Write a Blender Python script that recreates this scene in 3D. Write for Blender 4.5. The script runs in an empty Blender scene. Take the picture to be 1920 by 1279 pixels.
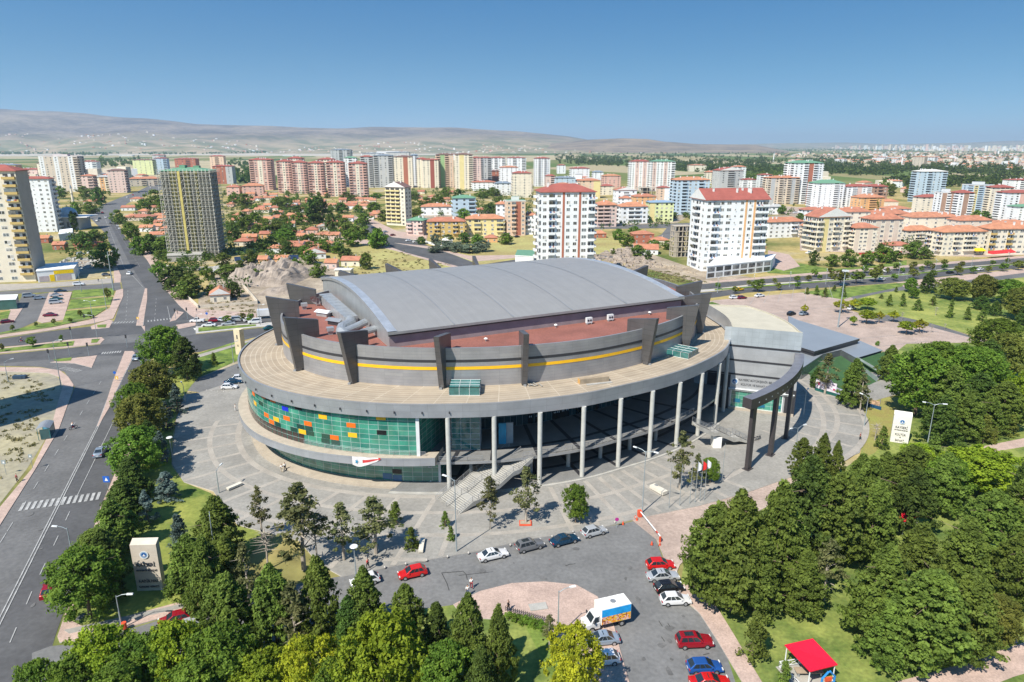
import bpy, bmesh, math, random
import numpy as np
from mathutils import Vector, Matrix
S=bpy.context.scene; COL=S.collection
R=math.radians; PI=math.pi; HAZE=6.5e-5
# ---------------- camera, sky, sun, exposure ----------------
HC=60.0; FP=1280.0; PT=R(16.0); SP,CP=math.sin(PT),math.cos(PT)
cam=bpy.data.objects.new('camera',bpy.data.cameras.new('camera')); COL.objects.link(cam)
cam.location=(0,0,HC); cam.rotation_euler=(R(90)-PT,0,0)
cam.data.sensor_width=36; cam.data.lens=24; cam.data.clip_start=.5; cam.data.clip_end=90000
S.camera=cam
W=bpy.data.worlds.new('World'); S.world=W; W.use_nodes=True
nt=W.node_tree; bg=nt.nodes['Background']
sky=nt.nodes.new('ShaderNodeTexSky'); sky.sky_type='NISHITA'; sky.sun_disc=False
SUN_EL=R(50); SDX,SDY=-.616,-.788           # horizontal direction towards the sun
sky.sun_elevation=SUN_EL; sky.sun_rotation=math.atan2(SDX,SDY)
sky.air_density=1.0; sky.dust_density=.9; sky.ozone_density=1.6; sky.altitude=1050
# the sky is read a little higher than the view, as the clear dry air over the plateau shows it: deep blue down to the hills
tc=nt.nodes.new('ShaderNodeTexCoord'); mp=nt.nodes.new('ShaderNodeMapping'); mp.inputs['Scale'].default_value=(1,1,2.1); mp.inputs['Location'].default_value=(0,0,.17)
nv=nt.nodes.new('ShaderNodeVectorMath'); nv.operation='NORMALIZE'; hs=nt.nodes.new('ShaderNodeHueSaturation'); hs.inputs['Saturation'].default_value=1.32
nt.links.new(tc.outputs['Generated'],mp.inputs[0]); nt.links.new(mp.outputs[0],nv.inputs[0]); nt.links.new(nv.outputs[0],sky.inputs[0]); nt.links.new(sky.outputs[0],hs.inputs['Color']); 
sx=nt.nodes.new('ShaderNodeSeparateXYZ'); nt.links.new(tc.outputs['Generated'],sx.inputs[0]); cr_=nt.nodes.new('ShaderNodeValToRGB'); e_=cr_.color_ramp.elements
e_[0].position=0.0; e_[0].color=(1.08,.93,.66,1); e_[1].position=.25; e_[1].color=(.55,.89,.88,1); q_=e_.new(.1); q_.color=(.93,.93,.73,1)
nt.links.new(sx.outputs['Z'],cr_.inputs['Fac']); mu=nt.nodes.new('ShaderNodeMixRGB'); mu.blend_type='MULTIPLY'; mu.inputs[0].default_value=1; nt.links.new(hs.outputs[0],mu.inputs[1]); nt.links.new(cr_.outputs[0],mu.inputs[2]); nt.links.new(mu.outputs[0],bg.inputs[0]); bg.inputs[1].default_value=.13
sd=Vector((SDX*math.cos(SUN_EL),SDY*math.cos(SUN_EL),math.sin(SUN_EL)))
sun=bpy.data.objects.new('sun',bpy.data.lights.new('sun','SUN')); COL.objects.link(sun)
sun.data.energy=4.6; sun.data.angle=R(.53); sun.data.color=(1,.935,.83)
sun.rotation_euler=sd.to_track_quat('Z','Y').to_euler()
S.view_settings.view_transform='Standard'; S.view_settings.look='None'; S.view_settings.exposure=0.75; S.view_settings.gamma=1
S.cycles.max_bounces=6; S.cycles.diffuse_bounces=3; S.cycles.glossy_bounces=3; S.cycles.transmission_bounces=4
S.cycles.volume_bounces=1; S.cycles.transparent_max_bounces=6; S.cycles.use_denoising=True
# ---------------- helpers ----------------
def at(u,v,z=0.):
    """point of the place at height z, read off the photograph's plan"""
    y=(v-639.5)/FP; d=(HC-z)/(SP+y*CP); return Vector((d*(u-960)/FP, d*(CP-y*SP), z))
def hat(p,v):
    """height above ground plane of image row v over ground point p"""
    y=(v-639.5)/FP; return HC-p[1]/(CP-y*SP)*(SP+y*CP)
def proj(p):
    dz=p[2]-HC; fw=p[1]*CP-dz*SP; up=p[1]*SP+dz*CP
    return 960+FP*p[0]/fw, 639.5-FP*up/fw
def depth(p): return p[1]*CP+(HC-p[2])*SP
MATS={}
def M(name,col,rough=.7,metal=0.,var=.12,scale=.6,col2=None,fine=0.,spec=.4,trans=0.,obj=0.,emit=0.):
    if name in MATS: return MATS[name]
    m=bpy.data.materials.new(name); m.use_nodes=True; n=m.node_tree.nodes; L=m.node_tree.links
    b=n['Principled BSDF']; b.inputs['Roughness'].default_value=rough; b.inputs['Metallic'].default_value=metal
    b.inputs['Specular IOR Level'].default_value=spec
    c1=tuple(max(0,c*(1-var)) for c in col)+(1,); c2=tuple(min(1,c*(1+var)) for c in (col2 or col))+(1,)
    g=n.new('ShaderNodeNewGeometry'); no=n.new('ShaderNodeTexNoise'); no.inputs['Scale'].default_value=scale
    no.inputs['Detail'].default_value=5; no.inputs['Roughness'].default_value=.65
    L.new(g.outputs['Position'],no.inputs['Vector'])
    r=n.new('ShaderNodeValToRGB'); r.color_ramp.elements[0].position=.36; r.color_ramp.elements[1].position=.64
    r.color_ramp.elements[0].color=c1; r.color_ramp.elements[1].color=c2
    L.new(no.outputs['Fac'],r.inputs['Fac']); out=r.outputs['Color']
    if obj:
        oi=n.new('ShaderNodeObjectInfo'); hs=n.new('ShaderNodeHueSaturation'); mr=n.new('ShaderNodeMapRange')
        mr.inputs[3].default_value=1-obj; mr.inputs[4].default_value=1+obj
        L.new(oi.outputs['Random'],mr.inputs[0]); L.new(mr.outputs[0],hs.inputs['Value'])
        mr2=n.new('ShaderNodeMapRange'); mr2.inputs[3].default_value=.5-.05*obj; mr2.inputs[4].default_value=.5+.08*obj
        L.new(oi.outputs['Random'],mr2.inputs[0]); L.new(mr2.outputs[0],hs.inputs['Hue'])
        L.new(out,hs.inputs['Color']); out=hs.outputs['Color']
    if fine:
        n2=n.new('ShaderNodeTexNoise'); n2.inputs['Scale'].default_value=scale*14; n2.inputs['Detail'].default_value=3
        L.new(g.outputs['Position'],n2.inputs['Vector']); mx=n.new('ShaderNodeMixRGB'); mx.blend_type='OVERLAY'
        mx.inputs[0].default_value=fine; L.new(out,mx.inputs[1]); L.new(n2.outputs['Fac'],mx.inputs[2]); out=mx.outputs[0]
    L.new(out,b.inputs['Base Color'])
    if trans:
        t=n.new('ShaderNodeBsdfTranslucent'); L.new(out,t.inputs['Color']); mxs=n.new('ShaderNodeMixShader'); mxs.inputs[0].default_value=trans
        o=n['Material Output']; L.new(b.outputs[0],mxs.inputs[1]); L.new(t.outputs[0],mxs.inputs[2]); L.new(mxs.outputs[0],o.inputs[0])
    MATS[name]=m; return m
def tag(o,label=None,cat=None,group=None,kind=None):
    if label: o['label']=label
    if cat: o['category']=cat
    if group: o['group']=group
    if kind: o['kind']=kind
    return o
def empty(name,loc,rz=0,label=None,cat=None,group=None):
    o=bpy.data.objects.new(name,None); o.location=loc; o.rotation_euler=(0,0,rz); o.empty_display_size=.5
    COL.objects.link(o); return tag(o,label,cat,group)
class MB:
    def __init__(s): s.v=[];s.f=[];s.mi=[];s.mats=[];s.uv=None
    def m(s,mat):
        if mat not in s.mats: s.mats.append(mat)
        return s.mats.index(mat)
    def face(s,pts,mat):
        k=len(s.v); s.v+= [tuple(p) for p in pts]; s.f.append(tuple(range(k,k+len(pts)))); s.mi.append(s.m(mat)); return s
    def box(s,x0,x1,y0,y1,z0,z1,mat,T=None,top=None):
        P=[(x0,y0,z0),(x1,y0,z0),(x1,y1,z0),(x0,y1,z0),(x0,y0,z1),(x1,y0,z1),(x1,y1,z1),(x0,y1,z1)]
        return s.hexa(P,mat,T,top)
    def hexa(s,P,mat,T=None,top=None):
        if T is not None: P=[tuple(T@Vector(p)) for p in P]
        k=len(s.v); s.v+=P; i=s.m(mat); j=s.m(top) if top else i
        s.f+=[(k+3,k+2,k+1,k),(k+4,k+5,k+6,k+7),(k,k+1,k+5,k+4),(k+1,k+2,k+6,k+5),(k+2,k+3,k+7,k+6),(k+3,k,k+4,k+7)]; s.mi+=[i,j,i,i,i,i]; return s
    def prism(s,pts,z0,z1,mat,side=None,bottom=True):
        pts=[(p[0],p[1]) for p in pts]
        A=sum(pts[i][0]*pts[(i+1)%len(pts)][1]-pts[(i+1)%len(pts)][0]*pts[i][1] for i in range(len(pts)))
        if A<0: pts=pts[::-1]
        k=len(s.v); n=len(pts); s.v+=[(x,y,z1) for x,y in pts]; s.f.append(tuple(range(k,k+n))); s.mi.append(s.m(mat))
        if z0 is None: return s
        k2=len(s.v); s.v+=[(x,y,z0) for x,y in pts]; j=s.m(side or mat)
        for i in range(n):
            a=(i+1)%n; s.f.append((k2+i,k2+a,k+a,k+i)); s.mi.append(j)
        if bottom: s.f.append(tuple(range(k2+n-1,k2-1,-1))); s.mi.append(j)
        return s
    def tube(s,pts,rad,mat,n=8,cap=True):
        pts=[Vector(p) for p in pts]; rad=rad if isinstance(rad,(list,tuple)) else [rad]*len(pts); i0=len(s.v); k=s.m(mat)
        for i,p in enumerate(pts):
            d=(pts[min(i+1,len(pts)-1)]-pts[max(i-1,0)]).normalized(); a=d.orthogonal().normalized() if abs(d.z)<.9 else Vector((1,0,0)); a=(a-d*a.dot(d)).normalized(); b=d.cross(a)
            for j in range(n):
                t=2*PI*j/n; s.v.append(tuple(p+(a*math.cos(t)+b*math.sin(t))*rad[i]))
        for i in range(len(pts)-1):
            for j in range(n):
                a=i0+i*n+j; b2=i0+i*n+(j+1)%n; s.f.append((a,b2,b2+n,a+n)); s.mi.append(k)
        if cap:
            s.f.append(tuple(i0+j for j in range(n-1,-1,-1))); s.mi.append(k)
            e=i0+(len(pts)-1)*n; s.f.append(tuple(e+j for j in range(n))); s.mi.append(k)
        return s
    def mesh(s,name,smooth=False):
        me=bpy.data.meshes.new(name); me.from_pydata(s.v,[],s.f)
        for m in s.mats: me.materials.append(m)
        me.polygons.foreach_set('material_index',s.mi)
        if smooth: me.polygons.foreach_set('use_smooth',[True]*len(s.f))
        if s.uv:
            u=me.uv_layers.new(name='UVMap'); arr=[]
            for p in me.polygons:
                for vi in p.vertices: arr+=list(s.uv[vi])
            u.data.foreach_set('uv',arr)
        me.update(); return me
    def build(s,name,parent=None,smooth=False,label=None,cat=None,group=None,kind=None,loc=None,rz=None):
        o=bpy.data.objects.new(name,s.mesh(name,smooth)); COL.objects.link(o)
        if parent: o.parent=parent
        if loc is not None: o.location=loc
        if rz is not None: o.rotation_euler=(0,0,rz)
        return tag(o,label,cat,group,kind)
def inst(src,parent=None,loc=None,rz=None,sc=None,name=None):
    o=src.copy(); COL.objects.link(o); o.parent=parent
    if loc is not None: o.location=loc
    if rz is not None: o.rotation_euler=(0,0,rz)
    if sc is not None: o.scale=sc
    return o
KIDS={}
def kids(o):
    if o not in KIDS: KIDS[o]=list(o.children)
    return KIDS[o]
def copy_tree(o,parent=None):
    c=o.copy(); COL.objects.link(c); c.parent=parent
    for ch in kids(o): copy_tree(ch,c)
    return c
def seg(a,b,n):
    return [a+(b-a)*i/n for i in range(n+1)]
def crom(tab,t):
    """periodic Catmull-Rom through 36 radii given every 10 degrees"""
    t=(t%360)/10; i=int(t); f=t-i; a,b,c,d=[tab[(i+k)%36] for k in(-1,0,1,2)]
    return .5*((2*b)+(c-a)*f+(2*a-5*b+4*c-d)*f*f+(3*b-a-3*c+d)*f**3)
# ---------------- materials ----------------
asph=M('asphalt_light',(.12,.119,.118),.85,var=.16,scale=.11,fine=.35)
asphd=M('asphalt_dark',(.078,.078,.08),.85,var=.18,scale=.1,fine=.3)
pink=M('pink_paving',(.41,.305,.255),.85,var=.14,scale=.3,fine=.4)
pinkd=M('pink_paving_worn',(.36,.28,.235),.85,var=.16,scale=.15,fine=.4)
plaz=M('plaza_stone_grey',(.25,.24,.218),.8,var=.12,scale=.14,fine=.3)
plazl=M('plaza_band_beige',(.315,.29,.255),.8,var=.12,scale=.35,fine=.3)
grass=M('lawn',(.075,.14,.02),.95,var=.28,scale=.22,col2=(.15,.20,.035),fine=.5)
grassdry=M('dry_lawn',(.13,.17,.035),.95,var=.2,scale=.12,col2=(.33,.27,.11),fine=.5)
turf=M('artificial_turf',(.035,.09,.03),.95,var=.15,scale=.3,fine=.4)
soil=M('bare_soil',(.27,.215,.155),.95,var=.22,scale=.09,fine=.5,col2=(.33,.275,.205))
curb=M('kerb_stone',(.42,.40,.37),.8,var=.12,scale=1)
white=M('white_paint',(.78,.78,.76),.6,var=.05)
roadw=M('road_marking',(.34,.34,.33),.7,var=.22,scale=.9,fine=.3)
concrete=M('concrete',(.36,.35,.32),.8,var=.12,scale=.5,fine=.25)
dark=M('dark_void',(.02,.022,.026),.4,var=.1)
# ---------------- ground ----------------
def ground_mat():
    m=bpy.data.materials.new('terrain'); m.use_nodes=True; n=m.node_tree.nodes; L=m.node_tree.links; b=n['Principled BSDF']
    b.inputs['Roughness'].default_value=1; b.inputs['Specular IOR Level'].default_value=.1
    g=n.new('ShaderNodeNewGeometry')
    def noise(sc,det=5,stretch=None):
        t=n.new('ShaderNodeTexNoise'); t.inputs['Scale'].default_value=sc; t.inputs['Detail'].default_value=det
        L.new(g.outputs['Position'],t.inputs['Vector']); return t.outputs['Fac']
    def ramp(f,*st):
        r=n.new('ShaderNodeValToRGB'); e=r.color_ramp.elements
        for i,(p,c) in enumerate(st):
            q=e[i] if i<2 else e.new(p); q.position=p; q.color=c+(1,)
        L.new(f,r.inputs['Fac']); return r.outputs['Color']
    near=ramp(noise(.02,7),(.33,(.10,.13,.035)),(.44,(.22,.20,.075)),(.54,(.36,.285,.115)),(.66,(.37,.32,.22)))
    v=n.new('ShaderNodeTexVoronoi'); v.inputs['Scale'].default_value=1; 
    mp=n.new('ShaderNodeMapping'); mp.inputs['Scale'].default_value=(.0042,.0016,.0); mp.inputs['Rotation'].default_value=(0,0,.12); L.new(g.outputs['Position'],mp.inputs['Vector']); L.new(mp.outputs[0],v.inputs['Vector'])
    sep=n.new('ShaderNodeSeparateColor'); L.new(v.outputs['Color'],sep.inputs[0])
    far=ramp(sep.outputs[0],(.0,(.06,.10,.03)),(.25,(.10,.15,.04)),(.45,(.16,.17,.06)),(.62,(.30,.25,.13)),(.8,(.36,.31,.2)))
    sp=n.new('ShaderNodeSeparateXYZ'); L.new(g.outputs['Position'],sp.inputs[0])
    mr=n.new('ShaderNodeMapRange'); mr.inputs[1].default_value=900; mr.inputs[2].default_value=1300; L.new(sp.outputs['Y'],mr.inputs[0])
    mx=n.new('ShaderNodeMixRGB'); L.new(mr.outputs[0],mx.inputs[0]); L.new(near,mx.inputs[1]); L.new(far,mx.inputs[2])
    m2=n.new('ShaderNodeMixRGB'); m2.blend_type='OVERLAY'; m2.inputs[0].default_value=.55; L.new(mx.outputs[0],m2.inputs[1]); L.new(noise(.35,4),m2.inputs[2])
    L.new(m2.outputs[0],b.inputs['Base Color']); return m
terr=ground_mat()
g=MB(); ys=[-150,0,60,120,200,300,450,700,1000,1500,2500,4000,7000,12000,20000,45000]
for i in range(len(ys)-1):
    for j in range(-4,4):
        a=max(500,ys[i]*1.1)/2; c=max(500,ys[i+1]*1.1)/2
        g.face([(j*a,ys[i],0),((j+1)*a,ys[i],0),((j+1)*c,ys[i+1],0),(j*c,ys[i+1],0)],terr)
g.build('ground',kind='structure')
ZL=[.02]
def flat(name,px,mat,z=None,kind='structure',world=False,**k):
    """thin sheet laid on the ground, each a few mm above the last"""
    if z is None: ZL[0]+=.0012; z=ZL[0]
    pts=px if world else [at(*p) for p in px]
    return MB().prism(pts,None,z,mat).build(name,kind=kind,**k)
def slab(name,px,mat,h=.14,side=None,kind='structure',world=False,z0=0.,**k):
    pts=px if world else [at(*p) for p in px]
    ZL[0]+=.0; return MB().prism(pts,z0,h,mat,side or curb).build(name,kind=kind,**k)
def arc(cx,cy,r,a0,a1,n=16): return [(cx+r*math.cos(R(a0+(a1-a0)*i/n)),cy+r*math.sin(R(a0+(a1-a0)*i/n))) for i in range(n+1)]
# ---------------- streets, pavements, lawns ----------------
hz=[0]
def slabp(name,px,mat,h=.12,**k):
    hz[0]+=.0015; return slab(name,px,mat,h+hz[0],**k)
flat('construction_soil',[(372,560),(400,520),(450,488),(560,478),(640,505),(640,600),(480,598),(372,600)],soil)
flat('vacant_lot',[(-90,684),(0,690),(60,694),(100,702),(128,724),(120,760),(100,800),(50,880),(-90,1060)],M('vacant_lot_soil',(.27,.25,.205),.95,var=.15,scale=.05,fine=.4,col2=(.30,.27,.17)))
flat('vacant_lot_soil_patch',[(85,500),(215,470),(215,505),(120,520)],soil)
flat('rubble_ground',[(1090,478),(1180,462),(1290,500),(1420,522),(1330,536),(1200,500)],soil)
flat('dry_field',[(640,470),(700,455),(760,470),(880,507),(640,520)],M('straw_field',(.36,.29,.11),.95,var=.2,scale=.05,fine=.5,col2=(.30,.28,.10)))
flat('dry_field',[(800,492),(900,452),(1000,440),(1010,500),(860,500)],MATS['straw_field'])
flat('dry_field',[(1100,445),(1180,440),(1180,470),(1105,482)],MATS['straw_field'])
flat('runway',[(-100,294),(330,291),(620,293),(860,291),(860,288),(300,287),(-100,289)],M('runway_concrete',(.42,.38,.31),.9,var=.08,scale=.01))
flat('bare_yard',[(490,362),(620,352),(900,352),(1000,360),(1000,345),(600,346)],soil)
flat('bare_field',[(160,305),(480,300),(480,312),(700,300),(1080,290),(1080,297),(600,330),(160,325)],M('stubble_field',(.38,.32,.19),.95,var=.2,scale=.01,fine=.4))
flat('avenue',[(-300,1460),(0,986),(67,880),(110,807),(137,735),(146,712),(160,690),(182,667),(192,632),(215,600),(228,560),(230,542),(225,517),(215,490),(200,440),(175,415),(165,405),(190,385),(225,371),(262,357),(295,340),(325,322),(350,318),(350,330),(325,347),(300,357),(262,371),(240,381),(222,395),(212,405),(222,425),(232,440),(275,487),(312,545),(340,577),(365,590),(367,600),(367,660),(285,668),(262,740),(232,847),(190,947),(103,1195),(60,1340),(-100,1560)],asph)
flat('avenue_far_lane',[(272,540),(256,515),(242,492),(217,442),(203,412),(212,405),(222,425),(232,440),(275,487),(312,545),(340,577),(365,590),(367,600),(282,606),(268,610),(274,580)],asphd)
flat('avenue_near_lane',[(252,668),(285,668),(262,740),(232,847),(190,947),(103,1195),(70,1290),(-120,1480),(0,1166),(147,880),(183,802),(210,757)],asphd)
flat('turning_lane',[(75,676),(120,668),(160,672),(172,690),(146,740),(140,725),(120,697),(75,688),(-90,684),(-90,680)],asph)
flat('cross_street_far_lane',[(-90,643),(0,636),(95,621),(190,610),(272,605),(367,602),(480,598),(1340,531),(1400,526),(1660,506),(1806,492),(1920,484),(2150,465),(2150,473),(1920,491),(1806,500),(1660,516),(1400,534),(1340,541),(480,606),(367,613),(270,626),(192,632),(137,639),(0,651),(-90,658)],asphd)
flat('cross_street_near_lane',[(-90,672),(0,665),(140,652),(190,646),(285,640),(367,627),(480,616),(1340,547),(1400,540),(1660,521),(1806,504),(1920,494),(2150,475),(2150,484),(1920,502),(1806,514),(1660,532),(1400,549),(1340,558),(480,632),(375,660),(285,668),(182,667),(75,676),(0,682),(-90,690)],asphd)
flat('service_street',[(-80,545),(0,547),(120,538),(205,532),(225,530),(228,545),(120,546),(0,553),(-80,560)],asph)
flat('parking_lane',[(40,556),(92,549),(92,562),(70,602),(40,615),(0,626),(-80,636),(-80,618),(0,610),(22,600)],asph)
flat('side_street',[(652,410),(690,412),(740,440),(830,470),(900,497),(1010,480),(1010,492),(930,512),(880,504),(800,488),(735,465)],asphd)
flat('side_street',[(1105,478),(1160,475),(1240,440),(1250,428),(1100,430),(1095,424),(1300,418),(1300,430),(1180,478),(1110,490)],asph)
flat('access_road',[(60,1225),(95,1212),(150,1207),(240,1181),(345,1150),(440,1122),(560,1095),(690,1072),(760,1058),(900,1033),(990,1012),(1130,990),(1200,975),(1225,1000),(1240,1040),(1262,1110),(1310,1150),(1345,1200),(1400,1279),(1440,1350),(1215,1400),(1180,1279),(1160,1210),(1150,1170),(1120,1120),(1080,1098),(1020,1092),(960,1095),(900,1110),(850,1135),(740,1165),(600,1200),(400,1240),(200,1290),(60,1330)],M('access_asphalt',(.15,.15,.148),.85,var=.14,scale=.12,fine=.35))
flat('car_park_asphalt',[(318,722),(325,706),(372,709),(445,682),(480,690),(490,740),(375,736),(340,732)],MATS['access_asphalt'])
flat('service_street',[(800,1160),(860,1130),(750,1165)],asph)
flat('park_road',[(1690,545),(1640,552),(1598,563),(1588,580),(1620,590),(1680,592),(1740,604),(1850,640),(1838,646),(1740,618),(1690,604),(1630,605),(1560,600),(1560,575),(1590,556),(1640,543),(1700,534),(1800,520),(1920,506),(2100,490),(2100,505),(1920,522),(1800,536)],asph)
flat('parking_lot',[(1300,572),(1340,563),(1500,549),(1560,545),(1600,560),(1590,580),(1640,600),(1740,612),(1850,642),(1790,650),(1700,680),(1660,660),(1500,640),(1300,600)],pinkd)
flat('far_plaza_paving',[(1680,530),(1800,516),(1920,504),(2100,490),(2100,500),(1920,512),(1840,522),(1700,541)],pink)
# lawns
flat('park_lawn',[(1300,575),(1335,566),(1365,576),(1330,584)],grass)
flat('park_lawn',[(1500,548),(1640,534),(1700,530),(1690,538),(1600,556),(1580,562)],grass)
flat('park_lawn',[(1600,562),(1660,548),(1800,534),(1920,520),(2200,500),(2300,640),(1920,650),(1860,640),(1740,605),(1680,592),(1625,588),(1592,580)],M('park_grass',(.10,.17,.025),.95,var=.25,scale=.07,col2=(.24,.25,.06),fine=.5))
flat('street_lawn',[(1430,500),(1480,490),(1560,505),(1640,498),(1700,488),(1700,500),(1500,516),(1440,512)],grass)
flat('forest_floor',[(1285,1040),(1420,940),(1580,880),(1612,860),(1625,800),(1618,755),(1575,715),(1640,690),(1700,645),(1850,642),(2100,670),(2400,1500),(1450,1500),(1340,1160),(1275,1100)],M('forest_lawn',(.085,.145,.025),.95,var=.22,scale=.13,col2=(.19,.215,.05),fine=.5))
flat('dry_lawn',[(1618,755),(1700,720),(1690,790),(1640,850),(1615,860),(1624,800)],M('dry_park_grass',(.30,.25,.08),.95,var=.2,scale=.3,fine=.5,col2=(.2,.2,.05)))
flat('gate_forecourt',[(1185,976),(1215,966),(1320,944),(1400,920),(1500,885),(1500,905),(1420,950),(1300,1000),(1230,1012)],pinkd)
flat('footpath',[(1840,838),(1920,822),(2100,800),(2100,815),(1920,838),(1850,850)],pink)
flat('footpath',[(1640,1290),(1760,1258),(1860,1225),(1920,1205),(2100,1150),(2100,1210),(1900,1270),(1800,1310),(1640,1350)],pink)
flat('avenue_lawn',[(268,708),(325,705),(372,709),(360,722),(345,742),(330,780),(322,830),(322,875),(345,905),(395,925),(440,985),(500,1000),(470,1040),(440,1090),(345,1145),(160,1172),(130,1168),(185,990),(205,930),(240,850),(262,745)],M('avenue_grass',(.08,.145,.02),.95,var=.22,scale=.12,col2=(.20,.215,.045),fine=.4))
flat('corner_lawn',[(318,706),(345,675),(375,662),(445,640),(475,640),(460,670),(372,709)],grass)
flat('island_lawn',[(800,1350),(700,1200),(870,1160),(980,1165),(1050,1195),(1085,1290),(1100,1400)],grass)
flat('tree_belt_floor',[(60,1330),(200,1262),(400,1225),(600,1185),(740,1150),(850,1135),(980,1165),(1100,1400),(-100,1600)],MATS['forest_lawn'])
def medi(px,mat=pink,g=None,name='median'):
    slabp(name,px,mat,kind='structure')
medi([(272,541),(276,541),(276,562),(268,611),(255,611),(262,580)])
medi([(234,659),(249,659),(253,662),(217,735),(205,765),(184,800),(182,800),(196,765),(212,715)])
medi([(137,637),(190,633),(196,637),(188,645),(140,651),(0,663),(-90,671),(-90,662),(0,653)])
medi([(94,680),(140,672),(182,667),(172,690),(140,682)])
medi([(170,612),(205,600),(212,602),(205,615),(172,618)])
medi([(330,601),(345,586),(330,583),(318,604)])
medi([(367,613),(480,607),(800,582),(1340,542),(1400,535),(1660,517),(1806,501),(1920,492),(2100,477),(2100,474.5),(1920,495.5),(1806,505),(1660,521),(1400,539.5),(1340,546),(480,614),(367,626)],curb)
def lawn(px,name='median_lawn'): flat(name,px,grass,z=.16+hz[0]); hz[0]+=.001
lawn([(0,655),(130,641),(140,640),(137,649),(0,661),(-90,669),(-90,664)]); lawn([(372,615),(480,609),(480,612),(372,623)]); lawn([(100,675),(135,671),(133,677),(105,679)]); lawn([(172,637),(188,636),(182,643),(171,644)])
lawn([(1340,542.7),(1660,517.7),(1920,493),(2090,477),(2090,475),(1920,495),(1660,520.2),(1340,545.2)])
lawn([(182,610),(200,609),(198,615),(183,615)])
# pavements with kerbs
slabp('pavement',[(0,689),(75,690),(112,695),(128,707),(138,722),(137,732),(110,807),(67,880),(0,986),(-250,1380),(-270,1330),(0,952),(60,880),(95,807),(106,765),(118,725),(112,708),(90,700),(0,697),(-90,694),(-90,687)],pink)
slabp('pavement',[(231,542),(231,556),(212,598),(175,607),(95,620),(0,634),(-90,642),(-90,637),(0,629),(92,616),(170,600),(206,578),(218,545)],pink)
slabp('pavement',[(312,545),(275,487),(232,430),(243,430),(290,480),(340,545),(372,580),(480,588),(480,597),(367,598),(355,590),(335,572)],pink)
slabp('pavement',[(213,500),(218,498),(227,517),(226,530),(214,531)],pink)
slabp('pavement',[(265,612),(272,612),(272,622)],pink)
slabp('pavement',[(378,664),(480,635),(500,628),(500,634),(470,641),(384,668),(345,678),(350,672)],plazl)
slabp('pavement',[(330,610),(367,604),(367,611),(335,618)],pink)
slabp('pavement',[(262,742),(272,742),(245,850),(210,930),(190,990),(133,1165),(160,1178),(345,1128),(352,1146),(240,1178),(150,1203),(112,1206),(108,1195),(190,949),(233,848)],pink)
slabp('side_path',[(120,1183),(345,1133),(348,1140),(240,1165),(130,1190)],plaz,h=.13)
slabp('shop_pavement',[(-80,532),(0,533),(70,532),(150,527),(212,522),(212,531),(120,537),(0,546),(-80,545)],plazl)
slabp('parking_bay_paving',[(92,549),(135,548),(128,570),(120,600),(80,606),(70,603)],pink)
slabp('parking_bay_paving',[(22,573),(48,570),(25,606),(0,609),(10,600)],pink)
for q in ([(137,545),(214,541),(213,554),(134,560)],[(133,563),(212,557),(207,572),(126,581)],[(124,584),(203,577),(170,598),(118,603)],[(118,604),(168,599),(95,614),(0,627),(-80,636),(-80,632),(0,625),(78,608)],[(0,587),(20,583),(13,603),(0,604)]): slabp('street_lawn',q,grass,h=.16,side=plazl)
slabp('pavement',[(1215,975),(1320,950),(1440,925),(1440,950),(1330,1010),(1275,1060),(1262,1090),(1240,1035),(1226,1002)],pinkd)
slabp('pavement',[(1262,1105),(1300,1090),(1335,1125),(1375,1190),(1410,1250),(1470,1350),(1430,1350),(1390,1279),(1345,1203),(1312,1152)],pink)
slabp('traffic_island',[(850,1135),(900,1110),(960,1095),(1020,1092),(1080,1098),(1120,1120),(1150,1170),(1160,1210),(1185,1300),(1150,1400),(1100,1400),(1085,1290),(1050,1195),(980,1165),(870,1160)],pink)
slabp('pavement',[(655,404),(690,408),(745,434),(800,440),(800,452),(735,445),(690,418),(650,411)],pink)
slabp('pavement',[(740,456),(800,462),(880,480),(1000,478),(1000,481),(890,491),(830,471)],pink)
slabp('pavement',[(640,445),(700,452),(760,474),(870,503),(860,505),(740,470),(640,449)],pink)
slabp('pavement',[(1330,528),(1500,514),(1700,498),(1920,480),(2100,464),(2100,466),(1920,484),(1700,502),(1500,518),(1330,531)],pink)
slabp('park_path',[(1440,470),(1480,478),(1500,500),(1470,508),(1440,500)],pink)
# plaza
C0=(-2.7,161.7)
RO=[54.8,55,56.5,59.5,59.5,58.5,57,55,53,51.3,50,49,48.5,48.5,49.2,50.3,51.9,53.7,55.5,57.9,59.8,60.7,60.8,59.3,57,54.6,52.3,50.8,49.4,48.6,47.9,48.4,49.4,50.8,52.8,54.2]
RW=[47.5,49,50,50.5,50.2,49,47,45,43,41.5,40.3,39.7,39.5,39.8,40.7,42.2,44.3,46.5,48.5,50,50.8,51,50.3,48.8,46.4,44.2,42.2,40.9,40,39.6,39.6,39.9,40.8,42.2,44,46]
ro=lambda t:crom(RO,t); rw=lambda t:crom(RW,t)
def pa(t,r,z=0.): return Vector((C0[0]+r*math.cos(R(t)),C0[1]+r*math.sin(R(t)),z))
PLAZA=[(375,737),(345,742),(330,790),(322,870),(345,905),(400,922),(445,985),(500,1000),(560,1015),(600,1060),(640,1082),(690,1072),(760,1058),(900,1033),(990,1012),(1130,990),(1200,972),(1310,950),(1400,925),(1500,890),(1570,868),(1612,850),(1622,800),(1610,760),(1560,720),(1510,700),(1480,690),(1380,690),(960,700),(500,690),(450,712)]
slabp('plaza',PLAZA,plaz,h=.13)
PLW=[at(*p) for p in PLAZA]
def inpoly(p,Q):
    c=False
    for i in range(len(Q)):
        a,b=Q[i],Q[i-1]
        if (a[1]>p[1])!=(b[1]>p[1]) and p[0]<(b[0]-a[0])*(p[1]-a[1])/(b[1]-a[1])+a[0]: c=not c
    return c
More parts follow.
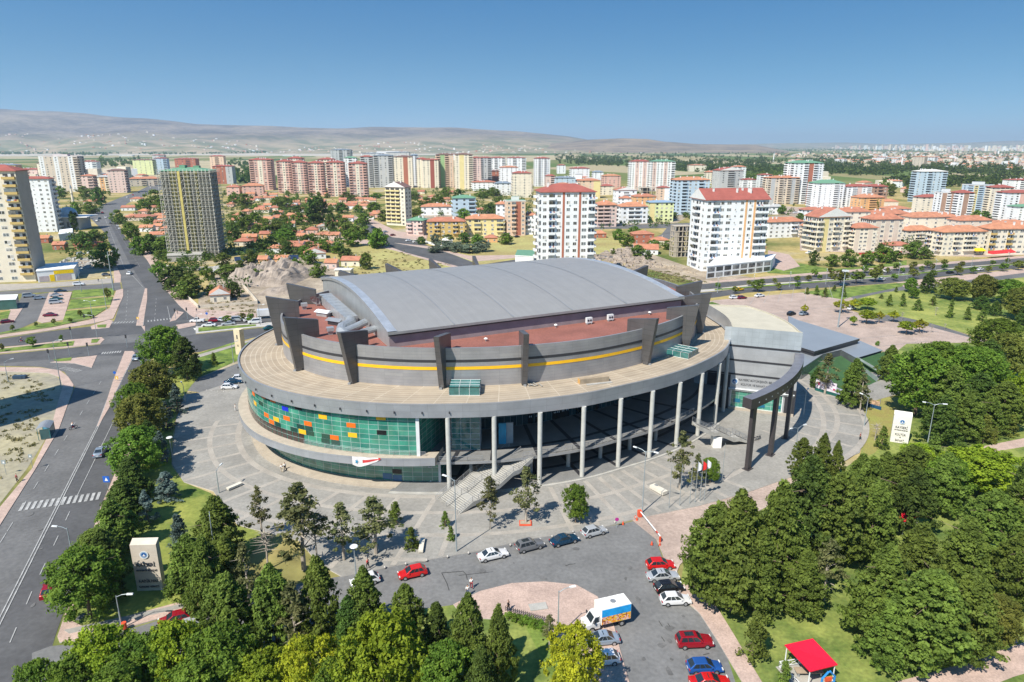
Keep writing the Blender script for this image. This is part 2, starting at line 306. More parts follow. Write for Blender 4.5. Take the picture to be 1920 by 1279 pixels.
ZP=.13+hz[0]
def ringband(name,rf,width,t0,t1,z,mat,n=None,**k):
    n=n or max(2,int((t1-t0)/2)); m=MB()
    for i in range(n):
        a=t0+(t1-t0)*i/n; b=t0+(t1-t0)*(i+1)/n
        if name=='plaza_band' and not inpoly(pa(a,rf(a)+1),PLW): continue
        m.face([pa(a,rf(a)+0,z),pa(a,rf(a)+width,z),pa(b,rf(b)+width,z),pa(b,rf(b),z)],mat)
    return m.build(name,**k)
zb=ZP+.004
for k,(off,w,t0,t1) in enumerate([(7.2,1.0,196,314),(14.2,1.0,200,318),(21,1.0,228,312),(1.6,1.2,196,262)]):
    ringband('plaza_band',lambda t,o=off:ro(t)+o-w/2,w,t0,t1,zb+.0012*k,plazl,kind='structure')
m=MB()
for t in [199,204,209,214,219,224,229,235,241,246.5,252,258.5,263.5]+[281,285,289,292.5,295.5,299,303,307.5,312]:
    d=Vector((math.cos(R(t)),math.sin(R(t)))); nrm=Vector((-d.y,d.x))*.42
    r0,r1=ro(t)+1.2,ro(t)+(19 if t<225 else 24)
    while r1>r0+1 and not inpoly(Vector(C0)+d*r1,PLW): r1-=.5
    q=[Vector(C0)+d*r0+nrm,Vector(C0)+d*r1+nrm,Vector(C0)+d*r1-nrm,Vector(C0)+d*r0-nrm]
    m.face([(p.x,p.y,zb+.006) for p in q][::-1],plazl)
m.build('plaza_band',kind='structure')
m=MB()
for (cx,cy,r,w,a0,a1) in [(14.9,165.7,59.3,1.1,-38,2),(35.2,160.6,41.5,1.1,-50,18),(35.2,160.6,47.2,1.3,-60,20)]:
    A=arc(cx,cy,r,a0,a1,24);B=arc(cx,cy,r+w,a0,a1,24); z=zb+.008+len(m.f)*.00006
    for i in range(24): m.face([(*A[i],z),(*B[i],z),(*B[i+1],z),(*A[i+1],z)],plazl)
for a in range(-50,18,8):
    A=arc(35.2,160.6,30,a,a+1.1,1);B=arc(35.2,160.6,47,a-.2,a+.9,1); z=zb+.012
    m.face([(*A[0],z),(*B[0],z),(*B[1],z),(*A[1],z)],plazl)
m.build('plaza_band',kind='structure')
# painted markings
mk=MB(); zc=[.19]
def line(p,q,w=.14,dash=None):
    a,b=at(*p),at(*q); a.z=b.z=0; d=(b-a); L=d.length; d/=L; n=Vector((-d.y,d.x,0))*w/2; z=zc[0]; zc[0]+=.00002
    s=0
    while s<L:
        e=min(L,s+(dash[0] if dash else L)); A=a+d*s; B=a+d*e
        mk.face([(A-n)+Vector((0,0,z)),(B-n)+Vector((0,0,z)),(B+n)+Vector((0,0,z)),(A+n)+Vector((0,0,z))],roadw); s+=(dash[0]+dash[1]) if dash else L+1
zc[0]=.103
line((235,662),(181,802),.14); line((252,666),(184,802),.16); line((181,802),(-3,1164),.16); line((184,802),(2,1168),.16); line((-3,1164),(-100,1355),.16); line((2,1168),(-92,1357),.16)
line((190,715),(12,1000),.13,(3,4.5)); line((12,1000),(-80,1150),.13,(3,4.5))
line((262,690),(150,920),.12); line((150,920),(60,1110),.13,(3,5)); line((60,1110),(0,1250),.13,(3,5))
line((240,545),(236,600),.12,(3,4)); line((293,560),(290,602),.12,(3,4)); line((276,541),(269,610),.15); line((314,575),(320,603),.14)
line((232,500),(268,538),.14); line((205,430),(232,500),.14); line((215,425),(262,500),.12,(3,4)); line((195,405),(205,430),.14); line((262,352),(212,392),.12,(3,5))
line((100,690),(140,682),.12); line((0,657.5),(140,644),.001)
for k in range(14): # zebra crossings
    for (A,B,w,L) in [((36,952),(190,930),.5,3.0),((190,663),(228,660),.4,2.2),((275,603),(322,598),.4,2.4),((208,606),(252,604),.4,2.2),((116,690),(150,697),.4,2.0)]:
        n=14 if L>2.9 else 8
        if k>=n: continue
        a,b=at(*A),at(*B); p=a+(b-a)*(k+.5)/n; ax=at(103,1195)-at(190,947); ax.normalize(); ax=-ax
        side=(b-a).normalized(); ax=Vector((-side.y,side.x,0)) if L<2.9 else ax
        h=w/2*1.0; z=Vector((0,0,.108+.0001*k))
        mk.face([p-ax*L/2-side*h+z,p-ax*L/2+side*h+z,p+ax*L/2+side*h+z,p+ax*L/2-side*h+z],roadw)
mk.build('road_markings',kind='structure')
mk=MB(); zc[0]=.103
for i in range(9): line((1400+i*22,549.5-i*1.9),(1380+i*26,572-i*1.5),.12) if i else None
for i in range(14): line((1395+i*13,592-i*1.0+2),(1404+i*13,596-i*1.0+2),.12)
line((1360,600),(1560,575),.15); line((1560,640),(1760,622),.15); line((1600,655),(1740,640),.15)
line((1245,1035),(1275,1100),.12); 
mk.build('parking_markings',kind='structure')
# asphalt repairs and stains of their own shape
rnd=random.Random(5); pm=MB(); patch=M('asphalt_patch',(.118,.117,.115),.9,var=.2,scale=.5,fine=.3); cr=M('asphalt_crack',(.05,.05,.05),.95)
def streak(px,w):
    z=.098+rnd.random()*.003
    for a,b in zip(px,px[1:]):
        A,B=at(*a),at(*b); d=(B-A).normalized(); n=Vector((-d.y,d.x,0))*w/2; v=Vector((0,0,z)); pm.face([A-n+v,B-n+v,B+n+v,A+n+v],cr)
for px in ([(828,1075),(832,1083),(838,1095),(842,1108)],[(828,1075),(845,1074),(868,1072),(874,1078),(876,1088)],[(1235,1165),(1242,1176)],[(1240,1195),(1246,1204)],[(1252,1170),(1256,1176)],[(1330,1226),(1318,1229)],[(1060,1062),(1068,1059),(1079,1058)]): streak(px,.10)
for (u,v) in [(960,1106),(1020,1084),(1240,1210),(1262,1120),(1080,1030),(330,640),(250,630),(905,1072),(1255,1178)]:
    p=at(u,v); pm.prism([(p.x+rnd.uniform(.3,.7)*math.cos(a*PI/4),p.y+rnd.uniform(.3,.7)*math.sin(a*PI/4)) for a in range(8)],None,.0972,patch)
for a,b in [((140,690),(208,680)),((860,1080),(925,1073))]: streak([a,b],.07)
for k in range(34):
    u,v=rnd.choice([(rnd.uniform(20,170),rnd.uniform(960,1200)),(rnd.uniform(150,240),rnd.uniform(700,860)),(rnd.uniform(860,1200),rnd.uniform(1020,1090)),(rnd.uniform(1190,1290),rnd.uniform(1120,1270)),(rnd.uniform(60,330),rnd.uniform(632,665))]); p=at(u,v)
    if (v>950 and u<170 and u<(1250-v)*.05) : continue
    r=rnd.uniform(.12,.5); pm.prism([(p.x+r*rnd.uniform(.6,1.3)*math.cos(a*PI/4),p.y+r*rnd.uniform(.8,2.2)*math.sin(a*PI/4)) for a in range(8)],None,.0965+.00001*k,patch)
pm.build('asphalt_repairs',kind='structure')
# ---------------- the arena ----------------
def grid_mat(name,c1,c2,line,w,h,ms,rough=.4,metal=0.,off=0.,spec=.5,bias=0.,mott=.28):
    m=bpy.data.materials.new(name); m.use_nodes=True; n=m.node_tree.nodes; L=m.node_tree.links; b=n['Principled BSDF']
    b.inputs['Roughness'].default_value=rough; b.inputs['Metallic'].default_value=metal; b.inputs['Specular IOR Level'].default_value=spec
    u=n.new('ShaderNodeUVMap'); t=n.new('ShaderNodeTexBrick'); t.offset=off; t.squash=1
    t.inputs['Scale'].default_value=1; t.inputs['Brick Width'].default_value=w; t.inputs['Row Height'].default_value=h; t.inputs['Mortar Size'].default_value=ms; t.inputs['Mortar Smooth'].default_value=.0; t.inputs['Bias'].default_value=bias
    t.inputs['Color1'].default_value=c1+(1,); t.inputs['Color2'].default_value=c2+(1,); t.inputs['Mortar'].default_value=line+(1,)
    L.new(u.outputs[0],t.inputs['Vector'])
    g=n.new('ShaderNodeNewGeometry'); no=n.new('ShaderNodeTexNoise'); no.inputs['Scale'].default_value=.35; no.inputs['Detail'].default_value=6; L.new(g.outputs['Position'],no.inputs['Vector'])
    mx=n.new('ShaderNodeMixRGB'); mx.blend_type='OVERLAY'; mx.inputs[0].default_value=mott; L.new(t.outputs['Color'],mx.inputs[1]); L.new(no.outputs['Fac'],mx.inputs[2]); L.new(mx.outputs[0],b.inputs['Base Color'])
    return m
roofp=grid_mat('terrace_boards',(.345,.285,.21),(.295,.24,.175),(.43,.37,.285),5.2,1.05,.08,.8)
fasc=grid_mat('fascia_panels',(.37,.385,.41),(.34,.355,.38),(.24,.25,.27),3.0,1.2,.02,.35,.35)
drum=grid_mat('drum_cladding',(.315,.31,.315),(.285,.28,.29),(.22,.22,.225),3.6,.62,.018,.4,.35)
seam=grid_mat('standing_seam_roof',(.31,.302,.287),(.293,.285,.27),(.26,.254,.242),.55,61,.02,.42,.2,mott=.1)
glz=grid_mat('green_curtain_wall',(.06,.27,.19),(.028,.155,.12),(.34,.42,.40),1.8,.94,.032,.06,0.,spec=1.0,mott=.75)
glb=grid_mat('dark_curtain_wall',(.018,.04,.042),(.03,.075,.075),(.16,.2,.2),1.3,2.2,.06,.08,0.,spec=.8)
facm=grid_mat('facade_panels',(.42,.43,.445),(.39,.40,.415),(.33,.34,.35),2.6,1.25,.015,.4,.35)
bright=grid_mat('facade_tiles',(.42,.46,.49),(.38,.42,.45),(.33,.365,.39),1.5,1.2,.03,.3,.3)
fing=grid_mat('fin_cladding',(.105,.10,.10),(.092,.088,.088),(.045,.045,.045),3.4,1.1,.02,.38,.3)
redr=M('red_roof_membrane',(.235,.092,.07),.85,var=.14,scale=.18,fine=.35)
metal=M('grey_metal',(.36,.37,.38),.4,.5,var=.08)
galv=M('galvanised_duct',(.42,.44,.45),.4,.5,var=.12,scale=.8)
colm=M('column_concrete',(.43,.43,.40),.7,var=.08,scale=1)
yel=M('yellow_band',(.78,.42,.01),.5,var=.06)
blk=M('black_band',(.035,.035,.04),.4,var=.1)
whitef=M('white_frame',(.62,.64,.64),.4,var=.04)
floorg=M('porch_floor',(.19,.19,.185),.6,var=.12,scale=.4,fine=.25)
arena=empty('arena',(C0[0],C0[1],0),0,'huge oval arena with grey arched roof, red inner roof, beige terrace ring and green glass','arena')
def P(mb,name,mat=None,smooth=False,parent=arena,label=None):
    """link as part: world coordinates kept by shifting to the parent's origin"""
    o=mb.build(name,None,smooth,label); o.parent=parent
    o.matrix_parent_inverse=Matrix.Translation(parent.location).inverted() if parent.rotation_euler.z==0 else (Matrix.Translation(parent.location)@Matrix.Rotation(parent.rotation_euler.z,4,'Z')).inverted()
    return o
def sub(mb,name,parent,label=None):
    o=mb.build(name,None,False,label); o.parent=parent; o.matrix_parent_inverse=parent.matrix_parent_inverse.copy() if False else Matrix.Translation(arena.location).inverted() if False else Matrix.Identity(4)
    return o
def shell(m,f0,z0,f1,z1,t0,t1,mat,n=None,flip=False):
    """surface between radius f0 at z0 and f1 at z1, with UV in metres"""
    if m.uv is None: m.uv=[(0,0)]*len(m.v)
    n=n or max(2,int(abs(t1-t0)/2)); s=0; k=len(m.v); prev=None; mi=m.m(mat)
    for i in range(n+1):
        t=t0+(t1-t0)*i/n; a=pa(t,f0(t),z0); b=pa(t,f1(t),z1); mid=(a+b)/2
        if prev is not None: s+=(mid-prev).length
        prev=mid; m.v+= [tuple(a),tuple(b)]; h=(b-a).length; m.uv+=[(s,0),(s,h)]
        if i:
            q=k+2*(i-1); f=(q,q+2,q+3,q+1); m.f.append(f[::-1] if flip else f); m.mi.append(mi)
    return m
cst=lambda f,d: (lambda t:f(t)+d)
ZR=16.8; ZD=24.2
m=MB()
shell(m,cst(ro,-.35),ZR,cst(rw,-.2),ZR,0,360,roofp,180,flip=True)
P(m,'terrace_roof')
m=MB(); shell(m,cst(ro,-.25),14.4,ro,17.05,0,360,fasc,180); shell(m,ro,17.05,cst(ro,-.35),17.05,0,360,metal,180); shell(m,cst(ro,-.35),17.05,cst(ro,-.36),ZR-.02,0,360,blk,180)
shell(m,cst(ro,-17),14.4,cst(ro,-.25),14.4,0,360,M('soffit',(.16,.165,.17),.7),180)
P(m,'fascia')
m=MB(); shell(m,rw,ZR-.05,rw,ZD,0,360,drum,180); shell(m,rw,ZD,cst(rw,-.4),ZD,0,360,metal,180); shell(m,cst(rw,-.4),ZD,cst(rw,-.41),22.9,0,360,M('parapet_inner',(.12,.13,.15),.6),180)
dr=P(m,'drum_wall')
m=MB(); shell(m,cst(rw,.06),20.0,cst(rw,.06),20.62,0,360,yel,180); P(m,'yellow_band')
m=MB(); shell(m,cst(rw,.06),21.45,cst(rw,.06),21.95,0,360,blk,180); P(m,'black_band')
m=MB(); m.face([pa(t,rw(t)-.38,23) for t in range(0,360,4)],redr); P(m,'inner_roof')
# arched hall
HCx,HCy=-5.38,166.86; A1=R(26.5); e1=Vector((math.cos(A1),math.sin(A1),0)); e2=Vector((-math.sin(A1),math.cos(A1),0))
def hp(a,b,z): return Vector((HCx,HCy,0))+e1*a+e2*b+Vector((0,0,z))
zar=lambda b:25.95+3.2*(1-(b/30.2)**2)
m=MB(); m.uv=[]; n=32
for i in range(n+1):
    b=-30.9+61.8*i/n; bb=max(-30.2,min(30.2,b))
    for a in (-35.35,35.35): m.v.append(tuple(hp(a,b,zar(bb)+.35-(.1 if abs(b)>30.2 else 0)))); m.uv.append((a+40,i*2.))
    if i: k=2*(i-1); m.f.append((k,k+1,k+3,k+2)); m.mi.append(m.m(seam))
k=len(m.v); mm=m.m(metal)
for i in range(n+1):
    b=-30.9+61.8*i/n; bb=max(-30.2,min(30.2,b))
    for a in (-35.35,35.35): m.v.append(tuple(hp(a,b,zar(bb)-.25))); m.uv.append((0,0))
    if i:
        q=2*(i-1)
        m.f+= [(q+2,q+0,k+q+0,k+q+2),(q+1,q+3,k+q+3,k+q+1),(k+q+1,k+q+3,k+q+2,k+q)]; m.mi+=[mm,mm,mm]
m.f+=[(1,0,k,k+1),(2*n,2*n+1,k+2*n+1,k+2*n)]; m.mi+=[mm,mm]
rf=P(m,'arched_roof')
m=MB(); trim=M('roof_trim',(.37,.40,.44),.4,.3)
for a0,a1 in ((-35.4,-33.6),(33.6,35.4)):
    for i in range(n):
        b0=-30.85+61.7*i/n;b1=-30.85+61.7*(i+1)/n; z=lambda b:zar(max(-30.2,min(30.2,b)))+.43
        m.face([hp(a0,b0,z(b0)),hp(a1,b0,z(b0)),hp(a1,b1,z(b1)),hp(a0,b1,z(b1))],trim)
        m.face([hp(a0,b0,z(b0)),hp(a0,b1,z(b1)),hp(a0,b1,z(b1)-.08),hp(a0,b0,z(b0)-.08)],trim)
    P(m,'roof_edge_flashing'); m=MB()
m=MB(); 
for a0,a1 in ((-22.1,-21.9),(-9.1,-8.9),(4.9,5.1),(18.9,19.1)):
    for i in range(n):
        b0=-30.8+61.6*i/n;b1=-30.8+61.6*(i+1)/n; z=lambda b:zar(max(-30.2,min(30.2,b)))+.41
        m.face([hp(a0,b0,z(b0)),hp(a1,b0,z(b0)),hp(a1,b1,z(b1)),hp(a0,b1,z(b1))],metal)
    P(m,'roof_seam_cap'); m=MB()
purple=M('purple_grey_wall',(.25,.205,.215),.7,var=.1,scale=.4); hgr=grid_mat('hall_cladding',(.33,.345,.355),(.31,.325,.335),(.26,.27,.28),1.1,5,.02,.4,.35)
m=MB(); m.face([hp(-35,-30.2,22.9),hp(35,-30.2,22.9),hp(35,-30.2,25.85),hp(-35,-30.2,25.85)],purple); m.face([hp(35,30.2,22.9),hp(-35,30.2,22.9),hp(-35,30.2,25.85),hp(35,30.2,25.85)],purple)
P(m,'hall_side_wall')
for sgn in(-1,1):
    m=MB(); m.uv=[]
    for i in range(n):
        b0=-30.2+60.4*i/n;b1=-30.2+60.4*(i+1)/n
        q=[hp(sgn*35,b0,22.9),hp(sgn*35,b1,22.9),hp(sgn*35,b1,zar(b1)),hp(sgn*35,b0,zar(b0))]; uv=[(b0+40,0),(b1+40,0),(b1+40,3),(b0+40,3)]
        if sgn<0: q=q[::-1]; uv=uv[::-1]
        m.face(q,hgr); m.uv+=uv
    P(m,'gable_wall')
m=MB()
for sgn in(-1,1):
    m.face([hp(-35.2,sgn*30.4,25.3),hp(35.2,sgn*30.4,25.3),hp(35.2,sgn*30.4,25.85),hp(-35.2,sgn*30.4,25.85)][::-sgn],blk)
P(m,'eaves_gutter')
# fins
for t in [180,196,219,235.5,256.5,277,317,338,355,11,38.6,60,101.7,120,138.6,157.4]:
    r=rw(t); front=220<t<330; m=MB(); m.uv=[]
    prof=[(r+.45,ZR-.02),(r+1.5,ZR-.02),(r+3.0,28.1 if 90<t<300 else 26.8),(r-3.8,26.6 if 90<t<300 else 25.6),(r-3.8,22.95),(r-.3,22.95),(r-.3,20)]
    if 230<t<300: prof=[(r+.3,ZR-.02),(r+1.3,ZR-.02),(r+3.4,27.3),(r-3.3,26.3),(r-3.3,22.95),(r-.3,22.95),(r-.3,20)]
    w=.5; k=0; d=Vector((math.cos(R(t)),math.sin(R(t)),0)); nn=Vector((-d.y,d.x,0)); N=len(prof)
    V=[[Vector((C0[0],C0[1],0))+d*p[0]+nn*s*w+Vector((0,0,p[1])) for p in prof] for s in(-1,1)]
    m.face(V[0][::-1],fing); m.uv+=[(p[0],p[1]) for p in prof][::-1]; m.face(V[1],fing); m.uv+=[(p[0],p[1]) for p in prof]
    for i in range(N):
        j=(i+1)%N; m.face([V[0][i],V[0][j],V[1][j],V[1][i]],fing); m.uv+=[(0,prof[i][1]),(0,prof[j][1]),(1,prof[j][1]),(1,prof[i][1])]
    P(m,'fin')
    m=MB(); a=pa(t,r+1.7,ZR); m.box(-.25,.25,-.25,.25,0,.3,metal,Matrix.Translation(a)); P(m,'fin_foot_plate')
# left glazed drum
m=MB(); gr=cst(ro,-1.2); shell(m,gr,6.86,gr,14.4,184,254.5,glz,72); 
i0=len(m.v); a=pa(254.5,gr(254.5)); b=pa(256,ro(256)-16)
m.uv+= [(0,0),((b-a).length,0),((b-a).length,8.8),(0,8.8)]; m.face([(a.x,a.y,5.6),(b.x,b.y,5.6),(b.x,b.y,14.4),(a.x,a.y,14.4)],glz)
gw=P(m,'glass_wall')
m=MB(); a=pa(254.6,gr(254.6)+.05,5.6); m.box(-.3,.3,-.3,.3,0,8.8,whitef,Matrix.Translation(a)); P(m,'corner_mullion')
glp=lambda u,v,src=None: None
def onglass(u,v,f=gr,lo=190,hi=254.4):
    best=min((abs(proj(pa(lo+(hi-lo)*k/400,f(lo+(hi-lo)*k/400),10))[0]-u),lo+(hi-lo)*k/400) for k in range(401))[1]
    return best,hat(pa(best,f(best)),v)
def panel(u,v,mat,wd=1.7,h=.88,f=gr,name='coloured_panel',pop=.05,**k):
    t,z=onglass(u,v,f,**k); r=f(t); dt=math.degrees(wd/2/r); z0=6.86+round((z-6.86)/.94-.5)*.94+.03 if f is gr else z-h/2
    m=MB(); m.face([pa(t-dt,f(t-dt)+pop,z0),pa(t+dt,f(t+dt)+pop,z0),pa(t+dt,f(t+dt)+pop,z0+h),pa(t-dt,f(t-dt)+pop,z0+h)],mat)
    P(m,name)
ora=M('orange_panel',(.72,.14,.015),.3,var=.05); yep=M('yellow_panel',(.75,.42,.02),.3,var=.05); blp=M('blue_panel',(.015,.03,.5),.25,var=.05); bkp=M('black_panel',(.012,.014,.016),.2); dkp=M('dark_green_panel',(.02,.06,.05),.1,spec=.8); brn=M('smoked_glass',(.045,.032,.03),.12,spec=.7)
z5=lambda l:[(440+a/5.33,640+b/5.33) for a,b in l]
for u,v in z5([(205,540),(305,530),(400,580),(320,715),(368,785),(528,775),(740,840),(995,950),(1172,830)]): panel(u,v,ora)
for u,v in z5([(212,630),(415,770),(897,740),(675,915),(1180,930)])+[(716,784)]: panel(u,v,yep)
for u,v in z5([(520,675)]): panel(u,v,blp)
for u,v in z5([(655,672)])+[(717,812)]: panel(u,v,bkp)
for u,v in z5([(590,880),(660,865),(745,890),(750,925),(910,950),(905,985),(1000,995),(430,815),(345,560),(270,600)]): panel(u,v,dkp)
m=MB()
for t0 in seg(200,232,22)[:-1]:
    f=cst(ro,-1.14); d=1.3
    for zz in (6.95,7.89): m.face([pa(t0,f(t0),zz),pa(t0+d,f(t0+d),zz),pa(t0+d,f(t0+d),zz+.84),pa(t0,f(t0),zz+.84)],brn)
P(m,'smoked_glass_band')
# ledge in front of the glass
led=M('ledge_stone',(.38,.33,.265),.8,var=.1,scale=.8,fine=.2)
m=MB(); le=lambda t:ro(t)+.9-max(0,(t-238)/20)*1.0
shell(m,cst(le,-2.6),6.9,le,6.9,190,258,led,70,flip=True); shell(m,le,5.35,le,6.9,190,258,fasc,70); shell(m,cst(ro,-5),5.35,le,5.35,190,258,metal,70)
a,b=pa(258,le(258)),pa(258,ro(258)-5); m.face([(a.x,a.y,5.35),(b.x,b.y,5.35),(b.x,b.y,6.9),(a.x,a.y,6.9)][::-1],led); m.uv+=[(0,0)]*4
P(m,'ledge')
def railing(name,pts,h=1.0,step=2.2,mat=metal,r=.035,mid=2,parent=arena):
    m=MB(); 
    for a,b in zip(pts,pts[1:]):
        a,b=Vector(a),Vector(b)
        for q in range(mid+1): m.tube([a+Vector((0,0,h*(1-q*.33))),b+Vector((0,0,h*(1-q*.33)))],r if q==0 else r*.6,mat,5)
        L=(b-a).length; n=max(1,int(L/step))
        for i in range(n+1): c=a+(b-a)*i/n; m.tube([c,c+Vector((0,0,h))],r,mat,5)
    return P(m,name,parent=parent)
railing('ledge_railing',[pa(t,ro(t)-.9,6.9) for t in range(232,259,3)],.8,1.5)
# lower glass
gl=cst(ro,-3.7); m=MB(); shell(m,gl,.5,gl,5.4,206,257.5,glz,50); a=pa(257.5,gl(257.5)); b=pa(258.6,ro(258.6)-16); m.uv+=[(0,0),(12,0),(12,5),(0,5)]; m.face([(a.x,a.y,.5),(b.x,b.y,.5),(b.x,b.y,5.4),(a.x,a.y,5.4)],glz)
P(m,'lower_glass_wall')
m=MB(); a=pa(257.6,gl(257.6)+.04,.45); m.box(-.22,.22,-.22,.22,0,4.9,whitef,Matrix.Translation(a)); P(m,'corner_mullion')
for u,v,mt,wd,h in [(722,893,M('blue_door_glass',(.02,.12,.26),.15),1.7,1.2),(741,896,MATS['blue_door_glass'],1.7,1.2),(741,884,bkp,1.7,.9)]: panel(u,v,mt,wd,h,f=gl,name='door' if h>1 else 'open_window',lo=225,hi=257)
m=MB(); shell(m,cst(ro,-1.0),ZP-.1,cst(ro,-1.0),.5,190,250,led,50); shell(m,cst(ro,-4),.5,cst(ro,-1.0),.5,190,250,led,50,flip=True); P(m,'base_kerb')
# porch
m=MB(); f1=cst(ro,-1.1); f0=cst(ro,-16.5)
m.uv=[]; shell(m,f0,5.6,f1,5.6,254.5,352,floorg,60,flip=True); shell(m,f1,5.1,f1,5.6,254.5,352,metal,60); shell(m,f0,5.1,f1,5.1,254.5,352,floorg,60)
P(m,'upper_floor')
m=MB(); m.uv=[]; wp=cst(ro,-15.8); shell(m,wp,5.6,wp,14.4,254,352,glb,50); shell(m,wp,.45,wp,5.1,256,352,glb,50); P(m,'entrance_glazing')
m=MB()
for k,w in enumerate((.25,.75,1.25)): m.uv=None; shell(m,cst(ro,-17),.45-.14*k,cst(ro,w),.45-.14*k,249.5,338,floorg if k==0 else concrete,50,flip=True); shell(m,cst(ro,w),max(.0,.45-.14*(k+1)),cst(ro,w),.45-.14*k,249.5,338,concrete,54)
m.uv=None; P(m,'plinth_steps')
dkf=M('dark_granite_strip',(.03,.03,.035),.5); m=MB(); strips=[279,289,299,308.5,318,328,269,261]
for zf,off in ((5.61,0),(.46,0)):
    for i,t in enumerate(strips):
        d=Vector((math.cos(R(t)),math.sin(R(t)))); nrm=Vector((-d.y,d.x))*.4; z=zf+.0006*i
        a=Vector(C0)+d*(ro(t)-16.4);b=Vector(C0)+d*(ro(t)-(1.2 if zf>1 else 0)); m.face([(*(a+nrm),z),(*(a-nrm),z),(*(b-nrm),z),(*(b+nrm),z)],dkf)
    for k,rr_ in enumerate((6.2,)):
        for t0 in range(256,350,2): m.face([pa(t0,ro(t0)-rr_,zf+.008),pa(t0,ro(t0)-rr_+.8,zf+.008),pa(t0+2,ro(t0+2)-rr_+.8,zf+.008),pa(t0+2,ro(t0+2)-rr_,zf+.008)],dkf)
P(m,'floor_strips')
cp=None
for t in (260.5,269.5,279,289,299,308.5,318,327.5,337,346):
    a=pa(t,ro(t)-(.55 if t<275 else .2),0)
    m=MB().tube([(a.x,a.y,.3),(a.x,a.y,14.42)],.43,colm,20); P(m,'column',smooth=False)
for t in (264,273.5,278,288,298,308,318,328):
    a=pa(t,ro(t)-5,0); P(MB().tube([(a.x,a.y,.4),(a.x,a.y,5.12)],.4,colm,16),'column')
railing('balcony_railing',[pa(t,ro(t)-1.2,5.6) for t in [275.5]+list(range(279,329,4))],1.0,1.6)
railing('balcony_railing',[pa(t,ro(t)-1.2,5.6) for t in (258.4,261,264,267)],1.0,1.6)
for t in [281,283.5,290.5,292,294,296,301,303,310]:   # doors with white push plates in the dark glazing
    f=cst(ro,-15.7); m=MB(); dt=.9
    m.face([pa(t-dt,f(t)-.0,5.65),pa(t+dt,f(t),5.65),pa(t+dt,f(t),8.3),pa(t-dt,f(t),8.3)],bkp)
    for s in(-.3,.3): m.face([pa(t+s-.12,f(t)+.06,7.0),pa(t+s+.12,f(t)+.06,7.0),pa(t+s+.12,f(t)+.06,7.35),pa(t+s-.12,f(t)+.06,7.35)],white)
    P(m,'entrance_door')
for t,mt in ((271.2,M('blue_poster',(.02,.28,.45),.4)),(273,M('grey_poster',(.3,.34,.36),.5))):
    m=MB(); f=ro(t)-8; T=Matrix.Translation(pa(t,f,5.6))@Matrix.Rotation(R(t+90),4,'Z'); m.box(-.7,.7,-.15,.15,0,4.2,mt,T); P(m,'display_pillar')
# glazed lift shaft with its rooflight
def glassbox(name,x0,x1,y0,y1,z0,z1,T=None,top=True,cell=1.7):
    fr=MB(); gmt=M('pale_green_glass',(.04,.15,.14),.06,spec=.9,var=.3,scale=.5); pn=MB()
    T=T or Matrix.Identity(4); pn.box(x0+.03,x1-.03,y0+.03,y1-.03,z0,z1-.03,gmt,T)
    def bar(a,b,r=.04): fr.tube([T@Vector(a),T@Vector(b)],r,whitef,4)
    nx=max(1,round((x1-x0)/cell)); ny=max(1,round((y1-y0)/cell)); nz=max(1,round((z1-z0)/1.1))
    for i in range(nx+1):
        x=x0+(x1-x0)*i/nx; bar((x,y0,z0),(x,y0,z1)); bar((x,y0,z1),(x,y1,z1)); bar((x,y1,z0),(x,y1,z1))
    for i in range(ny+1):
        y=y0+(y1-y0)*i/ny; bar((x0,y,z1),(x1,y,z1)); bar((x0,y,z0),(x0,y,z1)); bar((x1,y,z0),(x1,y,z1))
    for i in range(nz+1):
        z=z0+(z1-z0)*i/nz; bar((x0,y0,z),(x1,y0,z)); bar((x0,y0,z),(x0,y1,z)); bar((x1,y0,z),(x1,y1,z))
    o=P(pn,name); q=fr.build('frame'); q.parent=o; q.matrix_parent_inverse=o.matrix_parent_inverse.copy()
    q.matrix_parent_inverse=Matrix.Identity(4); return o
glassbox('lift_shaft',-11.2,-5.9,116.3,121,5.62,14.38)
glassbox('rooflight',-11.3,-5.8,115.2,119.6,16.82,18.3)
T=Matrix.Translation((33,140.4,0))@Matrix.Rotation(R(-38),4,'Z'); glassbox('rooflight',0,5.4,-.4,4.6,16.82,18.1,T)
# stairs
def stairs(name,A,B,wid,z1,flights,steps,th=.35):
    A=Vector(A);B=Vector(B); d=(B-A); L=d.length; d/=L; nn=Vector((-d.y,d.x)); m=MB(); ns=flights*steps; land=1.3; run=(L-land*(flights-1))/ns; rise=z1/ns; s=0; z=z1; pr=[(0,z1)]
    T=Matrix(((d.x,nn.x,0,A.x),(d.y,nn.y,0,A.y),(0,0,1,0),(0,0,0,1)))
    for f in range(flights):
        for k in range(steps):
            z-=rise; m.box(s,s+run+.02,-wid/2,wid/2,max(z-th,.02),z,concrete,T); m.box(s+run-.07,s+run+.0,-wid/2+.03,wid/2-.03,z-.001,z+.006,blk,T); s+=run
        pr.append((s,z))
        if f<flights-1: m.box(s,s+land,-wid/2,wid/2,z-th,z-.004,concrete,T); s+=land; pr.append((s,z))
    for sg in(-1,1):
        for (a,za),(b,zb_) in zip(pr,pr[1:]):
            y0,y1=sorted((sg*wid/2,sg*(wid/2+.22)))
            m.hexa([(a,y0,max(0,za-.75)),(b,y0,max(0,zb_-.75)),(b,y1,max(0,zb_-.75)),(a,y1,max(0,za-.75)),(a,y0,za+.12),(b,y0,zb_+.12),(b,y1,zb_+.12),(a,y1,za+.12)],concrete,T)
    P(m,name)
    for sg in(-1,0,1): railing('stair_railing',[T@Vector((a,sg*(wid/2+.1),z+.1)) for a,z in pr],.95,1.4)
stairs('staircase',(1.6,115.6),(-11.3,105.0),6.4,5.6,4,9)
stairs('staircase',(37.3,128.6),(50.0,132.4),2.4,5.6,3,10)
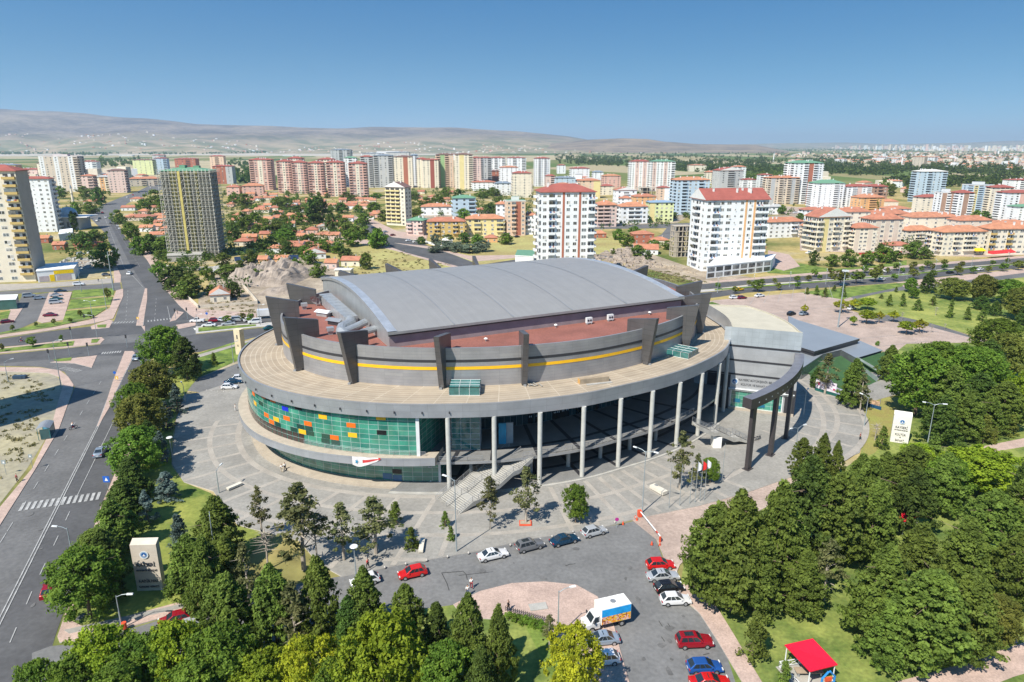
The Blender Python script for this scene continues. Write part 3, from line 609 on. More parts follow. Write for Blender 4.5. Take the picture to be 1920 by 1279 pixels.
m=MB(); m.box(41.3,43.0,128.8,130.9,.1,2.6,white); P(m,'stair_pier')
# air ducts on the inner roof
m=MB(); T=Matrix(((e1.x,e2.x,0,HCx),(e1.y,e2.y,0,HCy),(0,0,1,23),(0,0,0,1)))
for k in range(16): m.box(-39.2,-36.4,-12+k*1.6,-12+k*1.6+1.56,.3,2.5 if k%2 else 2.46,galv,T)
P(m,'air_duct')
for pts,rd in (([(-37.8,-12,1.6),(-38.6,-15,1.7),(-40.8,-17,1.6),(-41.6,-19.5,1.4),(-41,-21.5,.8),(-41,-21.6,.0)],1.1),([(-36,-17,2.2),(-38.5,-18.5,1.8),(-41,-20,1.5)],.75),([(-35.2,-21,1.6),(-38,-22.5,1.6),(-39.6,-23.3,1.4)],.7)):
    c=[Vector(p) for p in pts]; fine=[]
    for i in range(len(c)-1):
        for s in range(4): fine.append(c[i].lerp(c[i+1],s/4))
    fine.append(c[-1]); P(MB().tube([T@p for p in fine],rd,galv,12),'air_duct')
for p in ((-37.5,-22,0),(-40.6,-19,0)): P(MB().tube([T@Vector(p),T@Vector((p[0],p[1],1.2))],.07,whitef,5),'duct_support')
# small vents along the fascia (dark drains)
for t in range(206,262,5):
    a=pa(t,ro(t)+.06,15.5); P(MB().box(-.09,.09,-.09,.09,-.2,.2,blk,Matrix.Translation(a)),'drain_spout')
# things standing on the roofs
def roofthing(name,u,v,z,label,cat,group=None,rz=0): return empty(name,at(u,v,z),rz,label,cat,group)
def child(o,mb,name): return mb.build(name,o)
for (u,v,tilt,lab) in ((603,573,.5,'white satellite dish on the red inner roof of the arena, nearer the arched hall'),(593,574,-.3,'grey satellite dish on the red inner roof, left of the white dish')):
    o=roofthing('satellite_dish',u,v,23,lab,'satellite dish','satellite dishes on the arena roof',tilt)
    m=MB(); n=16; prev=None; cc=whitef if tilt>0 else metal
    for j,(r,z) in enumerate([(.05,0),(.6,.09),(1.1,.3),(1.35,.5)]):
        ring=[(r*math.cos(2*PI*i/n),-z*.8-r*math.sin(2*PI*i/n)*.5+.2,1.6+r*math.sin(2*PI*i/n)*.85-z*.3) for i in range(n)]
        if prev: 
            for i in range(n): m.face([prev[i],prev[(i+1)%n],ring[(i+1)%n],ring[i]],cc)
        prev=ring
    child(o,m,'reflector'); child(o,MB().tube([(0,.2,0),(0,.2,1.6)],.1,metal,6).tube([(-.5,.5,0),(0,.2,1.2)],.05,metal,5).tube([(.5,.5,0),(0,.2,1.2)],.05,metal,5),'mast'); child(o,MB().tube([(0,.1,1.5),(0,-1.1,1.8)],.04,metal,5).box(-.1,.1,-1.2,-1.0,1.7,1.9,cc),'feed_horn')
for (u,v,w,lab) in ((608,592,0,'pale flat ventilation hood beside the satellite dishes on the red roof'),(630,608,1,'pale ventilation hood with open dark front on the red roof by the duct')):
    o=roofthing('ventilation_hood',u,v,23,lab,'ventilation hood','ventilation hoods on the red roof',R(-28))
    child(o,MB().hexa([(-2,-1.2,.9),(2,-1.2,.9),(2,1.2,.9),(-2,1.2,.9),(-1.9,-.2,1.35),(1.9,-.2,1.35),(1.9,.2,1.35),(-1.9,.2,1.35)],whitef if not w else metal),'hood'); child(o,MB().box(-1.5,1.5,-.9,.9,0,.9,blk if w else galv),'base')
for (u,v,lab) in ((571,580,'small grey exhaust fan box on the red roof near the left fins'),(620,627,'small grey exhaust fan box on the red roof below the ducts')):
    o=roofthing('exhaust_fan',u,v,23,lab,'exhaust fan','exhaust fan boxes on the red roof',.4)
    child(o,MB().box(-.7,.7,-.7,.7,.8,1.5,galv),'cowl'); child(o,MB().box(-.45,.45,-.45,.45,0,.8,metal),'duct')
for (u,v,lab) in ((1104,608,'left white air conditioner unit against the purple grey hall wall'),(1144,602,'right white air conditioner unit against the purple grey hall wall')):
    o=roofthing('air_conditioner',u,v,23,lab,'air conditioner','air conditioners by the hall wall',A1)
    child(o,MB().box(-.7,.7,-.3,.3,.3,1.5,whitef).box(-.6,-.4,-.3,.3,0,.3,metal).box(.4,.6,-.3,.3,0,.3,metal),'casing')
    for x in(-.3,.3): child(o,MB().tube([(x,-.3,.9),(x,-.34,.9)],.24,blk,12),'fan_grille')
for (u,v) in ((911,640),(1042,614),(1218,590),(694,655)):
    o=roofthing('roof_vent',u,v,23,{911:'round white roof vent nearest the front centre of the red roof',1042:'small roof vent at the middle of the hall wall foot',1218:'small roof vent at the right end of the hall wall foot',694:'small roof vent in the left corner behind the duct'}[u],'roof vent','small vents on the red roof')
    child(o,MB().tube([(0,0,0),(0,0,.5)],.15,metal,8),'pipe'); child(o,MB().tube([(0,0,.5),(0,0,.62),(0,0,.75)],[.38,.36,.1],white,12),'cap')
o=roofthing('timber_crate',1113,716,ZR,'long open timber box lying on the beige terrace roof','crate',None,R(17))
child(o,MB().box(-3,3,-.5,.5,0,.9,M('weathered_timber',(.30,.24,.17),.9,var=.2)),'box'); child(o,MB().box(-3.05,-3.0,-.52,.52,0,.92,M('raw_wood_end',(.52,.30,.10),.8)),'end_board'); child(o,MB().box(-2,3.2,-1.6,-1.0,.02,.14,concrete),'plank')
o=roofthing('rubble_heap',1003,723,ZR,'small heap of loose boards by the front fin foot on the terrace','boards')
rr_=random.Random(3); m=MB()
for i in range(9): 
    T=Matrix.Translation((rr_.uniform(-1.5,1.5),rr_.uniform(-.5,.5),.05+i*.03))@Matrix.Rotation(rr_.uniform(0,3),4,'Z'); m.box(-.8,.8,-.1,.1,0,.06,MATS['weathered_timber'] if i%2 else concrete,T)
child(o,m,'boards')
# banner hanging from the ledge
m=MB(); bw=M('banner_cloth',(.66,.64,.63),.8); rd=M('banner_red',(.5,.04,.04),.8); bl=M('banner_blue',(.03,.25,.42),.8)
def bp(s,h): 
    t=243.2+s*5.1; return pa(t,le(t)+.12+.06*math.sin(s*14),6.95-h)
cols=14
def low(s): return .35+2.1*max(0,(1-s)**.8-max(0,.25-s)*1.6)*(1 if s<.9 else .6)
for i in range(cols):
    a,b=i/cols,(i+1)/cols
    for j in range(3): m.face([bp(a,low(a)*(j+1)/3),bp(b,low(b)*(j+1)/3),bp(b,low(b)*j/3),bp(a,low(a)*j/3)],rd if (j==1 and i>4) or i==13 else bw)
m.build('banner',label='crumpled white banner with red stripes and blue star hanging from the ledge',cat='banner')
m=MB(); c=[]
for k in range(10): r=.5 if k%2==0 else .2; c.append((.17+r*math.cos(2*PI*k/10)*.13,.9+r*math.sin(2*PI*k/10)))
b_=bpy.data.objects['banner']; m.face([bp(s,h)+Vector((math.cos(R(244)),math.sin(R(244)),0))*.1 for s,h in c],bl); m.build('star_emblem',b_)
# ---------------- entrance hall on the right ----------------
hall=empty('entrance_hall',(57,160,0),0,'tall grey panelled entrance hall with rounded beige roof and curved dark beam on three posts','hall')
HA=(49.0,151.7); HB=(64.5,145.9); hc=(23.7,155.0); hr=41.3
PH=lambda mb,name,**k: P(mb,name,parent=hall,**k)
def circ_pt(a): return (hc[0]+hr*math.cos(R(a)),hc[1]+hr*math.sin(R(a)))
a0=math.degrees(math.atan2(HB[1]-hc[1],HB[0]-hc[0])); out=[circ_pt(a0+(26-a0)*i/14) for i in range(15)]
inner=[(p.x,p.y) for p in (pa(t,ro(t)+.03) for t in (13,9,5,1,-3,-7,-11))]
plan=[HA,HB]+out[1:]+[(60.8,173)]+inner
beige=M('hall_roof_membrane',(.44,.41,.325),.85,var=.06,scale=.3)
m=MB(); m.prism([(x,y) for x,y in plan],None,19.75,beige); PH(m,'roof')
m=MB(); m.uv=[]
def wall(m,p,q,z0,z1,mat,s0=0):
    L=math.dist(p,q); m.face([(p[0],p[1],z0),(q[0],q[1],z0),(q[0],q[1],z1),(p[0],p[1],z1)],mat); m.uv+=[(s0,z0),(s0+L,z0),(s0+L,z1),(s0,z1)]; return s0+L
s=0; pl=plan[1:]
for p,q in zip(pl,pl[1:]+[HA]): s=wall(m,p,q,0,20.05,facm,s)
PH(m,'outer_wall')
cx,cy=sum(p[0] for p in plan)/len(plan),sum(p[1] for p in plan)/len(plan); m=MB(); m.uv=[]
ins=[(p[0]+(cx-p[0])*.03,p[1]+(cy-p[1])*.03) for p in plan]
for i in range(len(plan)):
    j=(i+1)%len(plan); m.face([(*plan[i],20.05),(*plan[j],20.05),(*ins[j],20.05),(*ins[i],20.05)],beige); m.face([(*ins[i],20.05),(*ins[j],20.05),(*ins[j],19.76),(*ins[i],19.76)],beige)
m.uv=None; PH(m,'parapet')
fd=Vector((HB[0]-HA[0],HB[1]-HA[1],0)); FL=fd.length; fd/=FL; fn=Vector((fd.y,-fd.x,0))
def fp(s,z,o=0.): return Vector((HA[0],HA[1],0))+fd*s+fn*o+Vector((0,0,z))
def fbox(m,s0,s1,z0,z1,o0,o1,mat):
    m.hexa([tuple(fp(s0,z0,o1)),tuple(fp(s1,z0,o1)),tuple(fp(s1,z0,o0)),tuple(fp(s0,z0,o0)),tuple(fp(s0,z1,o1)),tuple(fp(s1,z1,o1)),tuple(fp(s1,z1,o0)),tuple(fp(s0,z1,o0))],mat); return m
X0=-6
m=MB(); m.uv=[]; wall(m,fp(X0,0),fp(FL,0),0,15.5,facm); PH(m,'facade')
m=MB(); m.uv=[]; wall(m,fp(0,0,.02),fp(FL,0,.02),15.9,20.05,bright); wall(m,fp(0,0,.02),fp(FL,0,.02),20.05,20.051,bright); PH(m,'tiled_band')
for z in (15.5,12.1,8.7): PH(fbox(MB(),X0 if z<15 else -1,FL+.05,z,z+.38,0,.12,blk),'shadow_joint')  # black strips along the horizontal grooves of the facade
PH(fbox(MB(),2.0,FL-.2,5.34,5.44,0,.7,whitef),'canopy_shelf'); PH(fbox(MB(),2.0,FL-.2,5.02,5.08,0,.5,whitef),'canopy_shelf')
m=MB(); m.uv=[]; wall(m,fp(2.6,0,.06),fp(13.9,0,.06),.8,4.95,glz); w_=PH(m,'window_wall')
for s0,s1,z0,z1 in ((2.6,13.9,4.85,5.0),(2.6,13.9,.7,.85)): PH(fbox(MB(),s0,s1,z0,z1,.03,.2,whitef),'window_frame')
for s0 in (2.5,13.85): PH(fbox(MB(),s0,s0+.2,.7,5,.03,.2,whitef),'window_frame')
for s0,z0,w,h in ((3.3,2.0,1.5,.9),(8.6,1.4,1.7,.7),(12.2,1.6,1.5,.7)): PH(fbox(MB(),s0,s0+w,z0,z0+h,.08,.16,M('teal_open_pane',(.01,.12,.2),.1)),'open_pane')
PH(fbox(MB(),2.3,FL,.0,.8,0,.5,led),'base_wall')
PH(fbox(MB(),-3.0,2.2,.1,8.6,.03,.1,M('dark_recess',(.02,.022,.03),.6)),'dark_recess')  # flat dark sheet stands for the unlit interior of the opening beside the window
PH(fbox(MB(),14.4,FL+.1,.1,6.4,.05,.25,blk),'dark_panel')  # black sheet paints the shade of a door recess on the flat wall
# beam and posts
bc=(5.84,167.46); br=62.3; m=MB(); A0=math.degrees(math.atan2(145.6-bc[1],64.4-bc[0])); A1_=math.degrees(math.atan2(117.6-bc[1],43.4-bc[0]))
dk=M('dark_beam',(.055,.048,.05),.4,.2,var=.08); sec=[(-1.0,13.3),(.9,13.3),(.9,15.3),(-1.0,15.3)]; N=28
vs=[[(bc[0]+(br+o)*math.cos(R(A0+(A1_-A0)*i/N)),bc[1]+(br+o)*math.sin(R(A0+(A1_-A0)*i/N)),z) for o,z in sec] for i in range(N+1)]
for i in range(N):
    for j in range(4): k=(j+1)%4; m.face([vs[i][j],vs[i][k],vs[i+1][k],vs[i+1][j]],dk if j!=2 else M('beam_top',(.17,.17,.19),.4,.2))
m.face(vs[0],dk); m.face(vs[-1][::-1],dk); bm_=PH(m,'curved_beam')
for k in range(13):
    a=R(A1_+(A0-A1_)*(.07+k*.066)); q=[(bc[0]+(br+.93)*math.cos(a+da),bc[1]+(br+.93)*math.sin(a+da),14.2+dz) for da,dz in ((-.0022,-.12),(.0022,-.12),(.0022,.12),(-.0022,.12))]
    p=MB().face(q,white); PH(p,'beam_lamp')
for (x,y) in ((45.3,119.4),(51.9,125.6),(58.2,133.9)):
    T=Matrix.Translation((x,y,0))@Matrix.Rotation(math.atan2(y-bc[1],x-bc[0]),4,'Z'); PH(MB().box(-.35,.35,-.6,.6,0,13.35,dk,T),'post')
    PH(MB().box(-.7,.7,-.9,.9,.1,.3,dk,T),'post_foot')
# lettering
def text(body,size,mat,T,parent,name='lettering',ext=.03,sx=1.0):
    c=bpy.data.curves.new('t','FONT'); c.body=body; c.size=size; c.align_x='CENTER'; c.align_y='CENTER'; c.extrude=ext; c.resolution_u=2
    o=bpy.data.objects.new('t',c); COL.objects.link(o); bpy.context.view_layer.update()
    me=bpy.data.meshes.new_from_object(o.evaluated_get(bpy.context.evaluated_depsgraph_get())); bpy.data.objects.remove(o)
    me.transform(T@Matrix.Diagonal((sx,1,1,1))); me.materials.clear(); me.materials.append(mat)
    t=bpy.data.objects.new(name,me); COL.objects.link(t); t.parent=parent; t.matrix_parent_inverse=Matrix.Identity(4)
    if parent.type=='EMPTY': t.matrix_parent_inverse=(Matrix.Translation(parent.location)@Matrix.Rotation(parent.rotation_euler.z,4,'Z')).inverted()
    return t
def disc(m,T,r0,r1,z,mat,n=28):
    for i in range(n):
        a,b=2*PI*i/n,2*PI*(i+1)/n
        m.face([T@Vector((r0*math.cos(a),r0*math.sin(a),z)),T@Vector((r1*math.cos(a),r1*math.sin(a),z)),T@Vector((r1*math.cos(b),r1*math.sin(b),z)),T@Vector((r0*math.cos(b),r0*math.sin(b),z))],mat)
letd=M('dark_lettering',(.07,.07,.075),.5); emb=M('emblem_blue',(.02,.10,.30),.4); emg=M('emblem_pale',(.30,.40,.50),.4)
def emblem(T,r,parent):
    m=MB(); disc(m,T,r*.62,r,.05,emg); disc(m,T,0,r*.64,.06,emb); disc(m,T,r*.92,r*1.05,.055,white)
    m.face([T@Vector((x*r,y*r,.07)) for x,y in ((-.42,-.25),(-.15,-.05),(0,.3),(.15,-.05),(.42,-.25))],white)
    m.face([T@Vector((x*r,y*r,.07)) for x,y in ((-.3,-.42),(.3,-.42),(.3,-.33),(-.3,-.33))],white)
    o=m.build('emblem'); o.parent=parent; o.matrix_parent_inverse=(Matrix.Translation(parent.location)@Matrix.Rotation(parent.rotation_euler.z,4,'Z')).inverted()
FT=Matrix(((fd.x,0,fn.x,0),(fd.y,0,fn.y,0),(0,1,0,0),(0,0,0,1)))
def ft(s,z,o=.06): return Matrix.Translation(fp(s,z,o))@FT
text('KAYSERİ BÜYÜKŞEHİR BELEDİYESİ',.72,letd,ft(8.9,7.6),hall,sx=.86); text('KÜLTÜR VE SANAT MERKEZİ',.72,letd,ft(8.6,6.5),hall,sx=.86)
emblem(ft(3.2,7.1),.75,hall); emblem(ft(13.3,6.6),.65,hall)
# low grey roofed foyer blocks and turf banks
lowr=M('low_roof_panels',(.27,.30,.33),.45,.25,var=.05,scale=.1)
def block(name,px,z,side,label,cat,zr=.35):
    pts=[at(*p,z) for p in px]; c=sum(pts,Vector())/len(pts); e=empty(name,(c.x,c.y,0),0,label,cat)
    P(MB().prism(pts,z-zr,z,lowr,blk),'roof',parent=e); ins=[c+(p-c)*.975 for p in pts]
    P(MB().prism(ins,0,z-zr-.002,side,side),'wall',parent=e)
block('foyer_building',[(1478,592),(1496,600),(1612,635),(1527,659),(1504,652),(1480,645)],5.0,blk,'low flat grey roofed foyer block between the hall and the car park','building',.7)
block('foyer_building',[(1545,650),(1613,639),(1655,657),(1606,671.5),(1577,656),(1543,664),(1503,691),(1484,690),(1490,656)],3.4,M('foyer_glass',(.10,.115,.12),.1,spec=.8),'lower grey roofed wing with angled glass front above the turf bank','building',.15)
def bank(px,label):
    m=MB(); P_=[at(u,v,z) for u,v,z in px]; c=sum(P_,Vector())/len(P_); n=len(P_)
    for i in range(n): m.face([P_[i],P_[(i+1)%n],c],turf); a,b=P_[i],P_[(i+1)%n]; m.face([(a.x,a.y,0),(b.x,b.y,0),b,a],turf)
    m.build('turf_bank',kind='structure')
bank([(1503,702,.05),(1507,699,.6),(1543,676,1.4),(1577,667,2.2),(1600,682,1.6),(1645,716,.05),(1600,737,.05),(1560,724,.05),(1522,727,.05)],'')
bank([(1611,674,3.0),(1656,660,3.0),(1692,672,.05),(1690,690,.05),(1662,706,.05)],'')
m=MB(); a,b=at(1577,656,3.4),at(1645,715,.3); m.face([a+Vector((0,0,-1.4)),b+Vector((0,0,-.2)),b+Vector((0,0,1)),a],M('clear_glass_rail',(.25,.30,.30),.08,spec=.8)); a,b=at(1606,672,3.4),at(1664,708,.3)
m2=MB(); m2.face([a,b,b+Vector((0,0,.9)),a+Vector((0,0,.6))],MATS['clear_glass_rail'])
o=empty('glass_balustrade',at(1645,715),0,'sloping glass balustrade along the turf bank beside the sunken path','balustrade'); P(m,'glass_panel',parent=o); P(m2,'glass_panel',parent=o)
flat('sunken_path',[(1606,673),(1645,714),(1668,706),(1618,678)],plaz,z=.25)
slabp('plaza_path',[(1600,737),(1645,716),(1668,707),(1700,735),(1640,752),(1612,760),(1570,730)],plaz)
# gate pylons with writing
def pylon(name,p,w,d,h,rz,z_em,rows,label,mat=M('pylon_stone',(.52,.46,.38),.8,var=.07,scale=.7)):
    e=empty(name,p,rz,label,'sign'); m=MB()
    m.hexa([(-w/2,-d/2,0),(w/2,-d/2,0),(w/2,d/2,0),(-w/2,d/2,0),(-w/2,-d/2,h-.5),(w/2,-d/2,h-.5),(w/2,d/2,h),(-w/2,d/2,h)],mat)
    for k in range(1,int(h/1.4)): m.box(-w/2-.004,w/2+.004,-d/2-.004,-d/2+.01,k*1.4,k*1.4+.025,concrete)
    b=child(e,m,'slab'); T0=Matrix.Translation(p)@Matrix.Rotation(rz,4,'Z')
    def F(x,z): return T0@Matrix(((1,0,0,x),(0,0,-1,-d/2-.07),(0,1,0,z),(0,0,0,1)))
    emblem(F(0,z_em),w*.16,e)
    for s,z,sz in rows: text(s,sz,letd,F(0,z),e,sx=.8)
    return e
p=at(285,1104); hh=hat(p,1012); pylon('gate_sign',p,3.5,1.0,hh,R(3),hh-2.0,[('KAYSERİ',hh-3.6,.8),('BÜYÜKŞEHİR BELEDİYESİ',hh-4.5,.30),('KADİR HAS',hh-6.2,.62),('KONGRE MERKEZİ',hh-7.1,.4)],'tall beige stone gate sign reading KAYSERİ among the pines by the avenue')
p=at(1685,829); hh=hat(p,778); pylon('gate_sign',p,3.3,1.2,hh+.6,R(-26),hh-1.3,[('KAYSERİ',hh-2.6,.72),('BÜYÜKŞEHİR BELEDİYESİ',hh-3.2,.26),('KÜLTÜR',hh-4.2,.66),('VE',hh-4.8,.36),('SANAT',hh-5.5,.66),('MERKEZİ',hh-6.2,.42)],'white stone sign reading KÜLTÜR VE SANAT on the lawn right of the plaza',mat=M('pylon_white',(.66,.64,.58),.8,var=.04))
p=at(452,664); hh=hat(p,617); e=empty('gate_sign',p,R(-20),'slim cream pylon with dark emblem behind the terrace at far left of arena','sign'); child(e,MB().box(-1.1,1.1,-.9,.9,0,hh,M('cream_stone',(.62,.52,.36),.8)),'slab'); child(e,MB().box(-.2,.25,-.93,-.9,hh-2.8,hh-1.6,letd).box(-.12,.2,-.93,-.9,hh-5.2,hh-4.6,letd),'emblem')
# ---------------- trees ----------------
LEAF={}
def leafmat(name,c1,c2,tr=.38):
    return M(name,c1,.75,var=.08,scale=.55,col2=c2,trans=tr,obj=.22,spec=.25,fine=.3)
lm=dict(pine=leafmat('pine_needles',(.085,.125,.02),(.175,.235,.04)),dark=leafmat('dark_leaves',(.05,.092,.018),(.12,.185,.032)),
 green=leafmat('green_leaves',(.075,.145,.016),(.175,.26,.03)),yellow=leafmat('yellow_leaves',(.20,.23,.015),(.40,.38,.02)),lime=leafmat('lime_leaves',(.17,.26,.018),(.29,.38,.025)),
 blue=leafmat('blue_spruce_needles',(.075,.12,.105),(.16,.22,.20)),olive=leafmat('olive_leaves',(.11,.135,.024),(.21,.22,.04)),grey=leafmat('grey_green_leaves',(.10,.14,.09),(.18,.22,.15)),
 tawny=leafmat('sparse_pine_needles',(.095,.12,.04),(.20,.20,.08)))
bark=M('bark',(.16,.12,.085),.9,var=.2,scale=2); palebark=M('pale_bark',(.34,.30,.25),.9,var=.2,scale=2)
NPR=np.random.default_rng(7)
def leafmesh(name,cent,sizes,mat,per,leaf,flat_=1.0,up=.35,ctr=None):
    """many small leaf faces in clumps; each face is turned partly outwards from the crown"""
    K=len(cent); n=K*per; c=np.repeat(cent,per,0); s=np.repeat(sizes,per)[:,None]
    d=NPR.normal(size=(n,3)); d/=np.linalg.norm(d,axis=1)[:,None]; rad=NPR.random((n,1))**.45
    pos=c+d*s*rad*np.array([1,1,flat_])
    ax=np.array(ctr if ctr is not None else (0,0,cent[:,2].mean()))
    o=pos-ax*np.array([1,1,.8]); o/=np.linalg.norm(o,axis=1)[:,None]+1e-6
    nr=NPR.normal(size=(n,3))*.8+o*.55+d*.35+np.array([0,0,up]); nr/=np.linalg.norm(nr,axis=1)[:,None]
    t=np.cross(nr,NPR.normal(size=(n,3))); t/=np.linalg.norm(t,axis=1)[:,None]+1e-6; b=np.cross(nr,t)
    L=leaf*(.6+.8*NPR.random((n,1))); w=L*(.45+.3*NPR.random((n,1)))
    V=np.stack([pos-t*L,pos+b*w,pos+t*L,pos-b*w],1).reshape(-1,3)
    me=bpy.data.meshes.new(name); me.vertices.add(4*n); me.vertices.foreach_set('co',V.ravel())
    me.loops.add(4*n); me.loops.foreach_set('vertex_index',np.arange(4*n,dtype=np.int32)); me.polygons.add(n)
    me.polygons.foreach_set('loop_start',np.arange(0,4*n,4,dtype=np.int32)); me.polygons.foreach_set('loop_total',np.full(n,4,dtype=np.int32))
    me.materials.append(mat); me.update(); me.validate(); return me
def trunkmesh(name,H,r,limbs,mat,lean=0.):
    m=MB(); m.tube([(0,0,0),(lean*.3,0,H*.3),(lean,lean*.4,H*.65),(lean*.8,0,H*.93)],[r,r*.8,r*.5,r*.12],mat,7)
    for a,z0,L,dz in limbs: m.tube([(0,0,z0),(math.cos(a)*L*.5,math.sin(a)*L*.5,z0+dz*.6),(math.cos(a)*L,math.sin(a)*L,z0+dz)],[r*.34,r*.2,r*.05],mat,5)
    return m.mesh(name)
PROTO={}
def make(kind,seed,H,Wd,matn,clumps,per,leaf,prof,z0,flat_=.7,cs=.9,inner=.35,rough=.3,up=.35,bk=None,limbs=10):
    g=np.random.default_rng(seed); cen=[];sz=[]
    ph=g.random(6)*6.28
    for i in range(clumps):
        t=g.random()**.85; a=g.random()*6.283
        lob=1+rough*math.sin(3*a+ph[0]+t*4)*.5+rough*math.sin(5*a+ph[1]-t*7)*.4+rough*math.sin(2*a+ph[2])*.4
        Rr=prof(t)*Wd/2*lob; k=(inner+(1-inner)*math.sqrt(g.random())) if g.random()<.82 else g.random()*.6
        cen.append((Rr*k*math.cos(a),Rr*k*math.sin(a),H*(z0+(1-z0)*t)*(1-.04*k)+g.normal()*.15)); sz.append(cs*(.6+.7*g.random())*(1 if t<.85 else .7))
    cen=np.array(cen); sz=np.array(sz)
    L=[(g.random()*6.28,H*(z0*.8+(.85-z0*.8)*g.random()),Wd*.42*g.random()+.4,H*.06*g.random()) for _ in range(limbs)]
    me=leafmesh(kind+'_crown',cen,sz,lm[matn],per,leaf,flat_,up,(0,0,H*(z0+1)/2))
    tr=trunkmesh(kind+'_trunk',H,max(.14,H*.022),L,bk or bark,g.normal()*.2)
    PROTO.setdefault(kind,[]).append((me,tr,H,Wd))
cone=lambda t:(1-t)**.8*.95+.06; dome=lambda t:math.sqrt(max(0,1-(2*t-.9)**2*.8)); pine=lambda t:min(1,.55+t*1.6)*math.sqrt(max(.02,1-t**2.0))
pinec=lambda t:min(1,.75+t)*(1-t)**.72+.05
for s in range(4): make('pine',s,12,8,'pine',400,46,.19,pine if s==1 else pinec,.1,.6,.6,rough=.3)
for s in range(2): make('dark_pine',20+s,12,8,'dark',380,44,.19,pinec,.08,.6,.6,rough=.3)
for s in range(3): make('leafy_tree',10+s,10,8,'green',380,40,.18,dome,.22,.85,.65,rough=.3)
for s in range(2): make('olive_tree',14+s,10,8,'olive',380,40,.18,dome,.2,.85,.65,rough=.3)
for s in range(2): make('yellow_tree',16+s,10,8,'yellow',350,38,.17,dome,.2,.8,.6,rough=.4)
for s in range(2): make('lime_tree',18+s,10,8,'lime',380,40,.18,dome,.2,.8,.65,rough=.35)
for s in range(2): make('blue_spruce',30+s,8,4.5,'blue',110,36,.2,cone,.05,.45,.55,rough=.2)
for s in range(3): make('thin_pine',33+s,11,5.5,'tawny',62,36,.2,pinec,.25,.5,.7,inner=.2,rough=.5,bk=palebark,limbs=18)
for s in range(2): make('cypress',36+s,6,2.6,'olive',60,40,.16,cone,.02,.8,.5,rough=.1,inner=.1)
for s in range(2): make('small_pine',38+s,5,3.2,'pine',60,40,.17,cone,.04,.6,.5,rough=.2)
for s in range(2): make('shrub',40+s,2.2,2.6,'green',34,30,.16,dome,.0,.8,.5,limbs=3)
make('globe_tree',45,5,5,'lime',120,40,.17,lambda t:math.sqrt(max(0.05,1-(2*t-.8)**2)),.45,.45,.5,rough=.05,limbs=6)
make('globe_tree',46,5,5,'yellow',110,36,.17,lambda t:math.sqrt(max(0.05,1-(2*t-.8)**2)),.45,.45,.5,rough=.08,limbs=6)
for s in range(3): make('village_tree',50+s,8,7,'pine' if s else 'dark',60,26,.42,dome,.1,.8,1.2,rough=.35,limbs=3)
for s in range(2): make('village_tree',55+s,8,7,'green',60,26,.42,dome,.1,.8,1.2,rough=.35,limbs=3)
for s in range(2): make('poplar',60+s,14,4.5,'dark',60,24,.42,lambda t:math.sqrt(max(.03,1-(2*t-.85)**2)),.05,1.2,.9,rough=.15,limbs=2)
make('silver_tree',63,6,6,'grey',60,28,.35,dome,.05,.8,1.0,rough=.3,limbs=3)
for s in range(2): make('street_tree',65+s,5.5,3.4,'green' if s else 'olive',44,26,.24,dome,.38,.9,.6,rough=.25,limbs=4)
make('bare_tree',70,7,4,'tawny',4,6,.1,dome,.5,limbs=60,bk=palebark)
TREES=[]
ADJ=dict(pine='green pine',dark_pine='dark pine',leafy_tree='leafy green tree',olive_tree='olive green tree',yellow_tree='yellow leaved tree',lime_tree='bright green tree',blue_spruce='blue grey spruce',thin_pine='thin sparse pine',cypress='small cone shaped cypress',small_pine='small bushy pine',shrub='low round shrub',globe_tree='clipped round tree',village_tree='bushy tree',poplar='tall poplar',silver_tree='silvery green tree',street_tree='young street tree',bare_tree='bare leafless tree')
CATN=dict(shrub='shrub')
NPL={}
def tree(kind,p,h,w,zone,v=None,adj=None):
    L=PROTO[kind]; k=NPL.get(kind,0); NPL[kind]=k+1
    me,tr,H,Wd=L[v if v is not None else k%len(L)]
    e=empty(kind,p,0); e.rotation_euler.z=(k*2.39)%6.28; e.scale=(w/Wd,w/Wd,h/H)
    for nm,q in (('crown',me),('trunk',tr)):
        if kind=='bare_tree' and nm=='crown': nm='twigs'
        o=bpy.data.objects.new(nm,q); COL.objects.link(o); o.parent=e
    TREES.append((e,kind,zone,h,adj)); return e
def tpx(kind,u,vt,vb,wpx,zone,v=None,adj=None):
    p=at(u,vb); h=max(1.2,hat(p,vt)); w=max(.8,wpx*depth((p.x,p.y,h/2))/FP); return tree(kind,p,h*1.02,w,zone,v,adj)
Z1='along the avenue beside the plaza'; Z2='at the bottom edge of the photo'; Z3='in the right hand park wood'; Z4='on the plaza paving'; Z5='by the avenue gate sign'; Z6='near the turf bank'; Z7='in the car park'; Z8='on the far park lawn'; Z9='along the access road belt'
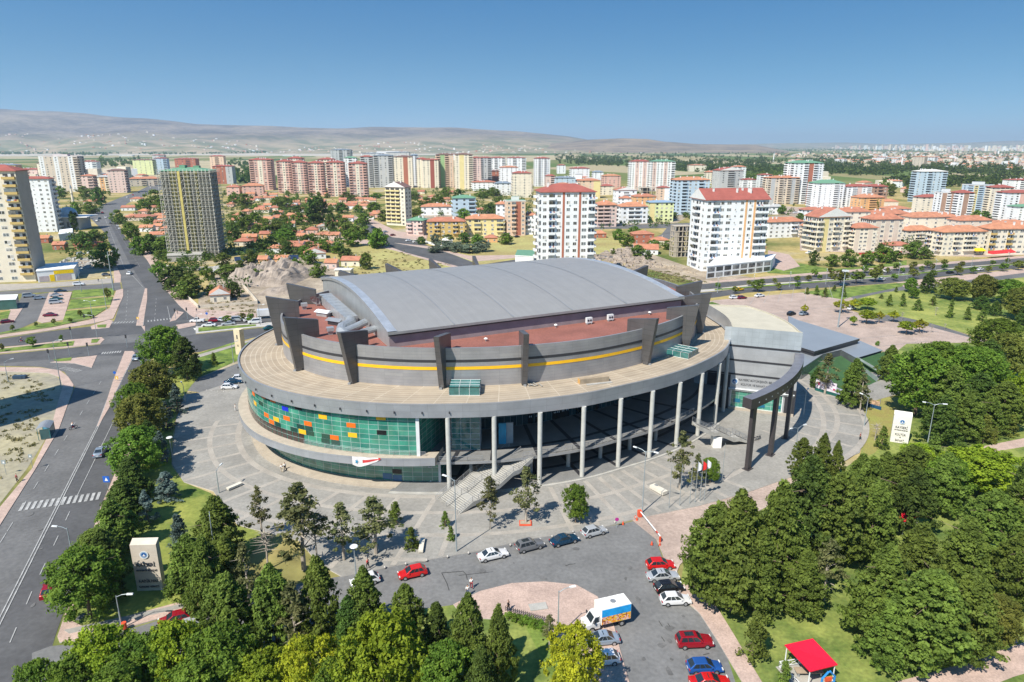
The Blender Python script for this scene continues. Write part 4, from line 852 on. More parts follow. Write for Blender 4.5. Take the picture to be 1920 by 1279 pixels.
for a in [('leafy_tree',312,614,702,78,Z1),('dark_pine',352,632,712,62,Z1),('small_pine',402,662,684,18,Z1),
 ('olive_tree',290,682,765,78,Z1),('leafy_tree',258,720,800,60,Z1),('olive_tree',270,742,838,92,Z1),('leafy_tree',262,806,900,92,Z1),('dark_pine',285,790,860,55,Z1),('dark_pine',252,858,940,84,Z1),
 ('blue_spruce',334,722,775,34,Z1),('blue_spruce',314,752,806,36,Z1),('blue_spruce',304,812,868,42,Z1),('blue_spruce',316,884,938,52,Z1),('blue_spruce',279,922,984,38,Z1),
 ('dark_pine',240,900,985,92,Z1),('pine',222,940,1035,95,Z1),('pine',192,995,1085,100,Z1),('leafy_tree',170,1035,1160,132,Z1),('dark_pine',206,1000,1110,80,Z5),('dark_pine',214,1060,1130,52,Z5),
 ('blue_spruce',340,964,1030,42,Z5),('pine',366,1005,1128,104,Z5),('pine',418,932,1060,112,Z5),('pine',432,1010,1120,80,Z5),('thin_pine',492,912,1010,48,Z5),('bare_tree',503,988,1068,55,Z5),
 ('thin_pine',570,905,1068,112,Z4),('thin_pine',645,945,1052,66,Z4),('thin_pine',705,932,1040,84,Z4),('small_pine',743,943,985,32,Z4),('small_pine',772,990,1030,28,Z4),('small_pine',835,960,990,20,Z4),('small_pine',846,988,1013,18,Z4),
 ('thin_pine',919,892,994,44,Z4),('thin_pine',986,878,983,62,Z4),('leafy_tree',1079,910,982,46,Z4),('thin_pine',1274,808,920,56,Z4),('leafy_tree',1331,860,906,34,Z4),('thin_pine',1305,850,918,30,Z4),('bare_tree',596,950,1062,50,Z4),
 ('pine',1498,822,900,42,Z6),('pine',1536,815,902,46,Z6),('pine',1562,828,905,34,Z6),('thin_pine',1546,664,740,46,Z6),('pine',1595,675,762,62,Z6),('thin_pine',1612,700,772,34,Z6),('dark_pine',1530,690,728,30,Z6),
 ('pine',440,1080,1235,104,Z9),('pine',522,1062,1225,112,Z9),('pine',608,1046,1222,104,Z9),('thin_pine',560,1090,1240,80,Z9),('pine',690,1068,1222,96,Z9),('dark_pine',660,1120,1240,80,Z9),('pine',765,1098,1236,74,Z9),('dark_pine',822,1130,1262,72,Z9),('pine',880,1118,1290,96,Z9),('pine',935,1138,1300,72,Z9),('pine',398,1010,1160,86,Z9),('thin_pine',470,1020,1150,60,Z9),
 ('leafy_tree',85,1243,1340,78,Z2),('lime_tree',205,1180,1310,110,Z2),('leafy_tree',285,1195,1320,110,Z2),('lime_tree',345,1172,1310,120,Z2),('leafy_tree',430,1180,1330,130,Z2),('lime_tree',500,1230,1350,110,Z2),('yellow_tree',585,1196,1345,110,Z2,0),('lime_tree',722,1160,1345,160,Z2),('leafy_tree',840,1210,1350,110,Z2),('leafy_tree',150,1235,1345,90,Z2),('yellow_tree',1075,1180,1330,112,Z2),('thin_pine',1030,1152,1215,34,Z2),('leafy_tree',630,1240,1360,90,Z2),('dark_pine',905,1215,1370,90,Z2),('leafy_tree',240,1250,1370,120,Z2),('leafy_tree',380,1245,1370,120,Z2)]: tpx(*a[:6],v=(a[6] if len(a)>6 else None))
for a in [('pine',1335,950,1130,130),('pine',1370,925,1145,150),('pine',1445,905,1120,120),('pine',1415,1000,1150,110),('dark_pine',1500,855,1050,120),('pine',1560,890,1060,116),('pine',1615,862,1010,110),('pine',1628,905,1050,92),('dark_pine',1702,880,1000,96),('pine',1760,852,960,92),('lime_tree',1838,845,925,128),('dark_pine',1905,860,985,80),('pine',1845,925,1060,124),('pine',1798,975,1110,116),('pine',1705,985,1130,130),('pine',1640,1030,1205,145),('pine',1722,1075,1252,156),('pine',1662,1120,1245,120),('pine',1800,1075,1235,130),('olive_tree',1852,1120,1205,100),('pine',1500,1035,1150,96),('thin_pine',1545,1010,1125,64),('small_pine',1410,1152,1238,56),('small_pine',1466,1240,1300,34),('pine',1900,1000,1140,110),('pine',1475,960,1090,110),('olive_tree',1810,1150,1225,80),
 ('leafy_tree',1715,658,778,112),('pine',1664,648,712,50),('leafy_tree',1752,644,735,96),('leafy_tree',1800,652,745,96),('dark_pine',1842,640,730,90),('olive_tree',1880,628,712,80),('leafy_tree',1862,600,668,80),('lime_tree',1912,700,790,64),('pine',1772,690,800,96),('dark_pine',1826,700,790,90),('pine',1872,718,808,80),('dark_pine',1758,742,832,80),('pine',1810,735,825,76),('pine',1848,745,820,64),('pine',1795,645,720,70),('leafy_tree',1830,655,740,90),
 ('cypress',1842,780,832,30),('cypress',1893,776,818,28),('cypress',1862,800,832,14),('small_pine',1744,828,878,56),('pine',1700,838,930,90),('pine',1650,850,940,80),('pine',1605,852,945,70),('lime_tree',1720,835,880,60),('dark_pine',1790,830,900,80),('pine',1900,905,1000,90),('leafy_tree',1765,860,950,80),('small_pine',1652,800,842,24),('bare_tree',1640,792,826,30)]: tpx(*a,Z3)
for a in [('globe_tree',1577,563,587,30,1),('globe_tree',1600,562,582,26,1),('globe_tree',1626,559,581,30,0),('globe_tree',1624,582,607,31,0),('globe_tree',1599,593,611,14,0),('globe_tree',1648,585,606,17,1),('globe_tree',1674,584,604,20,1),('bare_tree',1691,584,600,10,0),('globe_tree',1699,603,627,31,0),('globe_tree',1723,600,624,28,1),('bare_tree',1746,607,624,12,0),('bare_tree',1771,606,618,8,0),('globe_tree',1507,572,592,14,1),('shrub',1645,640,648,8,0)]: tpx(*a[:5],Z7,v=a[5])
for a in [('leafy_tree',1706,522,548,24),('dark_pine',1738,512,549,36),('olive_tree',1785,522,562,56),('olive_tree',1838,516,568,46),('dark_pine',1838,555,581,36),('leafy_tree',1712,540,560,20),('small_pine',1667,553,574,14),('small_pine',1693,550,562,12),('small_pine',1693,562,575,14),('small_pine',1720,562,582,18),('small_pine',1748,556,573,14),('bare_tree',1754,574,592,12),('small_pine',1780,562,596,16),('small_pine',1812,576,600,15),('small_pine',1840,578,602,16),('dark_pine',1864,564,592,26),('leafy_tree',1890,525,570,60),('olive_tree',1910,540,600,60),('small_pine',1680,538,548,8),('small_pine',1892,606,626,13),('small_pine',1564,535,546,9),('small_pine',1580,534,557,12),('small_pine',1546,540,558,12),('small_pine',1513,539,552,10),('small_pine',1530,536,554,12),('small_pine',1652,552,560,8),('dark_pine',1920,570,610,40)]: tpx(*a,Z8)
Z10='on near verge of wide street'; Z11='on the wide street median'; Z12='on far verge of wide street'
for u,s in [(1378,13),(1420,22),(1459,13),(1495,12),(1575,28),(1605,24),(1640,27),(1676,13),(1712,18),(1750,13),(1795,17),(1825,14),(1852,12),(1880,16),(1908,18)]:
    vb=551-(u-1378)*.083; tpx('street_tree',u,vb-s,vb,s*.95,Z10)
for u in [1345,1404,1429,1452,1495,1515,1536,1558,1578,1664,1692,1708,1728,1748,1770,1802,1860,1888]:
    vb=542-(u-1345)*.084; tpx('street_tree',u,vb-11-(u%3),vb,9+(u%4),Z11)
for u in [1527,1557,1622,1650,1680,1712,1738,1770]:
    vb=519-(u-1527)*.075; tpx('street_tree',u,vb-14,vb,13,Z12)
for u,vt,vb,w in [(62,632,651,16),(5,645,660,8),(117,628,646,7),(24,610,621,8),(68,604,614,6),(102,598,610,8),(132,596,606,8),(152,582,596,9),(170,585,598,8),(203,541,565,12),(427,592,606,16),(455,588,602,14),(470,588,606,14)]: tpx('street_tree',u,vt,vb,w,'on the left side streets')
# village gardens: groups seen between the red roofs
rv=random.Random(11)
ZV='among the red roofed houses'
VT=[(330,500,543,54),(362,515,556,46),(345,530,560,40),(300,492,520,26),(395,535,552,24),(440,530,558,30),(428,497,520,40),(452,490,515,34),(480,505,525,30),(200,458,502,38),(160,435,468,30),(145,400,430,16),(180,432,462,30),(222,395,420,24),(247,420,450,28),(262,445,478,28),(285,440,475,36),(310,445,480,36),(292,358,392,34),(270,375,400,26),(310,370,400,30),(186,352,384,26),(158,350,372,24),(170,380,402,24),(115,350,372,20),(145,380,412,18),(595,368,418,30),(622,400,434,22),(646,410,440,34),(676,412,448,34),(660,430,462,34),(710,432,463,32),(542,418,450,34),(520,415,440,30),(500,412,442,34),(455,400,432,30),(480,400,425,26),(440,422,450,30),(490,450,472,30),(510,445,468,26),(535,430,455,34),(560,400,422,26),(558,386,408,28),(535,370,394,26),(462,365,392,26),(440,362,386,22),(520,370,390,20),(575,440,460,20),(614,362,372,9),(650,362,378,24),(660,350,364,7),(558,362,374,6),(700,380,400,28),(640,380,400,26),(685,400,420,30),(720,395,415,24),(602,450,470,24),(580,470,495,28),(650,466,490,30),(688,475,505,26),(596,495,520,30),(555,486,512,24),(632,455,475,22),(540,452,476,26),(420,475,500,30),(470,470,492,30),(390,500,525,24),(705,362,372,20),(740,362,374,26),(770,360,374,30),(800,372,392,30),(822,365,385,24),(836,352,370,18),(860,355,375,20),(780,392,412,24),(905,355,372,28),(925,352,368,24),(870,392,412,26),(918,382,400,28),(935,370,388,20),(905,410,428,20),(895,440,460,24),(950,438,458,26),(870,436,455,24),(840,440,458,26),(1070,365,385,30),(1195,360,376,16)]
for i,(u,vt,vb,w) in enumerate(VT): tpx('poplar' if (u,vt) in ((595,368),(145,400),(660,350)) else 'village_tree',u,vt,vb,w,ZV)
tpx('village_tree',710,430,466,32,ZV)
tpx('poplar',605,372,420,26,ZV); tpx('poplar',584,374,420,22,ZV); tpx('poplar',139,396,432,13,ZV)
for u,vt,vb,w in [(817,440,462,18),(835,452,470,30),(858,455,473,30),(880,458,475,30),(905,452,472,30),(632,455,470,22),(815,462,474,26)]: tpx('silver_tree',u,vt,vb,w,'beside the yellow apartment blocks')
for u,vt,vb,w in [(790,444,458,18),(1043,484,496,12),(1150,466,480,8),(1175,440,462,26),(1160,430,450,20),(1215,470,488,14),(1195,460,480,26),(1250,452,468,22),(1225,450,464,22),(1190,425,440,20),(1265,398,410,12),(1285,398,408,12),(1425,440,460,20),(1465,385,402,16),(1500,400,412,12)]: tpx('village_tree',u,vt,vb,w,'near the two white towers')
for u,vt,vb,w in [(1525,470,498,18),(1560,478,500,26),(1590,470,500,30),(1625,472,498,26),(1655,465,492,36),(1680,470,490,22),(1712,455,485,36),(1735,468,485,24),(1600,440,450,12),(1828,395,416,18),(1845,396,416,20),(1672,345,368,16),(1700,350,370,14),(1655,338,368,20),(1640,372,395,12)]: tpx('village_tree',u,vt,vb,w,'beyond the wide street on the right')
for u in range(215,320,13): tpx('village_tree',u+rv.uniform(-4,4),380+rv.uniform(-8,40)*(u<300)-20,402+rv.uniform(0,50)*(u>230),14+rv.uniform(0,10),ZV) if 0 else None
vp=[at(*q) for q in [(215,420),(330,350),(440,350),(700,365),(720,400),(660,410),(640,470),(500,490),(440,480),(330,520),(300,500)]]
k=0
while k<85:
    u,v=rv.uniform(215,720),rv.uniform(352,500); p=at(u,v)
    if not inpoly(p,vp): continue
    if rv.random()>p.y/700+.2: continue
    w=rv.uniform(4.5,8.5); tree('village_tree' if rv.random()<.93 else 'poplar',p,rv.uniform(3.5,7),w,'in the village gardens'); k+=1
# ---------------- apartment blocks and houses ----------------
CW=dict(white=(.70,.715,.72),cream=(.67,.61,.49),pink=(.58,.37,.31),beige=(.58,.50,.41),brick=(.36,.13,.08),yellow=(.66,.56,.27),lime=(.60,.64,.34),blue=(.42,.52,.60),grey=(.42,.43,.43),orange=(.62,.36,.17),peach=(.64,.47,.34),rose=(.62,.47,.42),teal=(.45,.62,.56),slate=(.20,.25,.31),mustard=(.50,.36,.13),maroon=(.28,.08,.06),green=(.28,.42,.20),brown=(.33,.21,.15),raw=(.42,.37,.30))
wm=lambda c:M('wall_'+c,CW[c],.85,var=.06,scale=.25,fine=.12)
RC=dict(tile=M('roof_tiles_terracotta',(.40,.165,.10),.85,var=.18,scale=.35,fine=.35,obj=.12),maroon=M('roof_tiles_maroon',(.29,.085,.065),.8,var=.12,scale=.3,fine=.2),green=M('roof_sheet_green',(.13,.27,.17),.6,var=.1),brown=M('roof_tiles_brown',(.17,.10,.085),.8,var=.12),slate=M('roof_sheet_slate',(.19,.23,.27),.5,var=.1),grey=M('roof_sheet_grey',(.38,.38,.37),.6,var=.1),blue=M('roof_sheet_blue',(.24,.34,.45),.5,var=.1),pale=M('roof_sheet_pale',(.62,.60,.55),.6,var=.06))
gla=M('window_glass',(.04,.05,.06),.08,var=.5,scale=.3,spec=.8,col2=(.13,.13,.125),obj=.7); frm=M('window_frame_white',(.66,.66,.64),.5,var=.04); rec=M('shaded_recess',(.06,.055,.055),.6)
mb=MB(); mb.box(-.5,.5,-.05,.0,-.5,.5,frm); mb.box(-.43,-.03,-.06,-.05,-.43,.43,gla); mb.box(.03,.43,-.06,-.05,-.43,.43,gla); WME=mb.mesh('window')
cur=M('curtain',(.45,.43,.38),.8,var=.15); gl2=M('window_glass_pale',(.14,.16,.17),.15,spec=.8,var=.3)
WV=[WME,WME]
for k_ in range(3):
    q_=MB(); q_.box(-.5,.5,-.05,.0,-.5,.5,frm); q_.box(-.43,-.03,-.06,-.05,-.43,.43,gla if k_ else gl2); q_.box(.03,.43,-.06,-.05,-.43,.43,[gl2,gla,cur][k_])
    if k_==1: q_.box(-.43,.43,-.065,-.06,.0,.43,cur)
    if k_==2: q_.box(.1,.5,-.35,-.05,-.85,-.55,frm)
    WV.append(q_.mesh('window'))
LAU=[M('laundry_blue',(.10,.18,.38),.9),M('laundry_red',(.42,.10,.08),.9),M('laundry_white',(.62,.62,.60),.9)]; rw_=random.Random(17)
def balc_mesh(wall,va=0):
    k='bal%s%d'%(wall,va)
    if k not in PROTO:
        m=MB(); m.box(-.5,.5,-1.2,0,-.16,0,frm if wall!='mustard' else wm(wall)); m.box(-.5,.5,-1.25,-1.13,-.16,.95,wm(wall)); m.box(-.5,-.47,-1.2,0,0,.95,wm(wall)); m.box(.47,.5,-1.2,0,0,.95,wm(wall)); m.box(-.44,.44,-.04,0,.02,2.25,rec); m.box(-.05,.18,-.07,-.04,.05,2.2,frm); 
        if va==1: m.box(-.4,-.1,-1.3,-1.25,.3,1.0,LAU[0]); m.box(-.05,.12,-1.3,-1.25,.4,1.0,LAU[2]); m.box(.2,.35,-1.3,-1.25,.35,1.0,LAU[1])
        if va==2: m.box(-.47,.47,-1.2,-1.15,.95,2.5,gl2)
        if va==3: m.box(.25,.42,-.5,-.1,.05,.6,frm); m.box(-.45,-.2,-.9,-.5,.0,1.3,LAU[2])
        if va==4: m.box(-.47,.1,-1.22,-1.15,.95,2.5,gla)
        PROTO[k]=m.mesh('balcony')
    return PROTO[k]
BLDG=[]
def roofmesh(m,kind,w,d,z,rc,rise,ov=.7,T=None):
    W2,D2=w/2+ov,d/2+ov; t=.25
    if kind=='flat':
        m.box(-w/2-.15,w/2+.15,-d/2-.15,d/2+.15,z,z+.7,frm,None,rc); m.box(-w*.18,w*.2,-d*.2,d*.25,z+.7,z+3.0,frm,None,rc); return
    m.box(-W2,W2,-D2,D2,z,z+t,rc); z+=t-.01
    if kind=='hip':
        if w>=d: r=[(-(W2-D2),0,z+rise),((W2-D2),0,z+rise)]
        else: r=[(0,-(D2-W2),z+rise),(0,(D2-W2),z+rise)]
        c=[(-W2,-D2,z),(W2,-D2,z),(W2,D2,z),(-W2,D2,z)]
        if w>=d: F=[[c[0],c[1],r[1],r[0]],[c[1],c[2],r[1]],[c[2],c[3],r[0],r[1]],[c[3],c[0],r[0]]]
        else: F=[[c[0],c[1],r[0]],[c[1],c[2],r[1],r[0]],[c[2],c[3],r[1]],[c[3],c[0],r[0],r[1]]]
        for f in F: m.face(f,rc)
    elif kind=='gx': # ridge along x
        a=[(-W2,-D2,z),(W2,-D2,z),(W2,0,z+rise),(-W2,0,z+rise),(W2,D2,z),(-W2,D2,z)]
        m.face([a[0],a[1],a[2],a[3]],rc); m.face([a[3],a[2],a[4],a[5]],rc); m.face([a[1],a[4],a[2]],frm); m.face([a[5],a[0],a[3]],frm)
    elif kind=='gy':
        a=[(-W2,-D2,z),(W2,-D2,z),(0,-D2,z+rise),(0,D2,z+rise),(W2,D2,z),(-W2,D2,z)]
        m.face([a[0],a[2],a[3],a[5]],rc); m.face([a[2],a[1],a[4],a[3]],rc); m.face([a[0],a[1],a[2]],frm); m.face([a[4],a[5],a[3]],frm)
def apt(uL,uR,vt,vb,rot,ratio,wall,roof,rc,front,side,zone,adj,acc='grey',floors=None,rise=2.2,detail=None,podium=0):
    p=at((uL+uR)/2,vb); dep=depth(p); Wm=(uR-uL)*dep/FP; th=R(rot); cs,sn=abs(math.cos(th)),abs(math.sin(th)); w=Wm/(cs+ratio*sn); d=w*ratio
    ey=(w*sn+d*cs)/2; c=Vector((p.x*(1+ey/p.y*.9),p.y+ey,0)); h=hat(p,vt); fl=floors or max(2,round(h/3.0)); fh=h/fl
    e=empty('apartment_block',c,th); near=dep<(detail or 520)
    mw=MB(); mw.box(-w/2,w/2,-d/2,d/2,0,h,wm(wall))
    faces=[(0,w,d,front),(PI/2,d,w,side),(PI,w,d,front[::-1]),(-PI/2,d,w,side)]
    sx=1 if rot>=0 else 3
    extra=MB(); nwin=0; wall_o=None; items=[]
    for fi,(a,fw,fd_,bays) in enumerate(faces):
        if not bays: continue
        T=Matrix.Rotation(a,4,'Z')@Matrix.Translation((0,-fd_/2,0)); wts=[.3 if q_=='l' else 1 for q_ in bays]; unit=fw/sum(wts)
        # which sides face the camera
        nv=Matrix.Rotation(th+a,3,'Z')@Vector((0,-1,0)); vis=nv.dot(Vector((-c.x,-c.y,0)).normalized())>.12
        for bi,ch in enumerate(bays):
            bw=unit*wts[bi]; x=-fw/2+unit*sum(wts[:bi])+bw/2
            if ch in 'cCl': mw.box(x-bw/2,x+bw/2,-.12,.0,0,h-.01*bi-.02,wm(acc),T)
            if ch=='g': mw.box(x-bw/2,x+bw/2,-.10,.0,0,h-.01*bi-.02,wm('raw'),T)
            if ch in 'yY': mw.box(x-bw*.42,x+bw*.42,-.10,.0,0,h-.013*bi-.03,wm(acc),T)
            for k in range(fl):
                z=k*fh
                if podium and k<podium: continue
                if ch in 'wcs':
                    ww=min(bw*.62,1.7) if ch!='s' else .8; wh=min(1.45,fh*.5) if ch!='s' else .8
                    items.append(('w',T,x,z+fh*.55,ww,wh,vis,-.12 if ch=='c' else 0))
                elif ch in 'Wy': items.append(('w',T,x,z+fh*.55,min(bw*.72,2.6),min(1.5,fh*.5),vis,-.10 if ch=='y' else 0))
                elif ch in 'bB' and k>0: items.append(('b',T,x,z,bw*.92,1,vis,0))
    nv_=sum(1 for i in items if i[6] and i[0]=='w'); st=MB(); merge=None
    cnt=0; bcol=acc if 'B' in front+side else wall
    for (t,T,x,z,ww,wh,vis,o) in items:
        if near and vis and (t=='b' or cnt<100):
            if t=='w':
                q=bpy.data.objects.new('window',rw_.choice(WV)); q.scale=(ww,1,wh); cnt+=1
            else: q=bpy.data.objects.new('balcony',balc_mesh(bcol,rw_.randint(0,4))); q.scale=(ww,1,1)
            COL.objects.link(q); q.parent=e; L=T@Vector((x,o,z)); q.location=L; q.rotation_euler=(0,0,T.to_euler().z)
        else:
            m=st if near else mw
            if t=='w': m.box(x-ww/2,x+ww/2,o-.05,o,z-wh/2,z+wh/2,rw_.choice([gla,gla,gl2,cur]),T)
            else:
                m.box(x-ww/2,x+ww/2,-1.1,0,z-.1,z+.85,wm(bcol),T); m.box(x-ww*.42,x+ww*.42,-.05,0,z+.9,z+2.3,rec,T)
    mw.build('wall',e)
    if st.v: q=st.build('window',e); q['kind']='stuff'
    mr=MB(); roofmesh(mr,roof,w,d,h,RC[rc],rise)
    g=random.Random(int(uL*7+vb))
    chs=[]
    for i in range(max(2,int(w*d/90))):
        x,y=g.uniform(-.35,.35)*w,g.uniform(-.3,.3)*d; b=(x-.4,x+.4,y-.35,y+.35,h+.3,h+(1.3+rise*.8 if roof!='flat' else 1.6))
        if near: chs.append(b)
        else: mr.box(*b,frm)
    ro_=mr.build('roof',e)
    for b in chs[:8]:
        mc=MB().box(*b,frm); mc.box(b[0]-.08,b[1]+.08,b[2]-.08,b[3]+.08,b[5],b[5]+.12,concrete); mc.build('chimney',ro_)
    BLDG.append((e,adj,zone)); return e,w,d,h,fh
ZA='in the far row'; 
L_='on the left side'
E_=[# near and middle blocks
(1003,1110,361,528,7,.62,'white','hip','maroon','wbwlwwlWb','bwwb','right of the arched roof','tall white tower with brown stripes and maroon roof','brick',13,3.2),
(725,773,352,424,-24,.5,'cream','gy','brown','bBbw','ww','above the arched roof','slim cream tower with yellow balconies and brown roof','yellow',10,4),
(765,802,414,442,-12,.9,'rose','hip','green','bwb','wb','above the arched roof','pink block with green roof','rose',4,2),
(802,873,416,446,4,.45,'mustard','hip','tile','wbwwbw','bw','above the arched roof','ochre block with terracotta roof','mustard',4,2.5),
(873,945,411,443,4,.45,'yellow','hip','tile','wbwwb','bw','above the arched roof','pale yellow block with terracotta roof','yellow',4,2.5),
(847,893,372,410,8,.7,'blue','hip','green','wwb','bwb','above the arched roof','grey blue block with green roof','grey',5,2.2),
(790,848,388,404,3,.5,'white','hip','tile','wwww','w','above the arched roof','long low white block with red roof','white',2,2.5),
(946,985,378,442,10,.7,'peach','flat','green','wbCw','ww','above the arched roof','peach block with balcony column','brick',8,2),
(930,950,383,420,0,.8,'white','hip','tile','ww','w','above the arched roof','small white block behind the peach block','white',5,2),
(984,1004,404,440,0,.8,'white','hip','tile','bw','w','above the arched roof','white and orange block beside the tall tower','orange',4,2),
(1292,1424,376,509,9,.55,'white','gx','maroon','wbwWswlwlbb','wbw','beside the wide street','tall white tower with orange stripes and grey gable','orange',11,5),
(1112,1154,385,426,10,.8,'rose','hip','tile','bbw','wb','between the two white towers','pinkish grey block with rounded balconies','rose',6,3),
(1156,1212,388,420,10,.6,'white','hip','tile','wbbw','bw','between the two white towers','white block with terracotta roof and balconies','white',4,3),
(1212,1259,380,416,4,.7,'lime','hip','blue','Cwwww','ww','between the two white towers','lime and yellow school block with blue roof','yellow',5,1.2),
(1150,1192,357,380,6,.6,'white','gy','tile','wbw','ww','between the two white towers','white gabled block with red roof','white',3,3),
(1184,1228,369,384,6,.6,'orange','hip','tile','wwww','w','between the two white towers','low orange block with red roof','orange',3,2.5),
(1231,1254,352,380,4,.8,'peach','hip','maroon','wC','w','between the two white towers','narrow peach block','white',6,1.5),
(1256,1324,338,403,8,.5,'blue','hip','tile','wbwwbw','bwb','between the two white towers','wide pale blue tower with three red roof pieces','grey',11,2.5),
(1336,1388,320,360,12,.6,'grey','gy','maroon','wbw','sss','behind the right white tower','grey and white gabled tower','white',10,4),
(1388,1413,337,362,0,.8,'white','hip','maroon','bwb','w','behind the right white tower','small white block with dark red roof','white',8,1.5),
(1420,1443,328,356,0,.8,'white','hip','maroon','bwb','w','behind the right white tower','white block with crenellated top','white',8,1.5),
(1430,1492,334,384,10,.5,'beige','hip','tile','CwbwbCb','bwb','in the right cluster','beige tower with orange roof','grey',12,2),
(1469,1531,306,383,8,.6,'white','hip','green','wwbCbw','bwb','in the right cluster','tall white tower with red column and green roof','brick',18,2.5),
(1516,1574,344,391,8,.6,'white','hip','green','wssbw','bw','in the right cluster','white tower with green roof','green',12,3),
(1574,1626,350,390,8,.5,'white','hip','maroon','wbCwb','wb','in the right cluster','white and purple tower with maroon roof','rose',11,2),
(1597,1652,371,396,12,.6,'orange','hip','tile','wbw','www','in the right cluster','bright orange block with red roof','brick',6,3),
(1708,1762,322,380,8,.6,'blue','hip','pale','wbwwb','bw','in the right cluster','pale blue tower with arched top','white',13,2),
(1713,1756,370,404,6,.6,'cream','hip','maroon','wwww','w','in the right cluster','cream block with maroon roof','cream',8,2),
(1750,1780,362,412,6,.8,'white','flat','slate','CbW','ww','in the right cluster','white block with brown side stripe','brown',11,2),
(1780,1812,362,414,6,.8,'white','hip','maroon','wCb','Cb','in the right cluster','white block with brown balcony column','brown',11,2),
(1803,1848,348,400,8,.7,'blue','flat','slate','ybwb','wb','in the right cluster','blue grey block with yellow cornice','yellow',13,2),
(1846,1884,352,410,6,.7,'cream','hip','maroon','wbbw','bw','in the right cluster','cream tower with brown roof','cream',13,2),
(1868,1925,362,416,6,.6,'white','hip','maroon','wwCbw','bw','in the right cluster','white and pink tower at the frame edge','pink',12,2),
(1890,1935,388,422,6,.6,'white','hip','green','wbC','w','in the right cluster','white block with green roof at the edge','maroon',8,1.5),
(1885,1935,338,362,4,.6,'white','hip','maroon','wbwb','w','in the right cluster','distant white block with maroon roof at the edge','white',7,1.5),
(1424,1502,417,447,14,.4,'white','hip','tile','wwwwbw','www','in the red roofed estate','low white block with terracotta roof','white',4,2.6),
(1500,1512,424,447,14,.9,'beige','hip','tile','wb','bb','in the red roofed estate','beige block beside the low white one','beige',4,2),
(1506,1585,408,473,16,.5,'cream','gy','tile','bCWbwb','bbb','in the red roofed estate','cream and yellow gabled tower','yellow',7,5),
(1586,1634,428,472,8,.7,'cream','hip','tile','CwWCw','bb','in the red roofed estate','cream block with vertical window stripes','beige',6,2.5),
(1612,1682,412,466,10,.5,'cream','hip','tile','WCWCWCw','bbb','in the red roofed estate','wide cream block with tall window stripes','beige',6,3),
(1684,1742,433,458,10,.5,'cream','hip','tile','wwbbww','bw','in the red roofed estate','low cream block with pointed terracotta roof','cream',4,2.6),
(1740,1836,436,480,10,.45,'cream','hip','tile','wwbwbbww','bwb','in the red roofed estate','wide cream block behind the roadside trees','cream',5,3),
(1834,1925,430,478,4,.4,'cream','hip','tile','BwWbwWwW','bw','in the red roofed estate','long cream block above red shop awnings','mustard',5,3),
(1560,1625,398,428,10,.5,'cream','hip','tile','wwww','ww','in the red roofed estate','cream block with broad tiled roof at the back','cream',4,3),
(1618,1700,402,425,8,.5,'beige','hip','tile','wwww','ww','in the red roofed estate','beige block with broad tiled roof at the back','beige',4,3),
(1690,1790,408,430,8,.4,'cream','hip','tile','wwwww','ww','in the red roofed estate','long cream block with tiled roof at the back','cream',3,3),
(1780,1850,414,436,8,.5,'beige','hip','tile','wwww','ww','in the red roofed estate','beige block with tiled roof behind the wide cream block','beige',3,3),
# left group
(-48,76,322,532,12,.42,'cream','hip','maroon','WWwWB','ggg','at the left edge','tall cream tower with ochre balconies and terracotta roof','mustard',15,2.5),
(54,112,336,436,10,.4,'white','hip','maroon','wwsww','sb','at the left edge','white and grey tower with maroon roof','slate',12,1.5),
(-10,40,310,345,8,.5,'yellow','hip','slate','ybwb','ww','at the left edge','yellow and slate block behind the cream tower','slate',8,2),
(90,160,294,360,12,.5,'beige','flat','maroon','cwwcwwcb','bwb','left of the far avenue','big beige and white tower with maroon parapet','white',15,1),
(42,92,318,345,6,.6,'rose','hip','maroon','wbwb','w','left of the far avenue','low rose block beyond the white tower','white',6,2),
(80,98,306,345,0,.8,'cream','hip','brown','wb','w','left of the far avenue','narrow cream block beside the big beige tower','yellow',9,2),
(160,188,303,330,6,.6,'white','hip','maroon','wwb','w','left of the far avenue','white block with maroon roof beyond the beige tower','grey',7,2),
(160,182,330,362,6,.8,'rose','hip','tile','wb','bb','left of the far avenue','rose block with red roof by the beige tower','brown',6,2),
(183,214,332,358,6,.7,'cream','hip','grey','wyb','w','left of the far avenue','cream and orange block with grey roof','orange',6,2),
(210,242,320,362,10,.7,'rose','hip','brown','wwsw','bb','left of the far avenue','pinkish block with dark brown roof by the avenue','rose',9,2),
(244,298,336,350,24,.35,'beige','hip','tile','wwbwb','ww','along the far avenue','long row block with terracotta roof','brown',4,3),
(255,292,300,328,6,.5,'lime','hip','brown','wwww','bw','along the far avenue','pale green block with brown roof','cream',9,1.5),
(294,318,297,326,6,.5,'blue','hip','maroon','wwb','w','along the far avenue','white and blue block with red roof','blue',9,1.5),
(290,312,291,315,6,.5,'grey','hip','maroon','wb','w','along the far avenue','grey block behind with dark red roof','brick',8,1.5),
(333,372,298,322,4,.5,'brick','hip','maroon','wwbw','w','along the far avenue','brick red block behind the scaffolded tower','cream',7,2),
(398,424,293,325,4,.5,'peach','hip','maroon','wbw','w','along the far avenue','peach block right of the scaffolded tower top','brick',9,2),
(404,441,312,345,6,.6,'brick','hip','maroon','wwc','cc','along the far avenue','brick and grey block right of the scaffolded tower','grey',9,2),
(428,452,351,368,4,.6,'pink','hip','tile','www','w','in the village','low pink block with red roof','pink',3,2.5),
(455,497,349,368,14,.6,'pink','hip','tile','wwww','w','in the village','pink three storey block with terracotta roof','rose',4,3),
]
